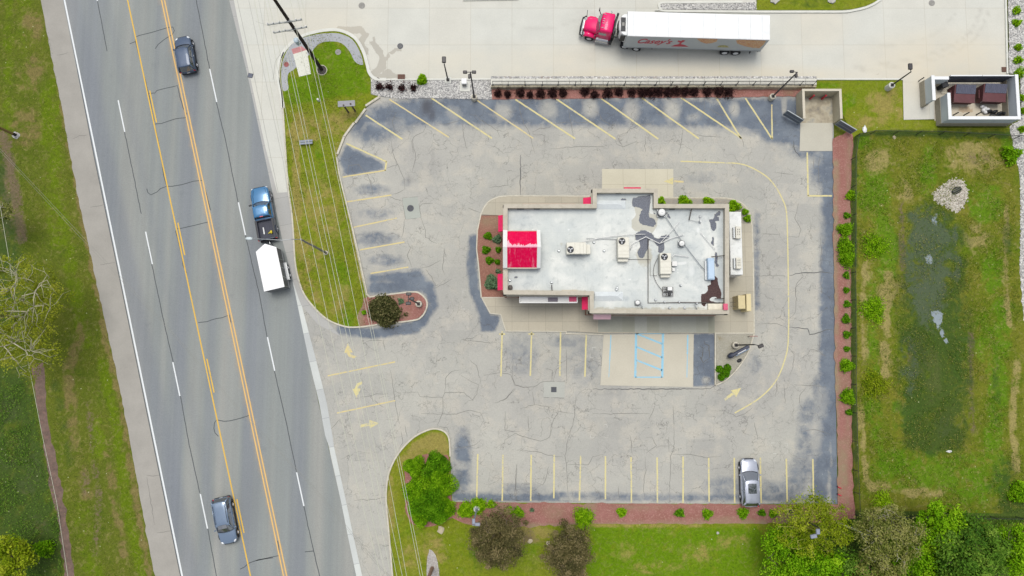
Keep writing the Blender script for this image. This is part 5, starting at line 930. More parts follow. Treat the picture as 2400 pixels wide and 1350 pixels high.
def grate(label, x, y, w, l, mt, frame, z=-.01, bars=5, rot=0.0, cat='drain'):
    g = G(x, y); t = thing('storm_grate', label, cat, (g.x, g.y, z), rot, 'storm drains')
    part('frame', t, [frame], lambda b: b.rbox(0, 0, .02, w, l, .04, .02))
    part('bar', t, [mt], lambda b: [b.box(-w * .4 + w * .8 * (k + .5) / bars, 0, .045, w * .8 / bars * .62, l * .86, .02) for k in range(bars)])
    return t
def manhole(label, x, y, r, mt, ring=None, z=-.01, grp='manhole covers'):
    g = G(x, y); t = thing('manhole_cover', label, 'manhole cover', (g.x, g.y, z), .2, grp)
    part('lid', t, [mt], lambda b: b.cyl((0, 0, 0), (0, 0, .025), r, r, 22))
    part('rib', t, [ring or mt], lambda b: [b.box(0, k * r * .4, .03, r * 1.3, r * .12, .012) for k in (-1, 0, 1)])
    return t
GI = M('cast_iron', c(96, 98, 104), .7, .3, .3); RG = M('rusty_grate', c(110, 84, 74), .8, .2); GRL = M('grey_lid', c(160, 158, 152), .8, .2); BRK = M('brown_inlet', c(120, 92, 80), .8, .2)
grate('small blue-grey square drain in the roadside gutter below the dark car', 587, 177, .55, .5, M('blue_grey_grate', c(118, 124, 140), .7, .3), GI, rot=-.2)
grate('rusty brown grate in the kerb above the dark clumps in gravel', 941, 181, .8, .55, RG, BRK, z=.12, bars=3)
grate('brown square inlet at the kerb corner beside the white bin enclosure', 2354, 163, .62, .55, BRK, RG, z=.02)
grate('dark square catch basin grate in the middle of the lot', 1298, 913, .56, .54, GI, GI, z=-.022)
t = manhole('round spoked drain grate on its own square slab west of the building', 962, 488, .36, GI, BLACK, -.024, 'storm drains')
manhole('dark ribbed manhole cover in the pale concrete', 938, 108, .32, GI, GRL)
manhole('plain grey manhole disc near the top edge left of the lorry', 848, 13, .36, GRL)
manhole('plain grey manhole disc near the top right corner', 2184, 7, .34, GRL)
manhole('grey round lid in the lush corner grass', 793, 123, .32, GRL, None, .105)
manhole('round red cover in the grey stone band', 672, 152, .28, M('red_cover', c(170, 104, 104), .8, .2), None, .115)
g = G(748, 237); t = thing('marker_post', 'short white marker stub in the grass under the wires', 'marker', (g.x, g.y, .1)); part('post', t, [WHITE], lambda b: b.cyl((0, 0, 0), (0, 0, .5), .12, .1, 10)); part('cap', t, [WHITE], lambda b: b.ell(0, 0, .5, .13, .13, .07))
g = G(1090, 198); t = thing('utility_pedestal', 'white utility pedestal on a square concrete pad in the gravel', 'utility box', (g.x, g.y, .03))
part('pad', t, [CONCW], lambda b: b.rbox(0, -.25, .05, 1.1, 1.15, .12, .02)); part('cabinet', t, [WHITE], lambda b: b.rbox(-.05, 0, .5, .5, .55, .8, .04)); part('lid', t, [WHITE], lambda b: b.rbox(-.05, .02, .93, .56, .6, .07, .02)); part('panel', t, [GRL], lambda b: b.box(-.05, -.285, .45, .4, .02, .5))
# fallen lamp by the dusty corner (dark clearance post lying down)
A, B_ = G(1709, 835, .5), G(1757, 812, 1.3); d = B_ - A
t = thing('fallen_sign_arm', 'dark blue-black signal arm with a white strip leaning under the lane light', 'sign', (A.x, A.y, .1), math.atan2(d.y, d.x)); L = d.length
NAVY = M('navy_metal', c(58, 64, 82), .45, .5, .2)
part('arm', t, [NAVY], lambda b: b.rbox(L * .5, 0, .75, L * .95, .34, .26, .06)); part('hood', t, [NAVY], lambda b: b.ell(.2, 0, .5, .42, .3, .4)); part('white_strip', t, [WHITE], lambda b: b.box(L * .55, -.14, .9, L * .42, .07, .05)); part('blue_edge', t, [M('blue_edge', c(120, 150, 184), .5, .4)], lambda b: b.box(L * .6, -.26, .7, L * .7, .06, .08)); part('post', t, [NAVY], lambda b: b.cyl((L * .9, 0, 0), (L * .9, 0, .8), .08))
g = G(1732, 845); t = thing('valve_cover', 'small black oval cover by the curved kerb', 'cover', (g.x, g.y, .1)); part('lid', t, [BLACK], lambda b: b.ell(0, 0, .03, .26, .17, .08, 12, 6, 0, .5)); part('rim', t, [GI], lambda b: b.ell(0, 0, .015, .29, .2, .05, 12, 6, 0, .5))
A, B_ = G(1757, 788, .8), G(1776, 787.5, .8); t = thing('height_bar', 'small dull red bar across the kerb east of the walk', 'bar', (A.x, A.y, 0)); part('rail', t, [M('dull_red', c(168, 110, 104), .6, .3)], lambda b: b.cyl((0, 0, .8), (B_.x - A.x, 0, .8), .035)); part('post', t, [DKP], lambda b: b.cyl((.05, 0, 0), (.05, 0, .8), .035))
# utility patches
part_obj = []
def litter(label, name, x, y, z, fn, mt, cat='litter', grp=None):
    g = G(x, y, z); b = MB(); fn(b); o = b.build(name, mt if isinstance(mt, list) else [mt]); o.location = (g.x, g.y, z); return tag(o, label, cat, grp)
def rockfn(r, seed, fl=.5):
    def f(b):
        rr = random.Random(seed); rings = []
        for j in range(5):
            tt = -math.pi / 2 + math.pi * j / 4; q = max(.05, math.cos(tt)); rings.append([(r * q * math.cos(a) * rr.uniform(.6, 1.25), r * q * math.sin(a) * rr.uniform(.6, 1.25), r * fl * math.sin(tt) + r * fl * .6) for a in (2 * math.pi * k / 9 for k in range(9))])
        b.loft(rings, 0, True, False)
    return f
PAPER = M('white_plastic', c(248, 248, 248), .5, .3, var=.02)
litter('white plastic bag caught at the fence corner', 'plastic_bag', 2026, 303, .05, rockfn(.3, 1, .5), PAPER).scale = (.7, 1.35, .8)
litter('crumpled white litter in the lower right meadow', 'paper_litter', 2224, 1058, .05, rockfn(.2, 2, .3), PAPER).scale = (1.4, .6, .8)
ROCK = M('pale_rock', c(202, 190, 160), .9, .2, var=.12, bmp=.5)
litter('flat tan boulder between the two bronze trees, the left one', 'boulder', 1242, 1268, .04, rockfn(.26, 4, .35), ROCK, 'boulder', 'tan boulders in the south lawn')
litter('flat tan boulder between the two bronze trees, the right one', 'boulder', 1284, 1272, .04, rockfn(.26, 5, .35), ROCK, 'boulder', 'tan boulders in the south lawn')
litter('long tan boulder below the big green shrub', 'boulder', 1033, 1243, .04, rockfn(.42, 6, .3), ROCK, 'boulder', 'tan boulders in the south lawn')
litter('grey rock in the bright lawn right of the bronze trees', 'boulder', 1682, 1249, .04, rockfn(.16, 7, .4), M('grey_rock', c(196, 194, 184), .9, .2), 'boulder', 'tan boulders in the south lawn')
litter('single tan stone below the fence in the meadow', 'boulder', 2095, 322, .03, rockfn(.2, 8, .4), ROCK, 'boulder')
litter('pale stone on the planter lawn at the top, the left one', 'boulder', 1815, 2, .05, rockfn(.5, 9, .3), M('grey_rock', None), 'boulder', 'stones in the top planter')
litter('pale stone on the planter lawn at the top, the right one', 'boulder', 1949, 1, .05, rockfn(.5, 10, .3), M('grey_rock', None), 'boulder', 'stones in the top planter')

# ---- retaining wall with railing
x0, x1 = G(1151, 200).x, G(1908, 200).x; yt0, yb = G(1500, 190).y, G(1500, 209.5).y; ytm = G(1500, 199, .8).y
t = thing('retaining_wall', 'long pale block retaining wall between the concrete lot and the dark hedge', 'wall', (0, 0, 0))
BLK = M('split_face_block', c(200, 190, 164), .9, .15, var=.16, scale=4, bmp=.6); CAPB = M('wall_cap_block', c(224, 222, 210), .9, .15, var=.07, scale=2)
def wf(b):
    k = int((x1 - x0) / .42)
    for i in range(k):
        xa = x0 + (x1 - x0) * i / k; xb = x0 + (x1 - x0) * (i + 1) / k - .02; j = RNG.uniform(-.03, .05)
        b.add([(xa, yb - j, 0), (xb, yb - j, 0), (xb, yb - j * .5 + .04, .62), (xa, yb - j * .5 + .04, .62), (xb, yb + .5, .62), (xa, yb + .5, .62)], [(0, 1, 2, 3), (3, 2, 4, 5), (5, 0, 3), (1, 4, 2)])
part('block_course', t, [BLK], wf)
def cf(b):
    k = int((x1 - x0) / 1.18)
    for i in range(k):
        xa = x0 + (x1 - x0) * i / k; xb = x0 + (x1 - x0) * (i + 1) / k - .03
        b.rbox((xa + xb) / 2, (yb + yt0) / 2 + .12 + RNG.uniform(-.01, .01), .68, xb - xa, (yt0 - yb) * .74, .13, .02)
part('cap_course', t, [CAPB], cf)
part('rubble_backing', t, [m_gravel], lambda b: b.box((x0 + x1) / 2, yt0 + .02, .35, x1 - x0, .5, .66))
yr = G(1500, 199, .75).y
t = thing('railing', 'long black metal railing on the retaining wall behind the dark hedge', 'railing', (0, 0, 0))
posts = [1155, 1191, 1231, 1271, 1308, 1348, 1385, 1423, 1463, 1499, 1536, 1573, 1613, 1649, 1688, 1725, 1765, 1801, 1838, 1875, 1905]
RB = M('railing_black', c(58, 62, 64), .5, .4, .2)
for x in posts:
    gx = G(x, 199, .75).x; part('post', t, [RB], lambda b: (b.box(gx, yr, 1.28, .05, .05, 1.1), b.box(gx, yr, .77, .16, .16, .03)))
rx0, rx1 = G(1155, 199, .75).x, G(1905, 199, .75).x
part('top_rail', t, [RB], lambda b: b.box((rx0 + rx1) / 2, yr, 1.83, rx1 - rx0, .06, .05)); part('bottom_rail', t, [RB], lambda b: b.box((rx0 + rx1) / 2, yr, .93, rx1 - rx0, .045, .04))
pk = part('pickets', t, [RB], lambda b: [b.box(rx0 + .13 * k, yr, 1.38, .014, .014, .9) for k in range(1, int((rx1 - rx0) / .13))])

# ---- bin enclosures
TANB = M('tan_block_wall', c(206, 198, 172), .9, .15, var=.06, bmp=.3); 
def Lz(x, y, z): v = G(x, y, z); return (v.x, v.y)
zt = 1.75
t = thing('bin_enclosure', 'empty tan block bin enclosure with open gates at the corner of the lot', 'enclosure', (0, 0, 0), 0, 'bin enclosures')
ox0, oy1 = Lz(1880, 209, zt); ox1, _ = Lz(1971, 209, zt); oy0 = G(1900, 290).y; th = .2
part('wall', t, [TANB], lambda b: (b.box(ox0 + th / 2, (oy0 + oy1) / 2, zt / 2, th, oy1 - oy0, zt), b.box(ox1 - th / 2, (oy0 + oy1) / 2, zt / 2, th, oy1 - oy0, zt), b.box((ox0 + ox1) / 2, oy1 - th / 2, zt / 2 - .003, ox1 - ox0 - 2 * th, th, zt - .006)))
part('coping', t, [TRIM], lambda b: (b.box(ox0 + th / 2, (oy0 + oy1) / 2, zt + .03, th + .06, oy1 - oy0 + .04, .06), b.box(ox1 - th / 2, (oy0 + oy1) / 2, zt + .03, th + .06, oy1 - oy0 + .04, .06), b.box((ox0 + ox1) / 2, oy1 - th / 2, zt + .028, ox1 - ox0 - 2 * th - .06, th + .04, .055)))
GATE = M('grey_gate_panel', c(112, 120, 130), .6, .3, var=.08); GF = M('gate_frame', c(172, 178, 180), .5, .4, .2)
for hx, hy, an, s in ((ox0 + .1, oy0 - .1, math.radians(148), 1), (ox1 - .1, oy0 - .15, math.radians(-32), -1)):
    ln = 1.95; gt = part('gate', t, [GATE], lambda b: b.box(hx + math.cos(an) * ln / 2, hy + math.sin(an) * ln / 2, .9, ln, .05, 1.35, an))
    part('gate_rail', gt, [GF], lambda b: [b.box(hx + math.cos(an) * ln / 2, hy + math.sin(an) * ln / 2, zz, ln + .04, .09, .06, an) for zz in (.25, .85, 1.6)] + [b.box(hx + math.cos(an) * q, hy + math.sin(an) * q, .92, .07, .09, 1.4, an) for q in (0, ln)])
REDP = M('red_bollard_paint', c(214, 44, 66), .5, .4)
for lab, x, y in (('red steel bollard inside the tan enclosure, the left one', 1898, 232), ('red steel bollard inside the tan enclosure, the right one', 1926, 232)):
    g = G(x, y); o = thing('bollard', lab, 'bollard', (g.x, g.y, 0), 0, 'red bollards'); part('post', o, [REDP], lambda b: b.cyl((0, 0, 0), (0, 0, 1.1), .1, .1, 12)); part('cap', o, [REDP], lambda b: b.ell(0, 0, 1.1, .1, .1, .06))
for lab, x, y, zz in (('small red hydrant stub by the south end of the mulch strip, upper one', 1962, 1140, .3), ('small red hydrant stub by the south end of the mulch strip, lower one', 1962, 1157, .3)):
    g = G(x, y); o = thing('marker_stub', lab, 'marker', (g.x, g.y, .05), -.5, 'red markers at the strip'); part('stub', o, [REDP], lambda b: b.cyl((0, 0, .08), (.4, 0, .14), .06, .05)); part('tip', o, [BLACK], lambda b: b.ell(0, 0, .08, .08, .08, .06))
# white enclosure
zt = 2.3; WB = M('white_block_wall', c(214, 222, 224), .8, .2, var=.04, scale=1); WT = M('white_coping', c(244, 246, 246), .7, .25, var=.02); STN = M('tan_stone_veneer', c(184, 176, 156), .9, .15, var=.12, scale=4, bmp=.4)
t = thing('bin_enclosure', 'white walled bin enclosure with tan stone base holding two brown skips', 'enclosure', (0, 0, 0), 0, 'bin enclosures')
def Lp(x, y): return Lz(x, y, zt)
wx, wy = Lp(2227, 276); ex, _ = Lp(2389, 276); ny = Lp(2389, 178)[1]; swy = Lp(2227, 221)[1]; ux, uy0 = Lp(2189.5, 231); uy1 = Lp(2189.5, 180)[1]; uxe = Lp(2228, 183)[0]
segs = [(wx, wy, wx, swy), (wx, wy, ex, wy), (ex, wy, ex, ny), (ux, uy0, ux, uy1), (ux, uy1 - .12, uxe, uy1 - .12)]
def segbox(b, zz0, zz1, th, ext):
    for xa, ya, xb, yb_ in segs:
        hor = abs(ya - yb_) < .01
        if hor: b.box((xa + xb) / 2, ya, (zz0 + zz1) / 2 - .004, abs(xb - xa) - th, th - .006, zz1 - zz0)
        else: b.box(xa, (ya + yb_) / 2, (zz0 + zz1) / 2, th, abs(yb_ - ya) + ext * 2, zz1 - zz0)
part('wall', t, [WB], lambda b: segbox(b, .95, zt - .08, .26, .13)); part('coping', t, [WT], lambda b: segbox(b, zt - .08, zt, .34, .17)); part('stone_base', t, [STN], lambda b: segbox(b, 0, .95, .36, .18))
gy = (ny + .1); 
GD = M('charcoal_gate', c(92, 98, 112), .6, .3, var=.1)
gxa, gxb = Lp(2229, 175)[0], Lp(2380, 175)[0]
for k in range(2):
    xa = gxa + (gxb - gxa) * k / 2 + .03; xb = gxa + (gxb - gxa) * (k + 1) / 2 - .03
    gt = part('gate', t, [GD], lambda b: [b.box(xa + (xb - xa) * (q + .5) / 12, gy, 1.15, (xb - xa) / 12 - .015, .05, 1.9) for q in range(12)])
    part('gate_rail', gt, [WT], lambda b: b.box((xa + xb) / 2, gy, 2.14, xb - xa, .12, .09)); part('gate_brace', gt, [GI], lambda b: (b.box((xa + xb) / 2, gy - .05, .4, xb - xa, .05, .06), b.box((xa + xb) / 2, gy - .05, 1.7, xb - xa, .05, .06)))
part('threshold', t, [CONC], lambda b: b.box((gxa + gxb) / 2 - .3, gy - 1.1, .05, gxb - gxa - 1.0, .25, .1))
SK = M('brown_skip_paint', c(104, 58, 62), .6, .35, var=.15, scale=2, dirt=c(80, 50, 44), dirt_amt=.5); LID = M('charcoal_lid', c(84, 86, 104), .55, .4, var=.1)
def skip(label, x0, y0, x1, y1, z):
    a, q = G(x0, y0, z), G(x1, y1, z); cx, cy = (a.x + q.x) / 2, (a.y + q.y) / 2; w, l = q.x - a.x, a.y - q.y
    t = thing('dumpster', label, 'skip', (cx, cy, 0), -.04, 'brown dumpsters in the white enclosure')
    def body(b):
        h1, h0 = z, z * .8
        b.add([(-w / 2, -l / 2 - .1, .12), (w / 2, -l / 2 - .1, .12), (w / 2, l / 2, .12), (-w / 2, l / 2, .12), (-w / 2, -l / 2 - .25, h0), (w / 2, -l / 2 - .25, h0), (w / 2, l / 2, h1), (-w / 2, l / 2, h1)], [(3, 2, 1, 0), (0, 1, 5, 4), (1, 2, 6, 5), (2, 3, 7, 6), (3, 0, 4, 7), (4, 5, 6, 7)])
    part('body', t, [SK], body)
    part('rim', t, [SK], lambda b: (b.box(0, -l / 2 - .27, z * .8, w + .08, .08, .1), b.box(0, -l / 2 - .16, .5, w + .04, .06, .1)))
    ld = part('lid', t, [LID], lambda b: b.add([(-w / 2 + .12, -l * .1, z * .9), (w / 2 - .02, -l * .1, z * .9), (w / 2 - .02, l / 2, z + .06), (-w / 2 + .12, l / 2, z + .06), (-w / 2 + .12, -l * .1, z * .9 + .04), (w / 2 - .02, -l * .1, z * .9 + .04), (w / 2 - .02, l / 2, z + .1), (-w / 2 + .12, l / 2, z + .1)], [(0, 1, 5, 4), (1, 2, 6, 5), (2, 3, 7, 6), (3, 0, 4, 7), (4, 5, 6, 7)]))
    def ribs2(b):
        for k in range(11):
            x = -w / 2 + .2 + (w - .34) * k / 10
            b.add([(x - .03, -l * .1, z * .9 + .04), (x + .03, -l * .1, z * .9 + .04), (x + .02, l / 2, z + .1), (x - .02, l / 2, z + .1), (x, -l * .1, z * .9 + .09), (x, l / 2, z + .15)], [(0, 4, 5, 3), (4, 1, 2, 5), (0, 1, 4)])
    part('lid_ribs', ld, [M('lid_rib', c(120, 124, 142), .5, .4)], ribs2)
    for s in (-1, 1): part('fork_pocket', t, [SK], lambda b: b.box(s * (w / 2 + .06), -.1, .75, .12, l * .6, .2))
    part('placard', t, [WHITE], lambda b: b.box(-w / 2 + .18, -l / 2 - .20, .8, .05, .02, .3))
    return t
skip('brown skip with ribbed grey lid nearer the enclosure entrance', 2238, 199, 2289, 232, 1.5)
skip('brown skip with ribbed grey lid against the far right wall of the enclosure', 2306, 197, 2362, 230, 1.6)
g = G(2201, 205); t = thing('trash_cart', 'black wheeled bin tucked behind the white enclosure wall', 'bin', (g.x, g.y, 0), .3)
part('body', t, [BLACK], lambda b: b.box(0, 0, .5, .62, .62, 1.0, 0, 0, 1.1)); part('lid', t, [BLACK], lambda b: b.rbox(0, 0, 1.05, .72, .74, .1, .04)); part('handle', t, [WHITE], lambda b: b.ell(.3, .2, 1.12, .07, .07, .05))
litter('heap of black rubbish bags and bars in the corner of the white enclosure', 'rubbish_heap', 2334, 266, .05, lambda b: [b.ell(x, y, .25, .4, .2, .28, 8, 5, 0, a) for x, y, a in ((-.9, .15, .1), (-.3, .1, .3), (.3, -.05, .2), (.85, -.1, 0))] + [b.box(-.2 * k, -.25, .2 + .1 * k, 1.2, .08, .08, .3 * k - .4) for k in range(3)], BLACK, 'rubbish')
litter('pile of white and pink rubbish bags beside the black heap', 'rubbish_bags', 2305, 256, .02, lambda b: [b.ell(x, y, .2, .26, .2, .22, 8, 5, 0, a) for x, y, a in ((-.25, .25, .3), (.05, .05, 1), (.3, -.1, .2), (-.15, -.2, 2), (.1, -.4, .5))], PAPER, 'rubbish')
for i, (x, y) in enumerate(((2234, 270), (2259, 270), (2288, 269))):
    g = G(x, y); o = thing('bollard', ['dark steel bollard nearest the west wall of the white enclosure', 'dark steel bollard in front of the first skip', 'dark steel bollard between the two skips'][i], 'bollard', (g.x, g.y, 0), 0, 'dark bollards in the white enclosure'); part('post', o, [POLE], lambda b: b.cyl((0, 0, 0), (0, 0, .9), .07, .07, 8)); part('cap', o, [BLACK], lambda b: b.ell(0, 0, .9, .07, .07, .05))
g = G(2153, 190); o = thing('bollard', 'lone dark bollard on the slab outside the white enclosure', 'bollard', (g.x, g.y, 0)); part('post', o, [POLE], lambda b: b.cyl((0, 0, 0), (0, 0, 1.0), .06, .06, 8)); part('cap', o, [BLACK], lambda b: b.ell(0, 0, 1.0, .06, .06, .05))

# ---- chain link fences
m_ch, nt, bs = newmat('black_chain_link'); bs.inputs['Base Color'].default_value = c(50, 66, 46)
tc = nd(nt, 'ShaderNodeTexCoord'); sep = nd(nt, 'ShaderNodeSeparateXYZ'); nt.links.new(tc.outputs['Object'], sep.inputs[0])
hs = ma(nt, 'ADD', sep.outputs[0], sep.outputs[1])
l1 = ma(nt, 'FRACT', ma(nt, 'MULTIPLY', ma(nt, 'ADD', hs, sep.outputs[2]), 14.0)); l2 = ma(nt, 'FRACT', ma(nt, 'MULTIPLY', ma(nt, 'SUBTRACT', hs, sep.outputs[2]), 14.0))
al = ma(nt, 'MAXIMUM', ma(nt, 'LESS_THAN', l1, .16), ma(nt, 'LESS_THAN', l2, .16)); nt.links.new(al, bs.inputs['Alpha'])
def chain(label, pts, h_, step):
    w = Gp(pts); t = thing('chain_link_fence', label, 'fence', (w[0].x, w[0].y, 0), 0, 'black chain link fences'); o = w[0]
    def mesh(b):
        for i in range(len(w) - 1):
            p0, p1 = w[i] - o, w[i + 1] - o; b.add([(p0.x, p0.y, .05), (p1.x, p1.y, .05), (p1.x, p1.y, h_), (p0.x, p0.y, h_)], [(0, 1, 2, 3)])
    part('mesh_panel', t, [m_ch], mesh)
    part('top_rail', t, [RB], lambda b: [b.cyl(w[i] - o + Vector((0, 0, h_)), w[i + 1] - o + Vector((0, 0, h_)), .025, n=5) for i in range(len(w) - 1)])
    for i in range(len(w) - 1):
        L = (w[i + 1] - w[i]).length; k = max(1, round(L / step))
        for j in range(k + (i == len(w) - 2)):
            q = w[i].lerp(w[i + 1], j / k) - o; part('post', t, [RB], lambda b: b.cyl((q.x, q.y, 0), (q.x, q.y, h_ + .06), .04, .04, 6))
    return t
chain('black chain link fence along the red mulch strip beside the meadow', [(2002, 322), (1994, 374), (1993, 640), (1994, 900), (1999, 1100), (2004, 1206)], 1.25, 2.9)
chain('black chain link fence across the top of the meadow below the white enclosure', [(2002, 322), (2040, 314), (2200, 316), (2374, 326)], 1.25, 2.7)
chain('black chain link fence at the right edge by the stones', [(2374, 326), (2420, 318), (2424, 700)], 1.25, 2.9)
chain('black chain link fence at the bottom of the meadow under the trees', [(2004, 1206), (2200, 1208), (2500, 1212)], 1.25, 2.9)

# ================================================================ LORRY
def local(px, py, z, org, rz):
    v = G(px, py, z) - Vector((org.x, org.y, 0)); ca, sa = math.cos(-rz), math.sin(-rz); return Vector((v.x * ca - v.y * sa, v.x * sa + v.y * ca, z))
TW = M('trailer_white', c(250, 251, 250), .5, .35, var=.02, scale=.6, dirt=c(214, 220, 220), dirt_amt=.35); TS = M('trailer_side', c(206, 212, 212), .5, .35, var=.03)
rz = math.radians(178.3); org = G(1470, 55, 4.1); org.z = 0
f0 = G(1471, 55, 4.1); r0_ = G(1805, 65, 4.1); TL = (r0_ - f0).length; TWd = (G(1473, 27, 4.1) - G(1471, 83, 4.1)).length
tr = thing('lorry_trailer', 'long white refrigerated semi trailer with red lettering and food pictures on its side', 'trailer', (f0.x, f0.y, 0), rz)
bx = part('body', tr, [TS], lambda b: b.rbox(-TL / 2, 0, 2.6, TL, TWd, 2.9, .03)); part('roof', tr, [TW], lambda b: (b.rbox(-TL / 2, 0, 4.07, TL - .02, TWd - .02, .06, .03), [b.box(-TL + .3 + k * .01, 0, 4.105, .05, TWd - .3, .012, .0) for k in range(1)]))
part('roof_bows', tr, [M('roof_seam', c(222, 226, 226), .5, .3)], lambda b: [b.box(-.6 - k * 1.22, 0, 4.102, .05, TWd - .1, .006) for k in range(12)])
part('top_rail', tr, [TW], lambda b: [b.box(-TL / 2, s * (TWd / 2 + .01), 4.02, TL, .05, .12) for s in (-1, 1)]); part('bottom_rail', tr, [STEEL], lambda b: [b.box(-TL / 2, s * (TWd / 2 + .015), 1.2, TL, .05, .14) for s in (-1, 1)])
part('rear_door', tr, [TW], lambda b: (b.box(-TL - .015, -.62, 2.6, .04, 1.15, 2.6), b.box(-TL - .015, .62, 2.6, .04, 1.15, 2.6)))
part('chassis', tr, [BLACK], lambda b: (b.box(-TL / 2, .45, 1.02, TL * .98, .12, .22), b.box(-TL / 2, -.45, 1.02, TL * .98, .12, .22), b.box(-TL + .1, 0, .55, .12, 2.2, .12)))
[part('landing_gear', tr, [POLE], lambda b: b.box(-3.3, s * .9, .6, .14, .14, .9)) for s in (-1, 1)]
for s in (-1, 1): part('mudflap', tr, [BLACK], lambda b: b.box(-TL + .9, s * .9, .55, .04, .6, .7))
def wheel(parent, x, y, r, w, rimr=.6, tm=TYRE, rm=RIM):
    s = 1 if y > 0 else -1
    o = part('wheel', parent, [tm], lambda b: b.loft([[(x + rr * math.cos(a), yy, r + rr * math.sin(a)) for a in (2 * math.pi * k / 20 * -1 for k in range(20))] for rr, yy in ((r * .9, y - w / 2), (r, y - w / 2 + .03), (r, y + w / 2 - .03), (r * .9, y + w / 2))]))
    part('rim', o, [rm], lambda b: (b.cyl((x, y + s * (w / 2 - .02), r), (x, y + s * (w / 2 + .012), r), r * rimr, r * rimr * .86, 16), b.cyl((x, y + s * w / 2, r), (x, y + s * (w / 2 + .06), r), r * .2, r * .16, 10)))
    return o
axl = [local(1698, 117, .5, f0, rz).x, local(1724, 118, .5, f0, rz).x]
WHR = M('white_hub', c(236, 238, 238), .4, .4)
for x in axl:
    for s in (-1, 1): wheel(tr, x, s * (TWd / 2 - .18), .51, .5, .62, TYRE, WHR)
part('axle', tr, [BLACK], lambda b: [b.cyl((x, -1, .51), (x, 1, .51), .08) for x in axl])
# reefer unit
def reef(b):
    for i, (rx, hz0, hz1) in enumerate(((0, 2.3, 3.95),)):
        ring = lambda z, k: [(  .02 + k * .82 * max(0, math.cos(a)) ** .6, (TWd / 2 - .16) * math.sin(a) * (1 if abs(math.sin(a)) < .99 else 1), z) for a in (math.pi * q / 12 - math.pi / 2 for q in range(13))] + [(0, (TWd / 2 - .16), z), (0, -(TWd / 2 - .16), z)]
        b.loft([ring(2.1, .6), ring(2.4, 1), ring(3.7, 1), ring(3.85, .85)])
rf = part('cooling_unit', tr, [TW], reef)
part('cooling_fan_grille', rf, [BLACK], lambda b: (b.box(.42, .0, 3.86, .5, 1.5, .08), b.box(.82, 0, 3.0, .1, 1.2, 1.0)))
part('cooling_motor', rf, [GRL], lambda b: b.rbox(.42, .0, 3.92, .26, .4, .06, .02))
part('side_grille', rf, [BLACK], lambda b: b.box(.36, TWd / 2 - .2, 3.0, .5, .14, 1.3)); part('hose', rf, [BLACK], lambda b: b.tube([(.4, .3, 2.0), (.8, .35, 1.5), (1.2, .3, 1.4)], .03, 5))
# lettering and pictures on the south side (local +y)
yy = TWd / 2 + .012
def side(px, py, zguess=2.6):
    # find local x and height on the side plane seen at this pixel
    best = None
    for k in range(60):
        z = 1.2 + k * .05; v = local(px, py, z, f0, rz)
        if best is None or abs(v.y - yy) < best[0]: best = (abs(v.y - yy), v.x, z)
    return best[1], best[2]
def text_mesh(body, size, shear, off):
    cu = bpy.data.curves.new('lettering', 'FONT'); cu.body = body; cu.size = size; cu.shear = shear; cu.extrude = .006; cu.offset = off; cu.resolution_u = 4
    o = bpy.data.objects.new('tmp', cu); COL.objects.link(o); bpy.context.view_layer.update()
    me = bpy.data.meshes.new_from_object(o.evaluated_get(bpy.context.evaluated_depsgraph_get())); bpy.data.objects.remove(o); bpy.data.curves.remove(cu); return me
RT = M('lettering_red', c(214, 66, 84), .5, .4, var=.02)
xa, za = side(1492, 104); xb, zb = side(1576, 98)
me = text_mesh("Casey's", 1.0, .42, .02)
xs = [v.co.x for v in me.vertices]; ys = [v.co.y for v in me.vertices]; wv = max(xs) - min(xs); hv = max(ys) - min(ys)
wl = abs(xb - xa); hl = 1.55; z0 = 1.95
for v in me.vertices:
    u = (v.co.x - min(xs)) / wv; w_ = (v.co.y - min(ys)) / hv; e = v.co.z; v.co = (xa - u * wl, yy + e, z0 + w_ * hl)
o = obj('lettering', me, bx, [RT])
def plate(name, outline, mt, lift=.006, parent=bx):
    pts = [side(*p_) for p_ in outline]; b = MB(); vs = [(x, yy + lift, z) for x, z in pts] + [(x, yy - .01, z) for x, z in pts]; k = len(pts)
    fs = []
    for f in tessellate_polygon([[Vector((x, z, 0)) for x, z in pts]]): fs.append(f)
    b.add(vs, fs + [(i, (i + 1) % k, k + (i + 1) % k, k + i) for i in range(k)]); return b.build(name, [mt], parent)
plate('emblem', [(1573, 109), (1582, 105.5), (1590, 104.3), (1594, 100), (1588, 98), (1590, 94.5), (1596, 96.5), (1600, 94.5), (1606, 95), (1603, 98), (1598, 100), (1596, 104), (1604, 105.5), (1614, 109.5)], RT)
m_food, nt, bs = newmat('food_print'); p_ = pos(nt, obj=True); fin(nt, bs, ramp(nt, noise(nt, p_, 2.6, 4, .7, 1.5), [(.38, c(226, 150, 84)), (.48, c(244, 214, 160)), (.54, c(214, 110, 76)), (.62, c(246, 232, 190))]), .5, .35)
m_food2, nt, bs = newmat('green_food_print'); p_ = pos(nt, obj=True); fin(nt, bs, ramp(nt, noise(nt, p_, 4, 4, .7, 1.5), [(.35, c(140, 130, 70)), (.5, c(196, 190, 120)), (.7, c(220, 216, 170))]), .5, .35)
plate('picture', [(1633, 91), (1640, 90), (1660, 91), (1682, 91.5), (1680, 97), (1668, 101), (1655, 102), (1642, 98)], m_food)
plate('picture', [(1680, 110.5), (1686, 107), (1698, 106), (1706, 108), (1708, 111.5)], m_food2)
plate('picture', [(1725, 95), (1732, 93.5), (1760, 94), (1795, 95.5), (1790, 104), (1780, 113), (1765, 112), (1745, 108), (1728, 102)], m_food)
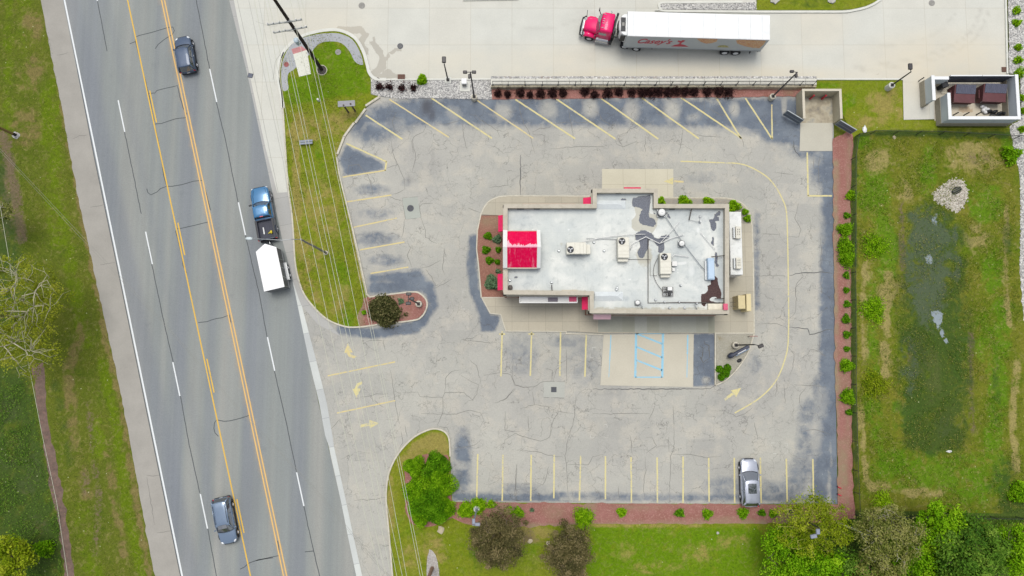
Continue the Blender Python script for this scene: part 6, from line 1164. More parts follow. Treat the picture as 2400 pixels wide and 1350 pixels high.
# tractor
kp = G(1478, 92); tz = math.radians(168.5); 
RC = M('red_cab_paint', c(255, 4, 112), .4, .3, var=.03, coat=.3)
tk = thing('lorry_tractor', 'red bonneted semi truck cab with black bull bar pulling the white trailer', 'lorry', (kp.x, kp.y, 0), tz)
cabx = local(1431, 80, 0, kp, tz).x
fr = local(1362, 68, .8, kp, tz).x
cr_ = 1.75  # cab rear x
part('frame', tk, [STEEL], lambda b: (b.box(.2, .42, .95, fr * 1.15, .1, .26), b.box(.2, -.42, .95, fr * 1.15, .1, .26)))
part('deck_plate', tk, [M('deck_steel', c(196, 196, 186), .5, .4, .4)], lambda b: b.box(1.15, 0, 1.12, 1.3, 1.0, .05))
part('fifth_wheel', tk, [BLACK], lambda b: b.cyl((-.3, 0, 1.1), (-.3, 0, 1.22), .5, n=16))
part('battery_box', tk, [M('slate_box', c(88, 94, 108), .5, .4)], lambda b: b.rbox(1.15, -.2, 1.35, .55, .62, .35, .03))
fcab0, fcab1 = cabx, cabx + 1.62
def ringx(x, w, z0, z1, rr=.16, crown=.04):
    return [(x, -w, z0), (x, -w, z1 - rr), (x, -w + rr * .5, z1 - rr * .25), (x, -w + rr * 1.3, z1), (x, 0, z1 + crown), (x, w - rr * 1.3, z1), (x, w - rr * .5, z1 - rr * .25), (x, w, z1 - rr), (x, w, z0)]
cab = part('cab', tk, [RC], lambda b: b.loft([ringx(fcab0, 1.02, .95, 2.85), ringx(fcab0 + .1, 1.08, .85, 2.98), ringx(fcab0 + 1.08, 1.06, .85, 2.98), ringx(fcab0 + 1.3, 1.0, .85, 2.8), ringx(fcab0 + 1.64, 1.0, .85, 2.0), ringx(fcab0 + 1.68, .96, .85, 1.95)]))
hl0 = fcab1; hl1 = fr - .25
hood = part('hood', tk, [RC], lambda b: b.loft([ringx(hl0 - .05, .82, 1.0, 1.98, .22, .06), ringx(hl0 + .5, .74, .9, 1.86, .24, .07), ringx(hl0 + 1.1, .64, .8, 1.72, .24, .07), ringx(hl1 - .15, .56, .8, 1.6, .22, .05), ringx(hl1, .5, .85, 1.42, .2, .03)]))
for s in (-1, 1):
    part('fender', tk, [RC], lambda b: b.loft([[(hl0 - .1 + .0, s * (.8 + .0), .7), (hl0 - .1, s * 1.12, .7), (hl0 - .1, s * 1.12, .78), (hl0 - .1, s * .7, .85)], [(hl0 + .35, s * .7, 1.1), (hl0 + .35, s * 1.18, 1.08), (hl0 + .35, s * 1.16, 1.2), (hl0 + .35, s * .7, 1.35)], [(hl0 + .95, s * .6, 1.12), (hl0 + .95, s * 1.16, 1.1), (hl0 + .95, s * 1.12, 1.24), (hl0 + .95, s * .6, 1.38)], [(hl1 - .1, s * .5, .7), (hl1 - .1, s * 1.05, .7), (hl1 - .1, s * 1.0, .95), (hl1 - .1, s * .5, 1.1)]], 0, True, True))
    part('headlight', tk, [FANS], lambda b: b.ell(hl1 - .12, s * .82, 1.0, .12, .2, .14))
    wheel(tk, hl0 + .62, s * .98, .5, .3, .6)
    part('fuel_tank', tk, [M('chrome_tank', c(222, 224, 224), .22, .6, .7)], lambda b: (b.cyl((fcab0 + .2, s * 1.02, .72), (fcab1 - .1, s * 1.02, .72), .33, n=16), b.box((fcab0 + fcab1) / 2, s * 1.3, .55, 1.5, .18, .06)))
    mr = part('mirror', tk, [BLACK], lambda b: (b.tube([(fcab1 - .15, s * 1.02, 2.1), (fcab1 + .1, s * 1.35, 2.3), (fcab1 + .15, s * 1.6, 2.35)], .045, 5), b.box(fcab1 + .15, s * 1.55, 2.2, .08, .2, .5)))
    part('exhaust_stack', tk, [BLACK], lambda b: b.cyl((fcab0 - .25, s * .95, .9), (fcab0 - .25, s * .95, 3.3), .09, n=10))
    part('tank_strap', tk, [BLACK], lambda b: b.box(fcab0 - .1, s * .98, .7, .3, .5, .7))
    part('side_window', cab, [GLASS], lambda b: b.box(fcab0 + .95, s * 1.065, 2.15, .8, .03, .5))
    for x in (-.75, .55): wheel(tk, x - .0, s * .98, .5, .55, .6, TYRE, WHR)
part('rear_rack', tk, [BLACK], lambda b: (b.box(fcab0 - .18, 0, 2.6, .12, 2.3, .9), b.box(fcab0 - .1, 0, 1.8, .06, 1.9, 1.6)))
part('windscreen', cab, [GLASS], lambda b: b.add([(fcab0 + 1.33, -.93, 2.79), (fcab0 + 1.33, .93, 2.79), (fcab0 + 1.68, .93, 2.02), (fcab0 + 1.68, -.93, 2.02), (fcab0 + 1.43, 0, 2.84), (fcab0 + 1.78, 0, 2.05)], [(0, 3, 5, 4), (4, 5, 2, 1)]))
for yv in (-.75, -.25, 0, .25, .75): part('marker_lamp', cab, [FANS], lambda b: b.ell(fcab0 + 1.1, yv, 3.02, .14, .04, .04))
part('air_horn', cab, [STEEL], lambda b: b.tube([(fcab0 + .5, -.95, 3.0), (fcab0 + .4, -1.1, 3.05), (fcab0 + .55, -1.2, 3.05)], .04, 5))
part('grille', tk, [STEEL], lambda b: b.box(hl1 + .05, 0, 1.1, .08, .9, .55)); part('bumper', tk, [STEEL], lambda b: b.rbox(hl1 + .15, 0, .6, .2, 2.2, .35, .05))
part('bull_bar', tk, [BLACK], lambda b: (b.tube([(hl1 - .05, -1.2, .9), (hl1 + .28, -.9, .95), (hl1 + .36, 0, .95), (hl1 + .28, .9, .95), (hl1 - .05, 1.2, .9)], .06, 6), b.tube([(hl1 + .3, -.9, .6), (hl1 + .38, 0, .6), (hl1 + .3, .9, .6)], .06, 6), b.tube([(hl1 + .22, -.8, 1.3), (hl1 + .3, 0, 1.35), (hl1 + .22, .8, 1.3)], .05, 6), [b.box(hl1 + .3, q, .95, .05, .06, .8) for q in (-.8, -.3, .3, .8)]))
part('fender_mirror', tk, [BLACK], lambda b: (b.tube([(hl1 - .1, -.9, 1.2), (hl1 - .05, -1.15, 1.7), (hl1 - .02, -1.45, 1.75)], .03, 5), b.tube([(hl1 - .1, .9, 1.2), (hl1 - .05, 1.1, 1.65)], .03, 5)))

# ================================================================ CARS
def ringc(x, w, zb, zt, crown=.03):
    return [(x, -w * .82, zb), (x, -w * .97, zb + .12), (x, -w, zb + (zt - zb) * .45), (x, -w * .985, zt - .12), (x, -w * .93, zt - .03), (x, -w * .8, zt), (x, 0, zt + crown), (x, w * .8, zt), (x, w * .93, zt - .03), (x, w * .985, zt - .12), (x, w, zb + (zt - zb) * .45), (x, w * .97, zb + .12), (x, w * .82, zb)]
def outline(xr, xf, w, fr_=.18, rr=.1, k=5):
    """closed plan outline: rear centre bulge, front windscreen bulge"""
    pts = []
    for i in range(k): t_ = -1 + 2 * i / (k - 1); pts.append((xf + fr_ * (1 - t_ * t_) * 1.0, w * t_))
    for i in range(k): t_ = 1 - 2 * i / (k - 1); pts.append((xr - rr * (1 - t_ * t_), w * t_))
    return pts
def car(label, cat, px, py, deg, L, W, Ht, paint, kind, sunroof=None, lowside=None, rails=False, group='cars on the road'):
    B = G(px, py); t = thing({'suv': 'sport_utility_car', 'sedan': 'fastback_car'}.get(kind, 'car'), label, cat, (B.x, B.y, 0), math.radians(deg), group)
    h = L / 2; w = W / 2; zb = Ht * .60 if kind == 'suv' else Ht * .62
    st = [(-h, w * .62, .42, zb - .14), (-h + .06, w * .82, .34, zb - .04), (-h + .25, w * .96, .28, zb), (-h * .5, w, .26, zb + .01), (0, w, .26, zb), (h * .38, w, .26, zb - .02), (h * .62, w * .975, .27, zb - .08), (h - .40, w * .92, .30, zb - .16), (h - .20, w * .82, .34, zb - .23), (h - .07, w * .68, .38, zb - .30), (h, w * .48, .44, zb - .38)]
    body = part('body', t, [paint], lambda b: b.loft([ringc(*s) for s in st]))
    part('sill', t, [BLACK], lambda b: (b.rbox(0, 0, .27, L * .84, W * 1.005, .2, .1)))
    if kind == 'suv': xr0, xf0, xr1, xf1 = -h + .08, h * .40, -h + .38, h * .12
    else: xr0, xf0, xr1, xf1 = -h + .28, h * .30, -h + .95, h * .02
    if kind == 'sedan': xr0, xf0, xr1, xf1 = -h + .12, 1.02, -h + .55, .22
    wt = w * .74; zr_ = Ht - .05
    lo = outline(xr0, xf0, w * .9, .16, .05); hi = outline(xr1, xf1, wt, .14, .05); n_ = len(lo)
    def gh(b):
        vs = [(x, y, zb - .03) for x, y in lo] + [(x, y, zr_) for x, y in hi]
        b.add(vs, [(i, (i + 1) % n_, n_ + (i + 1) % n_, n_ + i) for i in range(n_)], 0, True)
    gl = part('glasshouse', t, [GLASS], gh)
    def rfn(b):
        R = []
        for s, z in ((1.04, zr_ - .03), (1.03, zr_ + .01), (.93, zr_ + .05), (.5, zr_ + .075), (.02, zr_ + .08)):
            cxm = (xr1 + xf1) / 2; R.append([(cxm + (x - cxm) * (s if s > .9 else s), y * s, z) for x, y in hi])
        b.loft(R)
    rf_ = part('roof', t, [paint], rfn)
    def pil(b, s):
        for (a0, a1) in (((xf0 - .0, w * .9), (xf1, wt)), ((xr0, w * .9), (xr1, wt))):
            b.tube([(a0[0], s * a0[1], zb - .04), (a1[0], s * a1[1], zr_ + .02)], .045 if a0[0] > 0 else .09, 6)
        if True:
            m0 = (xf0 + xr0) / 2 - .1; b.tube([(m0, s * w * .905, zb - .03), (m0 + .02, s * wt * 1.01, zr_)], .035, 5)
            b.tube([(xf1, s * wt * 1.03, zr_ + .01), (xr1, s * wt * 1.03, zr_ + .01)], .04, 5)
    for s in (-1, 1): part('side_frame', t, [paint], lambda b: pil(b, s))
    if sunroof: part('sunroof', rf_, [GLASS], lambda b: b.add([(sunroof[0], -wt * .62, zr_ + .085), (sunroof[0], wt * .62, zr_ + .085), (sunroof[1], wt * .62, zr_ + .087), (sunroof[1], -wt * .62, zr_ + .087), (sunroof[0], 0, zr_ + .098), (sunroof[1], 0, zr_ + .098)], [(0, 4, 5, 3)[::-1], (4, 1, 2, 5)[::-1]]))
    if rails:
        for s in (-1, 1): part('roof_rail', rf_, [BLACK], lambda b: b.tube([(xf1 - .2, s * wt * .88, zr_ + .08), (xf1 - .3, s * wt * .88, zr_ + .13), (xr1 + .3, s * wt * .88, zr_ + .13), (xr1 + .2, s * wt * .88, zr_ + .08)], .02, 5))
    for s in (-1, 1):
        part('headlight', t, [M('headlight_glass', c(236, 240, 244), .15, .6)], lambda b: b.ell(h - .27, s * w * .70, zb - .24, .2, .11, .07, 8, 5, 0, -s * .75))
        part('taillight', t, [M('taillight_red', c(226, 20, 50), .25, .5)], lambda b: b.ell(-h + .10, s * w * .82, zb - .12, .1, .14, .12, 8, 5, 0, s * .4))
        part('door_mirror', t, [paint], lambda b: (b.ell(xf0 - .22, s * (w + .12), zb + .05, .08, .12, .08, 8, 5), b.box(xf0 - .22, s * (w + .0), zb + .02, .06, .12, .05)))
        for x in (-h * .60, h * .60): wheel(t, x, s * (w - .10), .34, .23, .66)
        [part('door_handle', t, [STEEL], lambda b: b.box(q, s * (w + .005), zb - .16, .16, .03, .03)) for q in (-.35, .55)]
        [part('wheel_arch', t, [BLACK], lambda b: b.tube([(q + .42 * math.cos(a), s * (w - .01), .34 + .42 * math.sin(a)) for a in (math.pi * k / 8 for k in range(9))], .035, 5)) for q in (-h * .60, h * .60)]
    part('bonnet_line', t, [BLACK], lambda b: b.tube([(xf0 + .14 * (1 - (y / (w * .85)) ** 2) + .03, y, zb + .012) for y in [w * .85 * (k / 4 - 1) for k in range(9)]], .022, 4))
    part('grille', t, [BLACK], lambda b: b.box(h - .05, 0, .58, .08, W * .5, .2)); part('number_plate', t, [WHITE], lambda b: b.box(-h - .012, 0, .68, .02, .32, .16))
    part('rear_bumper', t, [BLACK if kind == 'suv' else paint], lambda b: b.rbox(-h + .04, 0, .45, .16, W * .86, .22, .05))
    return t
P_NAVY = M('navy_car_paint', c(74, 92, 118), .42, .4, .2, var=.02, coat=.35); P_BLUE = M('steel_blue_car_paint', c(128, 148, 172), .25, .5, .4, var=.02, coat=.8)
P_SILV = M('silver_car_paint', c(184, 190, 204), .28, .5, .35, var=.02, coat=.7); P_TRK = M('bright_blue_truck_paint', c(56, 126, 176), .25, .5, .25, var=.03, coat=.8)
car('dark navy hatchback driving up the road beside the double yellow line', 'car', 441, 134, 101.9, 4.15, 1.82, 1.66, P_NAVY, 'suv')
car('steel blue crossover with sunroof driving down the road at the bottom', 'car', 534, 1217, 282.5, 4.75, 1.88, 1.6, P_BLUE, 'suv', (.25, .62), rails=True)
car('silver fastback car with dark sunroof parked in the bottom row of stalls', 'car', 1752, 1128, 90.5, 4.9, 1.86, 1.48, P_SILV, 'sedan', (-.98, .02), group='parked cars')
# pickup
B = G(624, 503); t = thing('pickup_truck', 'bright blue crew cab pickup with empty black bed towing the white trailer', 'pickup truck', (B.x, B.y, 0), math.radians(101.5))
h = 2.85; w = 1.0; SID = M('shaded_truck_blue', c(50, 62, 82), .3, .5, .2, coat=.5)  # SID: the cab's blue, darkened to paint in the shade on its sides
part('cab_body', t, [P_TRK], lambda b: b.loft([ringc(*s) for s in ((-.75, w * .97, .45, 1.12), (-.6, w, .45, 1.16), (.6, w, .45, 1.16), (1.2, w, .45, 1.13), (1.9, w * .98, .45, 1.10), (2.5, w * .93, .45, 1.02), (2.78, w * .82, .5, .92), (2.85, w * .7, .55, .8))]))
lo = outline(-.62, 1.05, w * .9, .16, .02); hi = outline(-.5, .55, w * .76, .12, .02); n_ = len(lo)
part('glasshouse', t, [GLASS], lambda b: b.add([(x, y, 1.13) for x, y in lo] + [(x, y, 1.78) for x, y in hi], [(i, (i + 1) % n_, n_ + (i + 1) % n_, n_ + i) for i in range(n_)], 0, True))
rr_ = part('roof', t, [P_TRK], lambda b: b.loft([[(.02 + (x - .02) * s, y * s, z) for x, y in hi] for s, z in ((1.05, 1.76), (1.03, 1.8), (.92, 1.84), (.5, 1.86), (.02, 1.865))]))
[part('pillar', t, [P_TRK], lambda b: b.tube([(x0_, s * w * .9, 1.12), (x1_, s * w * .76, 1.8)], .055, 6)) for x0_, x1_ in ((1.05, .55), (.1, .08), (-.62, -.5)) for s in (-1, 1)]
bed = part('bed', t, [M('black_bed_liner', c(72, 74, 86), .7, .3, var=.08)], lambda b: (b.box(-1.8, 0, .82, 2.05, 1.6, .05), b.box(-1.8, .84, 1.0, 2.1, .14, .44), b.box(-1.8, -.84, 1.0, 2.1, .14, .44), b.box(-.8, 0, 1.0, .08, 1.6, .44), [b.box(-1.8, q, .85, 2.0, .05, .025) for q in (-.6, -.35, -.1, .15, .4, .65)]))
[part('bed_side', t, [SID], lambda b: b.loft([[(x, s * .9, z) for x, z in ((-2.85, .5), (-.76, .5), (-.76, 1.19), (-2.85, 1.19))], [(x, s * 1.0, z) for x, z in ((-2.85, .5), (-.76, .5), (-.76, 1.1), (-2.85, 1.1))]], 0, True, False)) for s in (-1, 1)]
part('bed_cap_rail', t, [BLACK], lambda b: [b.box(-1.8, s * .9, 1.205, 2.1, .16, .04) for s in (-1, 1)])
part('tailgate', t, [SID], lambda b: b.rbox(-2.86, 0, .86, .1, 1.78, .62, .03)); part('rear_bumper', t, [BLACK], lambda b: b.rbox(-2.98, 0, .55, .18, 1.8, .2, .05)); part('tow_hitch', t, [STEEL], lambda b: b.box(-3.15, 0, .48, .35, .07, .07))
part('brake_lamp', rr_, [M('taillight_red', None)], lambda b: b.box(-.55, 0, 1.80, .06, .34, .07))
for s in (-1, 1):
    part('headlight', t, [M('headlight_glass', None)], lambda b: b.ell(2.72, s * .74, .84, .1, .14, .09)); part('taillight', t, [M('taillight_red', None)], lambda b: b.box(-2.88, s * .93, .9, .08, .12, .34))
    part('door_mirror', t, [BLACK], lambda b: (b.box(.98, s * 1.14, 1.22, .12, .26, .2, s * .2), b.tube([(1.0, s * .98, 1.15), (1.0, s * 1.15, 1.2)], .03, 5)))
    [part('fender_flare', t, [SID], lambda b: b.loft([[(q + .5 * math.cos(a), s * yy_, .4 + .5 * math.sin(a)) for a in (math.pi * k / 8 for k in range(9))] + [(q - .36, s * yy_, .4), (q + .36, s * yy_, .4)] for yy_ in (.95, 1.06)], 0, True, False)) for q in (1.85, -1.85)]
    for x in (1.85, -1.85): wheel(t, x, s * .9, .40, .28, .6)
    part('bonnet_crease', t, [BLACK], lambda b: b.tube([(2.6, s * .62, 1.04), (1.9, s * .74, 1.13), (1.2, s * .78, 1.15)], .015, 4))
part('lower_side', t, [SID], lambda b: [b.box(.5, s * 1.0, .62, 2.3, .03, .4) for s in (-1, 1)]); part('grille', t, [BLACK], lambda b: b.box(2.84, 0, .72, .06, 1.1, .28)); part('wiper_cowl', t, [BLACK], lambda b: b.tube([(1.2 - .14 * (y / .8) ** 2, y, 1.17) for y in (-.8, -.4, 0, .4, .8)], .03, 4))
def inbed(label, name, lx, ly, z, fn, mt):
    ca, sa = math.cos(math.radians(101.5)), math.sin(math.radians(101.5)); b = MB(); fn(b); o = b.build(name, [mt]); o.location = (B.x + lx * ca - ly * sa, B.y + lx * sa + ly * ca, z); o.rotation_euler = (0, 0, math.radians(101.5)); tag(o, label, 'cargo', 'things in the pickup bed')
inbed('white plank lying in the black bed of the pickup', 'white_plank', -1.9, .28, .87, lambda b: b.rbox(0, 0, .04, .75, .13, .06, .015), WHITE)
inbed('yellow tool in the rear corner of the pickup bed', 'yellow_tool', -2.2, -.5, .88, lambda b: (b.ell(0, 0, .1, .2, .13, .12), b.tube([(.05, .1, .08), (-.1, .32, .1)], .05, 5)), M('tool_yellow', c(236, 216, 50), .5, .4))
# enclosed trailer
A0 = G(621, 572, 2.2); A1 = G(643, 677, 2.2); ax = math.atan2(A0.y - A1.y, A0.x - A1.x); Lt = (A0 - A1).length; Wt = (G(600, 590, 2.2) - G(647, 580, 2.2)).length
t = thing('enclosed_trailer', 'bright white v-nosed enclosed trailer towed behind the blue pickup', 'trailer', (A1.x, A1.y, 0), ax)
hw = Wt / 2; Ls = Lt - .62; pl = [(0, -hw), (Ls, -hw), (Lt, -.0), (Ls, hw), (0, hw)]
SDT = M('trailer_side_charcoal', c(96, 100, 104), .5, .4, .1, var=.05)
part('body', t, [SDT], lambda b: b.prism(pl, .45, 2.14, 0, 0, True)); part('roof', t, [M('roof_gloss_white', c(254, 254, 254), .4, .4, var=.01)], lambda b: b.prism([(x + (.03 if x > .1 else -.03), y * 1.015) for x, y in pl], 2.14, 2.24))
part('roof_bows', t, [M('roof_seam', None)], lambda b: [b.box(.35 + k * .62, 0, 2.243, .035, Wt * .97, .006) for k in range(6)])
part('side_rib', t, [STEEL], lambda b: [b.box(x, s * (hw + .01), 1.3, .05, .03, 1.6) for x in (.05, 1.1, 2.1, 3.0, Ls - .02) for s in (-1, 1)] + [b.box(Ls / 2, s * (hw + .01), .5, Ls, .04, .08) for s in (-1, 1)])
part('rear_door', t, [M('trailer_rear_grey', c(120, 122, 124), .5, .4)], lambda b: b.box(-.02, 0, 1.3, .04, Wt * .9, 1.55)); part('tow_bar', t, [BLACK], lambda b: (b.tube([(Lt - .3, .4, .45), (Lt + .75, 0, .48)], .04, 5), b.tube([(Lt - .3, -.4, .45), (Lt + .75, 0, .48)], .04, 5)))
for s in (-1, 1):
    fd = part('mudguard', t, [STEEL], lambda b: (b.box(Ls * .42, s * (hw + .17), .80, 1.75, .32, .05), b.box(Ls * .42 - .92, s * (hw + .17), .66, .05, .32, .26, 0), b.box(Ls * .42 + .92, s * (hw + .17), .66, .05, .32, .26, 0)))
    for x in (Ls * .42 - .42, Ls * .42 + .42): wheel(t, x, s * (hw + .20), .33, .2, .6)
# ================================================================ VEGETATION
def leafmesh(name, cen, size, tint, mat, parent=None, up=.6, aspect=.55):
    n = len(cen)
    nr = RNG.normal(size=(n, 3)); nr[:, 2] = np.abs(nr[:, 2]) + up; nr /= np.linalg.norm(nr, axis=1)[:, None]
    u = np.cross(nr, RNG.normal(size=(n, 3))); u /= np.linalg.norm(u, axis=1)[:, None]; v = np.cross(nr, u)
    s = np.asarray(size).reshape(-1, 1) * RNG.uniform(.7, 1.25, (n, 1))
    vs = np.stack([cen - u * s, cen - v * s * aspect + u * s * .15, cen + u * s, cen + v * s * aspect + u * s * .15], 1).reshape(-1, 3)
    me = bpy.data.meshes.new(name); me.vertices.add(4 * n); me.vertices.foreach_set('co', vs.ravel().astype(np.float32))
    me.loops.add(4 * n); me.loops.foreach_set('vertex_index', np.arange(4 * n, dtype=np.int32))
    me.polygons.add(n); me.polygons.foreach_set('loop_start', np.arange(0, 4 * n, 4, dtype=np.int32)); me.polygons.foreach_set('loop_total', np.full(n, 4, np.int32))
    me.update(calc_edges=True)
    a = me.attributes.new('tint', 'FLOAT', 'FACE'); a.data.foreach_set('value', np.clip(tint, 0, 1).astype(np.float32))
    return obj(name, me, parent, [mat])
FG = foliage('lime_shrub_leaves', c(84, 128, 4), c(140, 196, 8), c(192, 232, 40))
FD = foliage('green_shrub_leaves', c(54, 98, 4), c(96, 156, 8), c(146, 202, 34))
FK = foliage('dark_plum_leaves', c(34, 22, 22), c(62, 40, 40), c(98, 64, 62))
FS = foliage('sage_leaves', c(70, 100, 66), c(116, 150, 108), c(164, 190, 146))
FB = foliage('bronze_tree_leaves', c(78, 80, 46), c(126, 118, 74), c(174, 158, 114))
FY = foliage('yellow_green_tree_leaves', c(96, 124, 10), c(146, 168, 18), c(190, 202, 56))
FT = foliage('fresh_green_tree_leaves', c(76, 124, 4), c(126, 184, 8), c(176, 220, 40))
FDT = foliage('deep_green_tree_leaves', c(62, 104, 26), c(104, 148, 42), c(150, 184, 70))
FGY = foliage('grey_green_tree_leaves', c(94, 112, 40), c(140, 148, 66), c(186, 182, 112))
FOL = foliage('olive_shrub_leaves', c(56, 64, 32), c(98, 100, 56), c(150, 140, 96))
BARK = M('tree_bark', c(120, 108, 90), .95, .1, var=.2, scale=4); PBARK = M('pale_tree_bark', c(196, 190, 164), .9, .15, var=.12, scale=3)
def lumps(k):
    d = RNG.normal(size=(k, 3)); d /= np.linalg.norm(d, axis=1)[:, None]; return d, RNG.uniform(.5, 1, k)
def shrub(name, label, px, py, rpx, h=None, mat=FG, n=None, size=.11, cat='shrub', group=None, z=.05, ell=1.0, spiky=0.0, hide=.8, flat=.0, hpos=None):
    """a shrub centred at pixel (px, py) as seen, radius in photo pixels"""
    h = h or rpx * mpp(px, py) * 1.25; g = G(px, py, h * .45); r = rpx * mpp(px, py)
    n = n or int(min(5200, max(220, 1300 * r * r / (size / .11) ** 2 * 1.1)))
    d, am = lumps(14); q = RNG.normal(size=(n, 3)); q /= np.linalg.norm(q, axis=1)[:, None]; q[:, 2] = np.abs(q[:, 2])
    lob = 1 + .42 * np.max(np.clip(q @ d.T - .72, 0, 1) * 3 * am, axis=1) - .16
    rad = RNG.uniform(0, 1, n) ** .33 * lob
    if spiky: rad = RNG.uniform(0, 1, n) ** .6 * (1 + spiky * (RNG.uniform(size=n) > .7) * RNG.uniform(.3, 1, n))
    rad *= 1 + .16 * np.sin(np.arctan2(q[:, 1], q[:, 0]) * 3 + d[2, 0] * 9) * (1 if r > .3 else 0); cen = q * rad[:, None] * np.array([r, r * ell, h]); cen[:, 2] += .02
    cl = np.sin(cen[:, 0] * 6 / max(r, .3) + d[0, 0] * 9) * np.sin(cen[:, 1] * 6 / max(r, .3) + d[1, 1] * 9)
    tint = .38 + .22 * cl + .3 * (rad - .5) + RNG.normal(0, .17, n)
    o = leafmesh(name, cen, np.full(n, size), tint, mat, None, up=.5 if spiky < .45 else .0, aspect=.22 if spiky > .45 else .5)
    o.location = (g.x, g.y, z); return tag(o, label, cat, group)
def tree(name, label, bpx, cpx, rpx, zc, rz_, mat, bark, nclust, nleaf, size, group=None, trunk_r=.16, limb_vis=.0, spread=1.0, clr=.95, rpy=None, drop=0.0):
    """trunk foot at pixel bpx, crown centre seen at pixel cpx at height zc, radii in pixels at that height"""
    B = G(*bpx); C0 = G(cpx[0], cpx[1], zc); m = mpp(cpx[0], cpx[1], zc); R = rpx * m; Ry = (rpy or rpx) * m
    t = thing(name, label, 'tree', (B.x, B.y, 0), 0, group); cx, cy = C0.x - B.x, C0.y - B.y
    d = RNG.normal(size=(nclust, 3)); d /= np.linalg.norm(d, axis=1)[:, None]; rad = RNG.uniform(.15, 1, nclust) ** .5 * np.where(RNG.uniform(size=nclust) > .82, RNG.uniform(1, 1.28, nclust), 1)
    cc_ = d * rad[:, None] * np.array([R, Ry, rz_]) * .86 + np.array([cx, cy, zc])
    b = MB(); fork = Vector((cx * .45, cy * .45, zc * .5)); b.tube([(0, 0, 0), (cx * .15, cy * .15, zc * .22), tuple(fork)], [trunk_r, trunk_r * .8, trunk_r * .65], 9)
    mains = []
    def limb(p, q, r0, r1, n=4, k_=5):
        L = (q - p).length; pts = [p]
        for j in range(1, n): pts.append(p.lerp(q, j / n) + Vector(RNG.normal(0, .09 * L, 3)) + Vector((0, 0, .1 * L * math.sin(3.14 * j / n))))
        pts.append(q); b.tube([tuple(v) for v in pts], [r0 + (r1 - r0) * j / n for j in range(n + 1)], k_); return pts
    for k in range(7):
        a = k * .9 + RNG.uniform(-.35, .35); rr_ = RNG.uniform(.25, .6); e = Vector((cx + R * rr_ * math.cos(a), cy + Ry * rr_ * math.sin(a), zc + rz_ * RNG.uniform(-.3, .5)))
        pts = limb(fork, e, trunk_r * .45, trunk_r * .2); mains += pts[2:]
        for k2 in range(2):
            a2 = a + RNG.uniform(-.7, .7); r2 = RNG.uniform(.55, .85); e2 = Vector((cx + R * r2 * math.cos(a2), cy + Ry * r2 * math.sin(a2), zc + rz_ * RNG.uniform(-.3, .5))); mains += limb(e, e2, trunk_r * .2, trunk_r * .1)[1:]
    for i in range(nclust):
        p = Vector(cc_[i]); e = min(mains, key=lambda q: (q - p).length); md = e.lerp(p, .5) + Vector(RNG.normal(0, .06 * R, 3))
        ext = p + (p - e).normalized() * limb_vis if limb_vis else p
        limb(e, ext, trunk_r * .11, trunk_r * .03, 3, 4)
    b.build('trunk', [bark], t)
    per = max(4, nleaf // nclust); cen = []; tint = []
    ct_ = RNG.normal(.48, .2, nclust)
    for i in range(nclust):
        q = RNG.normal(size=(per, 3)); q /= np.linalg.norm(q, axis=1)[:, None]; q[:, 2] = q[:, 2] * .7
        rr = RNG.uniform(0, 1, per) ** .5 * clr * RNG.choice([.5, .8, 1.0, 1.35]) * np.where(RNG.uniform(size=per) > .9, 1.4, 1)
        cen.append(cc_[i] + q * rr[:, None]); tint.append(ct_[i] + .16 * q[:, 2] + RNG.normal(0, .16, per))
    cen = [q - np.array([0, 0, drop]) for q in cen]
    leafmesh('crown', np.concatenate(cen), np.full(per * nclust, size), np.concatenate(tint), mat, t)
    return t
# dark barberries under the retaining wall
bx_ = [(25, 820, 11), (110, 830, 10), (225, 812, 11), (310, 830, 10), (400, 822, 11), (505, 815, 11), (597, 813, 12), (790, 806, 11), (875, 826, 10), (990, 818, 12), (1090, 808, 11), (1205, 812, 13), (1300, 812, 12), (1370, 808, 13), (1440, 805, 12), (1520, 812, 12), (1590, 803, 13), (1675, 802, 13), (1755, 806, 11), (1870, 806, 11), (1965, 808, 12), (2050, 815, 14)]
for i, (x, y, r) in enumerate(bx_):
    shrub('barberry_shrub', ORD[i] + ' dark plum barberry from the left along the foot of the retaining wall', 1160 + x / K, y / K + RNG.uniform(-1.5, 1), r * RNG.uniform(.72, 1.12), .8, FK, 620, .13, group='dark barberries under the wall', spiky=.5)
for i, (x, y) in enumerate(((889, 203), (913, 203.5), (941, 206), (969, 206))):
    shrub('ornamental_grass', ORD[i] + ' dark purple spiky grass clump from the left in the gravel strip', x, y, 7.5, .5, FK, 200, .2, 'plant', 'dark grass clumps in gravel', spiky=1.3)
shrub('small_tree', 'yellow-green young shrub beside the fourth dark clump in the gravel', 989, 186, 12, .9, FG, 560, .12)
# west planter
for lab, x, y, r, m_ in (('round green bush at the top of the west planter', 1144, 553, 9.5, FD), ('round green bush, second down in the west planter', 1139, 585, 9.5, FD), ('round green bush, third down in the west planter', 1147, 610, 9.5, FD), ('smaller green bush close to the wall level with the second bush', 1168, 585, 7, FD), ('smaller green bush close to the wall level with the third bush', 1166, 614, 6.5, FD)):
    shrub('round_bush', lab, x, y, r, .7, m_, 900, .07, group='clipped bushes in the west planter')
shrub('variegated_shrub', 'loose variegated shrub near the wall in the west planter', 1165, 561, 11, .8, FS, 420, .1)
shrub('sage_shrub', 'small grey-green shrub just above the southern pink awning', 1167, 636, 6.5, .5, FS, 260, .08)
shrub('sage_shrub', 'large grey-green mounded shrub at the foot of the west planter', 1153, 663, 18, 1.3, FS, 1600, .12)
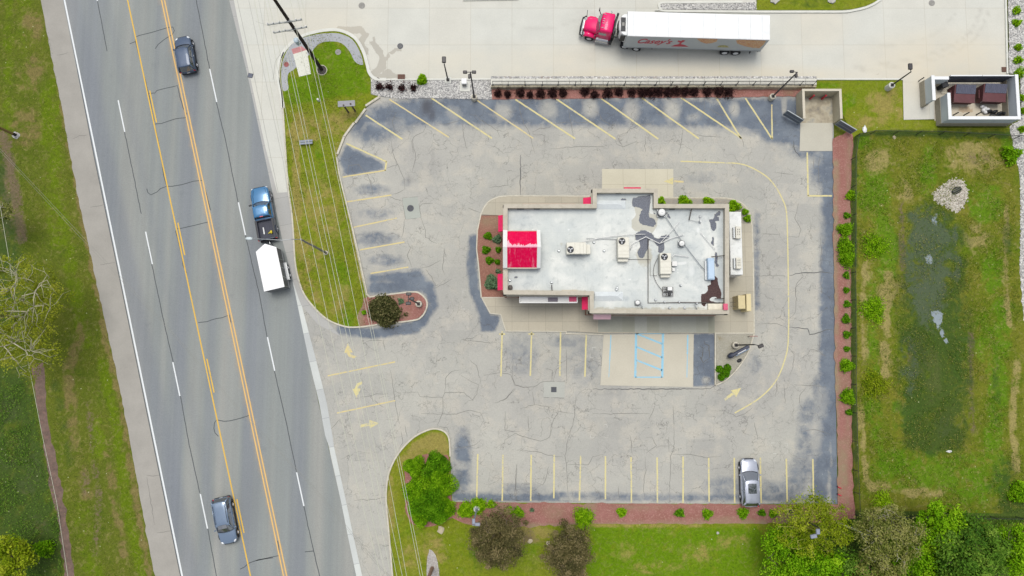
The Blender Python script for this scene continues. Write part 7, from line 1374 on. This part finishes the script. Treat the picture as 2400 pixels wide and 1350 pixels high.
# north-east bed
for lab, x, y, r in (('lime bush tucked against the north-east notch of the building', 1549, 473, 11), ('lime bush, second from the notch along the north wall', 1605, 472, 15), ('lime bush, third from the notch along the north wall', 1661, 472, 12), ('largest lime bush at the north-east corner of the building', 1720, 482, 15)):
    shrub('lime_bush', lab, x, y, r, 1.0, FG, 1100, .1, group='lime bushes north of the building')
shrub('round_bush', 'small clipped green ball by the white cooler, upper one', 1746, 496, 8, .7, FT, 800, .06, group='clipped balls by the cooler'); shrub('round_bush', 'small clipped green ball by the white cooler, lower one', 1752, 512, 9, .7, FT, 900, .06, group='clipped balls by the cooler')
o = shrub('lobed_bush', 'three-lobed green bush in the dusty corner by the curved kerb', 1697, 873, 13, .8, FD, 1200, .08, ell=1.0)
g0 = G(1697, 873, .36)
lob = []
for dx, dy, r in ((-10, -8, 9), (9, -10, 10), (-6, 11, 9), (4, 2, 11)):
    a = RNG.normal(size=(500, 3)); a /= np.linalg.norm(a, axis=1)[:, None]; a[:, 2] = abs(a[:, 2]); lob.append(a * (RNG.uniform(0, 1, 500) ** .35)[:, None] * np.array([r * .045, r * .045, .6]) + np.array([dx * .045, -dy * .045, .02]))
me_old = o.data; o2 = leafmesh('lobed_bush', np.concatenate(lob), np.full(2000, .08), .42 + RNG.normal(0, .2, 2000), FD); o.data = o2.data; bpy.data.objects.remove(o2)
# island nose
t = thing('conical_shrub', 'broad dark olive evergreen shrub filling the west island bed', 'shrub', (*G(902, 726).xy, .1))
k_ = 5200; q = RNG.normal(size=(k_, 3)); q /= np.linalg.norm(q, axis=1)[:, None]; q[:, 2] = abs(q[:, 2]); d, am = lumps(16); rd = RNG.uniform(0, 1, k_) ** .4 * (1 + .5 * np.max(np.clip(q @ d.T - .75, 0, 1) * 3 * am, axis=1) - .12)
rd *= np.where(RNG.uniform(size=k_) > .93, 1.18, 1); cen = q * rd[:, None] * np.array([1.62, 1.66, 1.6]); leafmesh('foliage', cen, np.full(k_, .13), .35 + .2 * (rd - .5) + RNG.normal(0, .22, k_), FOL, t)
part('stem', t, [BARK], lambda b: [b.tube([(0, 0, 0), (math.cos(a) * .5, math.sin(a) * .5, .9)], [.06, .03], 5) for a in range(0, 6)])
shrub('small_shrub', 'small dusty green shrub right of the olive evergreen in the island', 940, 706, 8, .4, FS, 160, .09); shrub('small_shrub', 'small green shrub left of the olive evergreen by the lawn', 853, 732, 6, .4, FT, 160, .09); shrub('small_shrub', 'low olive seedling in the mulch below the island light pole', 951, 737, 6, .3, FOL, 90, .08)
# south island
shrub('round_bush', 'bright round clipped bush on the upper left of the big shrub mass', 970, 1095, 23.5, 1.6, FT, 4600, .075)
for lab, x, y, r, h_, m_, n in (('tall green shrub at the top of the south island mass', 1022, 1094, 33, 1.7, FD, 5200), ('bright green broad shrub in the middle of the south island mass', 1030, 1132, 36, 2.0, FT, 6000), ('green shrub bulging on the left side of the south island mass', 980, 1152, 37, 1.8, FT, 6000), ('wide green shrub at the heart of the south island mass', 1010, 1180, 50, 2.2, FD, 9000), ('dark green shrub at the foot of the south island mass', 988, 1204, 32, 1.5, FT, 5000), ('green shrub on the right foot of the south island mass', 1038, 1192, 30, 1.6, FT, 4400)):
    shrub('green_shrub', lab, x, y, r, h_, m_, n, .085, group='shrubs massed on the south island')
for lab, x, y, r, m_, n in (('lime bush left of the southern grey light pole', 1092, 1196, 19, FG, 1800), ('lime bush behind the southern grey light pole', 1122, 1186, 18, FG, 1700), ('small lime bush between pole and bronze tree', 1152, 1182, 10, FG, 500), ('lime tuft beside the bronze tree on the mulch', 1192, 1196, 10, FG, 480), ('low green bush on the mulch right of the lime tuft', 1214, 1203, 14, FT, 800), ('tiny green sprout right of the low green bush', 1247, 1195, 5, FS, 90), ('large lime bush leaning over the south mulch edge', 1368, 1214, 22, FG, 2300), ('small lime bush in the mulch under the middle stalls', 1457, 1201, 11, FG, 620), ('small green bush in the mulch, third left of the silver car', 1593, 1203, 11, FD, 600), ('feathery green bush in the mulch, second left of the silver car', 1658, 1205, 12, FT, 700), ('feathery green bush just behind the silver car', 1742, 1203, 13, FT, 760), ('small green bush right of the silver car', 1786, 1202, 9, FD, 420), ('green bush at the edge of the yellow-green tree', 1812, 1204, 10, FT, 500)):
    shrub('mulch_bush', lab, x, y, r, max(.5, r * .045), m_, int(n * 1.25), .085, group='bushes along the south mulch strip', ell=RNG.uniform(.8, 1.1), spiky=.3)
# right mulch strip
rs = [(1996, 458, 13, FG), (1985, 505, 8, FD), (1982, 537, 18.5, FT), (1982, 575, 19, FT), (1986, 607, 19, FT), (1984, 645, 8, FD), (1984, 680, 8.5, FD), (1986, 713, 8.5, FD), (1983, 748, 10, FD), (1985, 784, 9.5, FD), (1985, 818, 7, FD), (1986, 857, 17.5, FT), (1988, 930, 18, FT), (1990, 966, 8, FD)]
for i, (x, y, r, m_) in enumerate(rs):
    shrub('hedge_bush', ORD[i] + ' bush from the top of the red mulch strip beside the meadow fence' if i not in (0,) else 'upright lime bush, topmost in the red mulch strip beside the fence', x, y, r * RNG.uniform(.9, 1.06), max(.45, r * .055), m_, int(120 + r * r * 5.2), .085, group='bushes along the east mulch strip', ell=RNG.uniform(.85, 1.15), spiky=.22)
# meadow clumps
for lab, x, y, r, m_ in (('yellow-green feathery clump uppermost in the meadow by the fence', 2048, 576, 27, FG), ('yellow-green clump halfway down the meadow by the fence', 2046, 728, 27, FG), ('broad yellow-green clump lower down the meadow by the fence', 2050, 902, 30, FY), ('small bright yellow bush near the bottom left of the meadow', 2068, 1172, 21, foliage('yellow_bush_leaves', c(120, 160, 4), c(160, 206, 10), c(200, 230, 60)))):
    shrub('meadow_shrub', lab, x, y, r * 1.15, .35, m_, int(r * r * 2.2), .09, group='bright clumps in the meadow', spiky=.35)
shrub('meadow_shrub', 'green leafy shrub at the right edge beside the stones', 2372, 362, 22, 1.2, FT, 900, .14); shrub('meadow_shrub', 'green shrub at the right edge above the dark trees', 2392, 1155, 24, 1.4, FT, 1200, .15)
for i, (x, y, r) in enumerate(((2384, 24, 10), (2384, 53, 9), (2387, 110, 8), (2387, 140, 10), (2391, 170, 12), (2396, 228, 8), (2398, 258, 8), (2396, 302, 8))):
    shrub('gravel_shrub', ORD[i] + ' small lime shrub from the top of the right-hand gravel bed', x, y, r, .6, FG, 380, .1, group='shrubs in the right gravel bed')
# trees
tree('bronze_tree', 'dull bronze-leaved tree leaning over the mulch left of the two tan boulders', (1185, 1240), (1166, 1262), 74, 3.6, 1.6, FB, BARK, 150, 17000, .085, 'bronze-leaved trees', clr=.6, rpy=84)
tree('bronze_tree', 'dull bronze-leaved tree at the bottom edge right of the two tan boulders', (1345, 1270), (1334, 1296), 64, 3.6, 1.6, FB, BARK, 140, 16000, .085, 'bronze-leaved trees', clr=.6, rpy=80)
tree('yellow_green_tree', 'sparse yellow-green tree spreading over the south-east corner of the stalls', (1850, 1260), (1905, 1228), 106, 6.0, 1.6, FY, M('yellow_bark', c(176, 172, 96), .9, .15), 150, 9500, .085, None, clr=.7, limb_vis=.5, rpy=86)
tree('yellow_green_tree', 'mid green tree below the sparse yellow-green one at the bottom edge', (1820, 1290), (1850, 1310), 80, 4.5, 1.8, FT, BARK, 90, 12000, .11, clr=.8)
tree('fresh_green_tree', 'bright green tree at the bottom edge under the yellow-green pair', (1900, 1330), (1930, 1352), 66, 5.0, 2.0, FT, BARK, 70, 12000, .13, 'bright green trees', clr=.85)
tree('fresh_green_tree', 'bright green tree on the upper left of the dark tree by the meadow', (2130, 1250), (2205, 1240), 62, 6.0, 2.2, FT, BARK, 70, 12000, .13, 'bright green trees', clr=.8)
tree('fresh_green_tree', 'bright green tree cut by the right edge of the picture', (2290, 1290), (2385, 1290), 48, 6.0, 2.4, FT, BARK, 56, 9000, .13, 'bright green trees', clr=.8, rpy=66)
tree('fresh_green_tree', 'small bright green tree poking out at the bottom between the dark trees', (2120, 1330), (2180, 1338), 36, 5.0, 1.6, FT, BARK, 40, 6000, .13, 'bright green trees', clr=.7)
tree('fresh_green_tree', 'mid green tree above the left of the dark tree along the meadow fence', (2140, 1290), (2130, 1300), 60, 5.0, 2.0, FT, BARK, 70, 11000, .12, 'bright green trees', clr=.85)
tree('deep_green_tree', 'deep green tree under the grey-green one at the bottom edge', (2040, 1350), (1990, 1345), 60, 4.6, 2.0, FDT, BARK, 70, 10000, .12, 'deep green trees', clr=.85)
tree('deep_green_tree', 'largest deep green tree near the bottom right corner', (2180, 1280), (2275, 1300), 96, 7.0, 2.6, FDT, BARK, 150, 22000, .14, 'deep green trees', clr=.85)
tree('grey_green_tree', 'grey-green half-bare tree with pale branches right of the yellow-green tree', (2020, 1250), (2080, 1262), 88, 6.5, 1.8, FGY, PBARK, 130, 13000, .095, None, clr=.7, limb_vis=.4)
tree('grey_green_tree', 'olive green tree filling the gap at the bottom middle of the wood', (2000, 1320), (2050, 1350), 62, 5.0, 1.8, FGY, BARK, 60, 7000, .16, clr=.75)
tree('pale_branched_tree', 'large half-bare tree with pale branches at the left edge', (30, 745), (28, 742), 128, 7.5, 2.0, foliage('sparse_spring_leaves', c(104, 120, 22), c(150, 162, 34), c(196, 198, 70)), PBARK, 150, 9500, .095, None, .24, .7, clr=.85, rpy=180, drop=.9)
tree('young_tree', 'yellow-green young tree in the bottom left corner', (30, 1300), (24, 1312), 58, 4.0, 1.5, FY, BARK, 60, 4200, .14, clr=.6); shrub('young_shrub', 'bright green sapling right of the corner tree', 102, 1286, 22, 1.6, FT, 500, .15)
tree('thin_tree', 'thin grey-green tree on the left edge level with the parked cars row', (-30, 500), (-10, 500), 34, 5, 1.4, FGY, PBARK, 24, 900, .13, clr=.6)
# dead branch lying in the wood
g = G(2010, 1245, 4); b = MB(); b.tube([(0, 0, 4.2), (.9, -.5, 4.5), (1.6, -1.2, 4.2)], [.11, .09, .05], 6); b.tube([(.9, -.5, 4.5), (1.9, -.7, 4.6), (2.5, -.5, 4.4)], [.07, .05, .03], 6); b.tube([(1.4, -.9, 4.3), (1.9, -1.5, 4.1)], [.05, .02], 5); b.tube([(0, 0, 4.2), (.2, -.3, 2), (.3, -.4, 0)], [.1, .12, .14], 6)
o = b.build('dead_tree', [M('bleached_wood', c(214, 214, 204), .9, .1, var=.1)]); o.location = (G(1998, 1238, 4.2).x, G(1998, 1238, 4.2).y, 0); tag(o, 'bleached dead trunk with forked limbs showing among the grey-green leaves', 'tree')
# rock outcrop round the drain
def scatter_rocks(name, poly, nn, r0_, r1_, mat, z, seed=1):
    w = Gp(poly, z); pl_ = [(p.x, p.y) for p in w]; xs = [p[0] for p in pl_]; ys = [p[1] for p in pl_]; rg = np.random.default_rng(seed); V = []; Fc = []
    X = rg.uniform(min(xs), max(xs), nn * 4); Y = rg.uniform(min(ys), max(ys), nn * 4); ok = inside(X, Y, pl_); X, Y = X[ok][:nn], Y[ok][:nn]
    base_ = np.array([(1, 0, 0), (.3, .95, 0), (-.8, .6, 0), (-.8, -.6, 0), (.3, -.95, 0), (.1, .1, .7)])
    for i, (x, y) in enumerate(zip(X, Y)):
        r = rg.uniform(r0_, r1_); a = rg.uniform(0, 6.28); m_ = np.array([[math.cos(a), -math.sin(a), 0], [math.sin(a), math.cos(a), 0], [0, 0, 1]]); q = (base_ * rg.uniform(.7, 1.2, (6, 3))) @ m_.T * r + (x, y, z)
        k = len(V); V += [tuple(v) for v in q]; Fc += [(k + j, k + (j + 1) % 5, k + 5) for j in range(5)]
    me = bpy.data.meshes.new(name); me.from_pydata(V, [], Fc); at = me.attributes.new('tint', 'FLOAT', 'FACE'); at.data.foreach_set('value', np.repeat(rg.uniform(0, 1, len(X)), 5).astype(np.float32))
    return stuff(obj(name, me, None, [mat]))
m_st, nt, bs = newmat('loose_stone'); fin(nt, bs, ramp(nt, attr(nt, 'tint'), [(0, c(150, 150, 150)), (.4, c(196, 194, 190)), (.7, c(226, 224, 218)), (1, c(248, 246, 240))]), .85, .25)
m_st2, nt, bs = newmat('pale_rubble'); fin(nt, bs, ramp(nt, attr(nt, 'tint'), [(0, c(170, 162, 148)), (.4, c(206, 198, 182)), (1, c(238, 232, 220))]), .85, .25)
tag(scatter_rocks('gravel_stones', [(869, 188), (1152, 188), (1152, 232), (1088, 231), (1047, 230), (997, 229), (947, 231), (890, 225), (870, 218)], 5200, .05, .12, m_st, .03), 'loose pale river stones covering the gravel strip', 'gravel')
tag(scatter_rocks('gravel_stones', [(2364, -100), (2420, -100), (2420, 740), (2400, 740), (2391, 640), (2392, 420), (2384, 372), (2366, 296), (2394, 280), (2392, 172), (2366, 172)], 6500, .05, .12, m_st, .045, 2), 'loose grey stones covering the bed along the right edge', 'gravel')
tag(scatter_rocks('gravel_stones', [(1549, 7), (1772, 6), (1772, 22), (1553, 21)], 1500, .05, .12, m_st, .05, 3), 'loose stones filling the narrow planter above the trailer', 'gravel')
heart = sm([(2190, 455), (2205, 440), (2222, 425), (2240, 421), (2256, 425), (2264, 440), (2266, 462), (2258, 480), (2245, 496), (2234, 494), (2215, 482), (2195, 472)], 3, True)
tag(scatter_rocks('rubble_stones', heart, 1300, .07, .17, m_st2, .04, 4), 'heart-shaped patch of pale rubble round the meadow drain', 'rubble')
tag(scatter_rocks('rubble_stones', [(p[0] + (p[0] - 2228) * .15, p[1] + (p[1] - 458) * .15) for p in heart], 220, .05, .1, m_st2, .04, 5), 'stray rubble stones scattered round the edge of the drain patch', 'rubble')
g = G(2240, 447); t = thing('drain_inlet', 'dark sunken drain mouth in the heart-shaped rubble', 'drain', (g.x, g.y, .05), .5)
part('pipe_mouth', t, [BLACK], lambda b: b.ell(0, 0, .12, .62, .36, .14, 14, 6)); part('grate_bars', t, [M('mossy_bar', c(120, 124, 96), .8, .2)], lambda b: [b.box(0, q, .27, 1.0, .05, .04) for q in (-.2, 0, .2)])
# weeds in the meadow and forest floor, as one mass
def weeds(name, label, poly, nn, size, mat, seed, z=.05, hmax=.35):
    w = Gp(poly, z); pl_ = [(p.x, p.y) for p in w]; xs = [p[0] for p in pl_]; ys = [p[1] for p in pl_]; rg = np.random.default_rng(seed)
    X = rg.uniform(min(xs), max(xs), nn * 3); Y = rg.uniform(min(ys), max(ys), nn * 3); ok = inside(X, Y, pl_)
    dens = np.sin(X * .9 + 1.3 * np.sin(Y * .5)) * np.sin(Y * .7 + 1.1 * np.sin(X * .6 + seed)); ok &= rg.uniform(size=len(X)) < (.25 + .75 * (dens > .1)); X, Y = X[ok][:nn], Y[ok][:nn]; k = len(X)
    cen = np.stack([X, Y, z + rg.uniform(0, hmax, k)], 1); o = leafmesh(name, cen, np.full(k, size), rg.uniform(0, 1, k), mat, None, up=.3, aspect=.35); return tag(stuff(o), label, 'weeds')
FM = foliage('meadow_weed_leaves', c(50, 96, 8), c(108, 134, 26), c(184, 176, 100))
weeds('meadow_weeds', 'tall rough weeds scattered through the fenced meadow', [(2012, 322), (2370, 322), (2390, 700), (2400, 1200), (2010, 1195)], 24000, .08, FM, 1)
weeds('woodland_undergrowth', 'dark undergrowth beneath the trees at the bottom right', [(1830, 1240), (2000, 1215), (2420, 1215), (2420, 1400), (1800, 1400)], 12000, .12, FDT, 3, hmax=.6)
weeds('woodland_undergrowth', 'dark undergrowth left of the dirt path at the lower left', [(-60, 840), (60, 870), (88, 960), (105, 1060), (140, 1200), (150, 1400), (-60, 1400)], 9000, .09, FDT, 4, hmax=.3)
weeds('verge_weeds', 'short rough grass along the roadside verge', [(-40, -40), (100, 0), (160, 330), (235, 760), (300, 1050), (350, 1400), (180, 1400), (110, 900), (40, 500), (0, 200)], 14000, .06, FM, 5, hmax=.1)
FLW = foliage('lawn_tuft_leaves', c(70, 100, 10), c(120, 136, 30), c(176, 168, 90))
weeds('lawn_tufts', 'worn tufts over the long roadside grass strip', polyA, 9000, .06, FLW, 6, z=.105, hmax=.06)

# ================================================================ LIGHT, SKY, CAMERA
w = bpy.data.worlds.new('World'); SC.world = w; w.use_nodes = True; nt = w.node_tree
sk = nt.nodes.new('ShaderNodeTexSky'); sk.sky_type = 'NISHITA'; sk.sun_disc = False
EL, AZ = math.radians(75), math.radians(-12)      # azimuth from +Y (picture top), towards -X
sk.sun_elevation = EL; sk.sun_rotation = AZ; sk.dust_density = 3.0; sk.air_density = 1.0; sk.ozone_density = .6
hs_ = nt.nodes.new('ShaderNodeHueSaturation'); hs_.inputs['Saturation'].default_value = .38; nt.links.new(sk.outputs[0], hs_.inputs['Color'])
nt.links.new(hs_.outputs[0], nt.nodes['Background'].inputs[0]); nt.nodes['Background'].inputs[1].default_value = .15
sl = bpy.data.lights.new('sun', 'SUN'); sl.energy = 1.5; sl.angle = math.radians(26); sl.color = (1.0, .965, .90)
so = bpy.data.objects.new('sun', sl); COL.objects.link(so)
dv = Vector((math.sin(AZ) * math.cos(EL), math.cos(AZ) * math.cos(EL), math.sin(EL))); so.rotation_euler = dv.to_track_quat('Z', 'Y').to_euler(); so.location = dv * 120
cd = bpy.data.cameras.new('camera'); cd.sensor_width = 36; cd.lens = 36 * F / 2400; cd.clip_end = 2000; cd.clip_start = 1
co_ = bpy.data.objects.new('camera', cd); COL.objects.link(co_); co_.location = (0, 0, H); co_.rotation_euler = (TILT, 0, 0); SC.camera = co_
SC.view_settings.view_transform = 'Standard'; SC.view_settings.look = 'None'; SC.view_settings.exposure = .52; SC.view_settings.gamma = 1
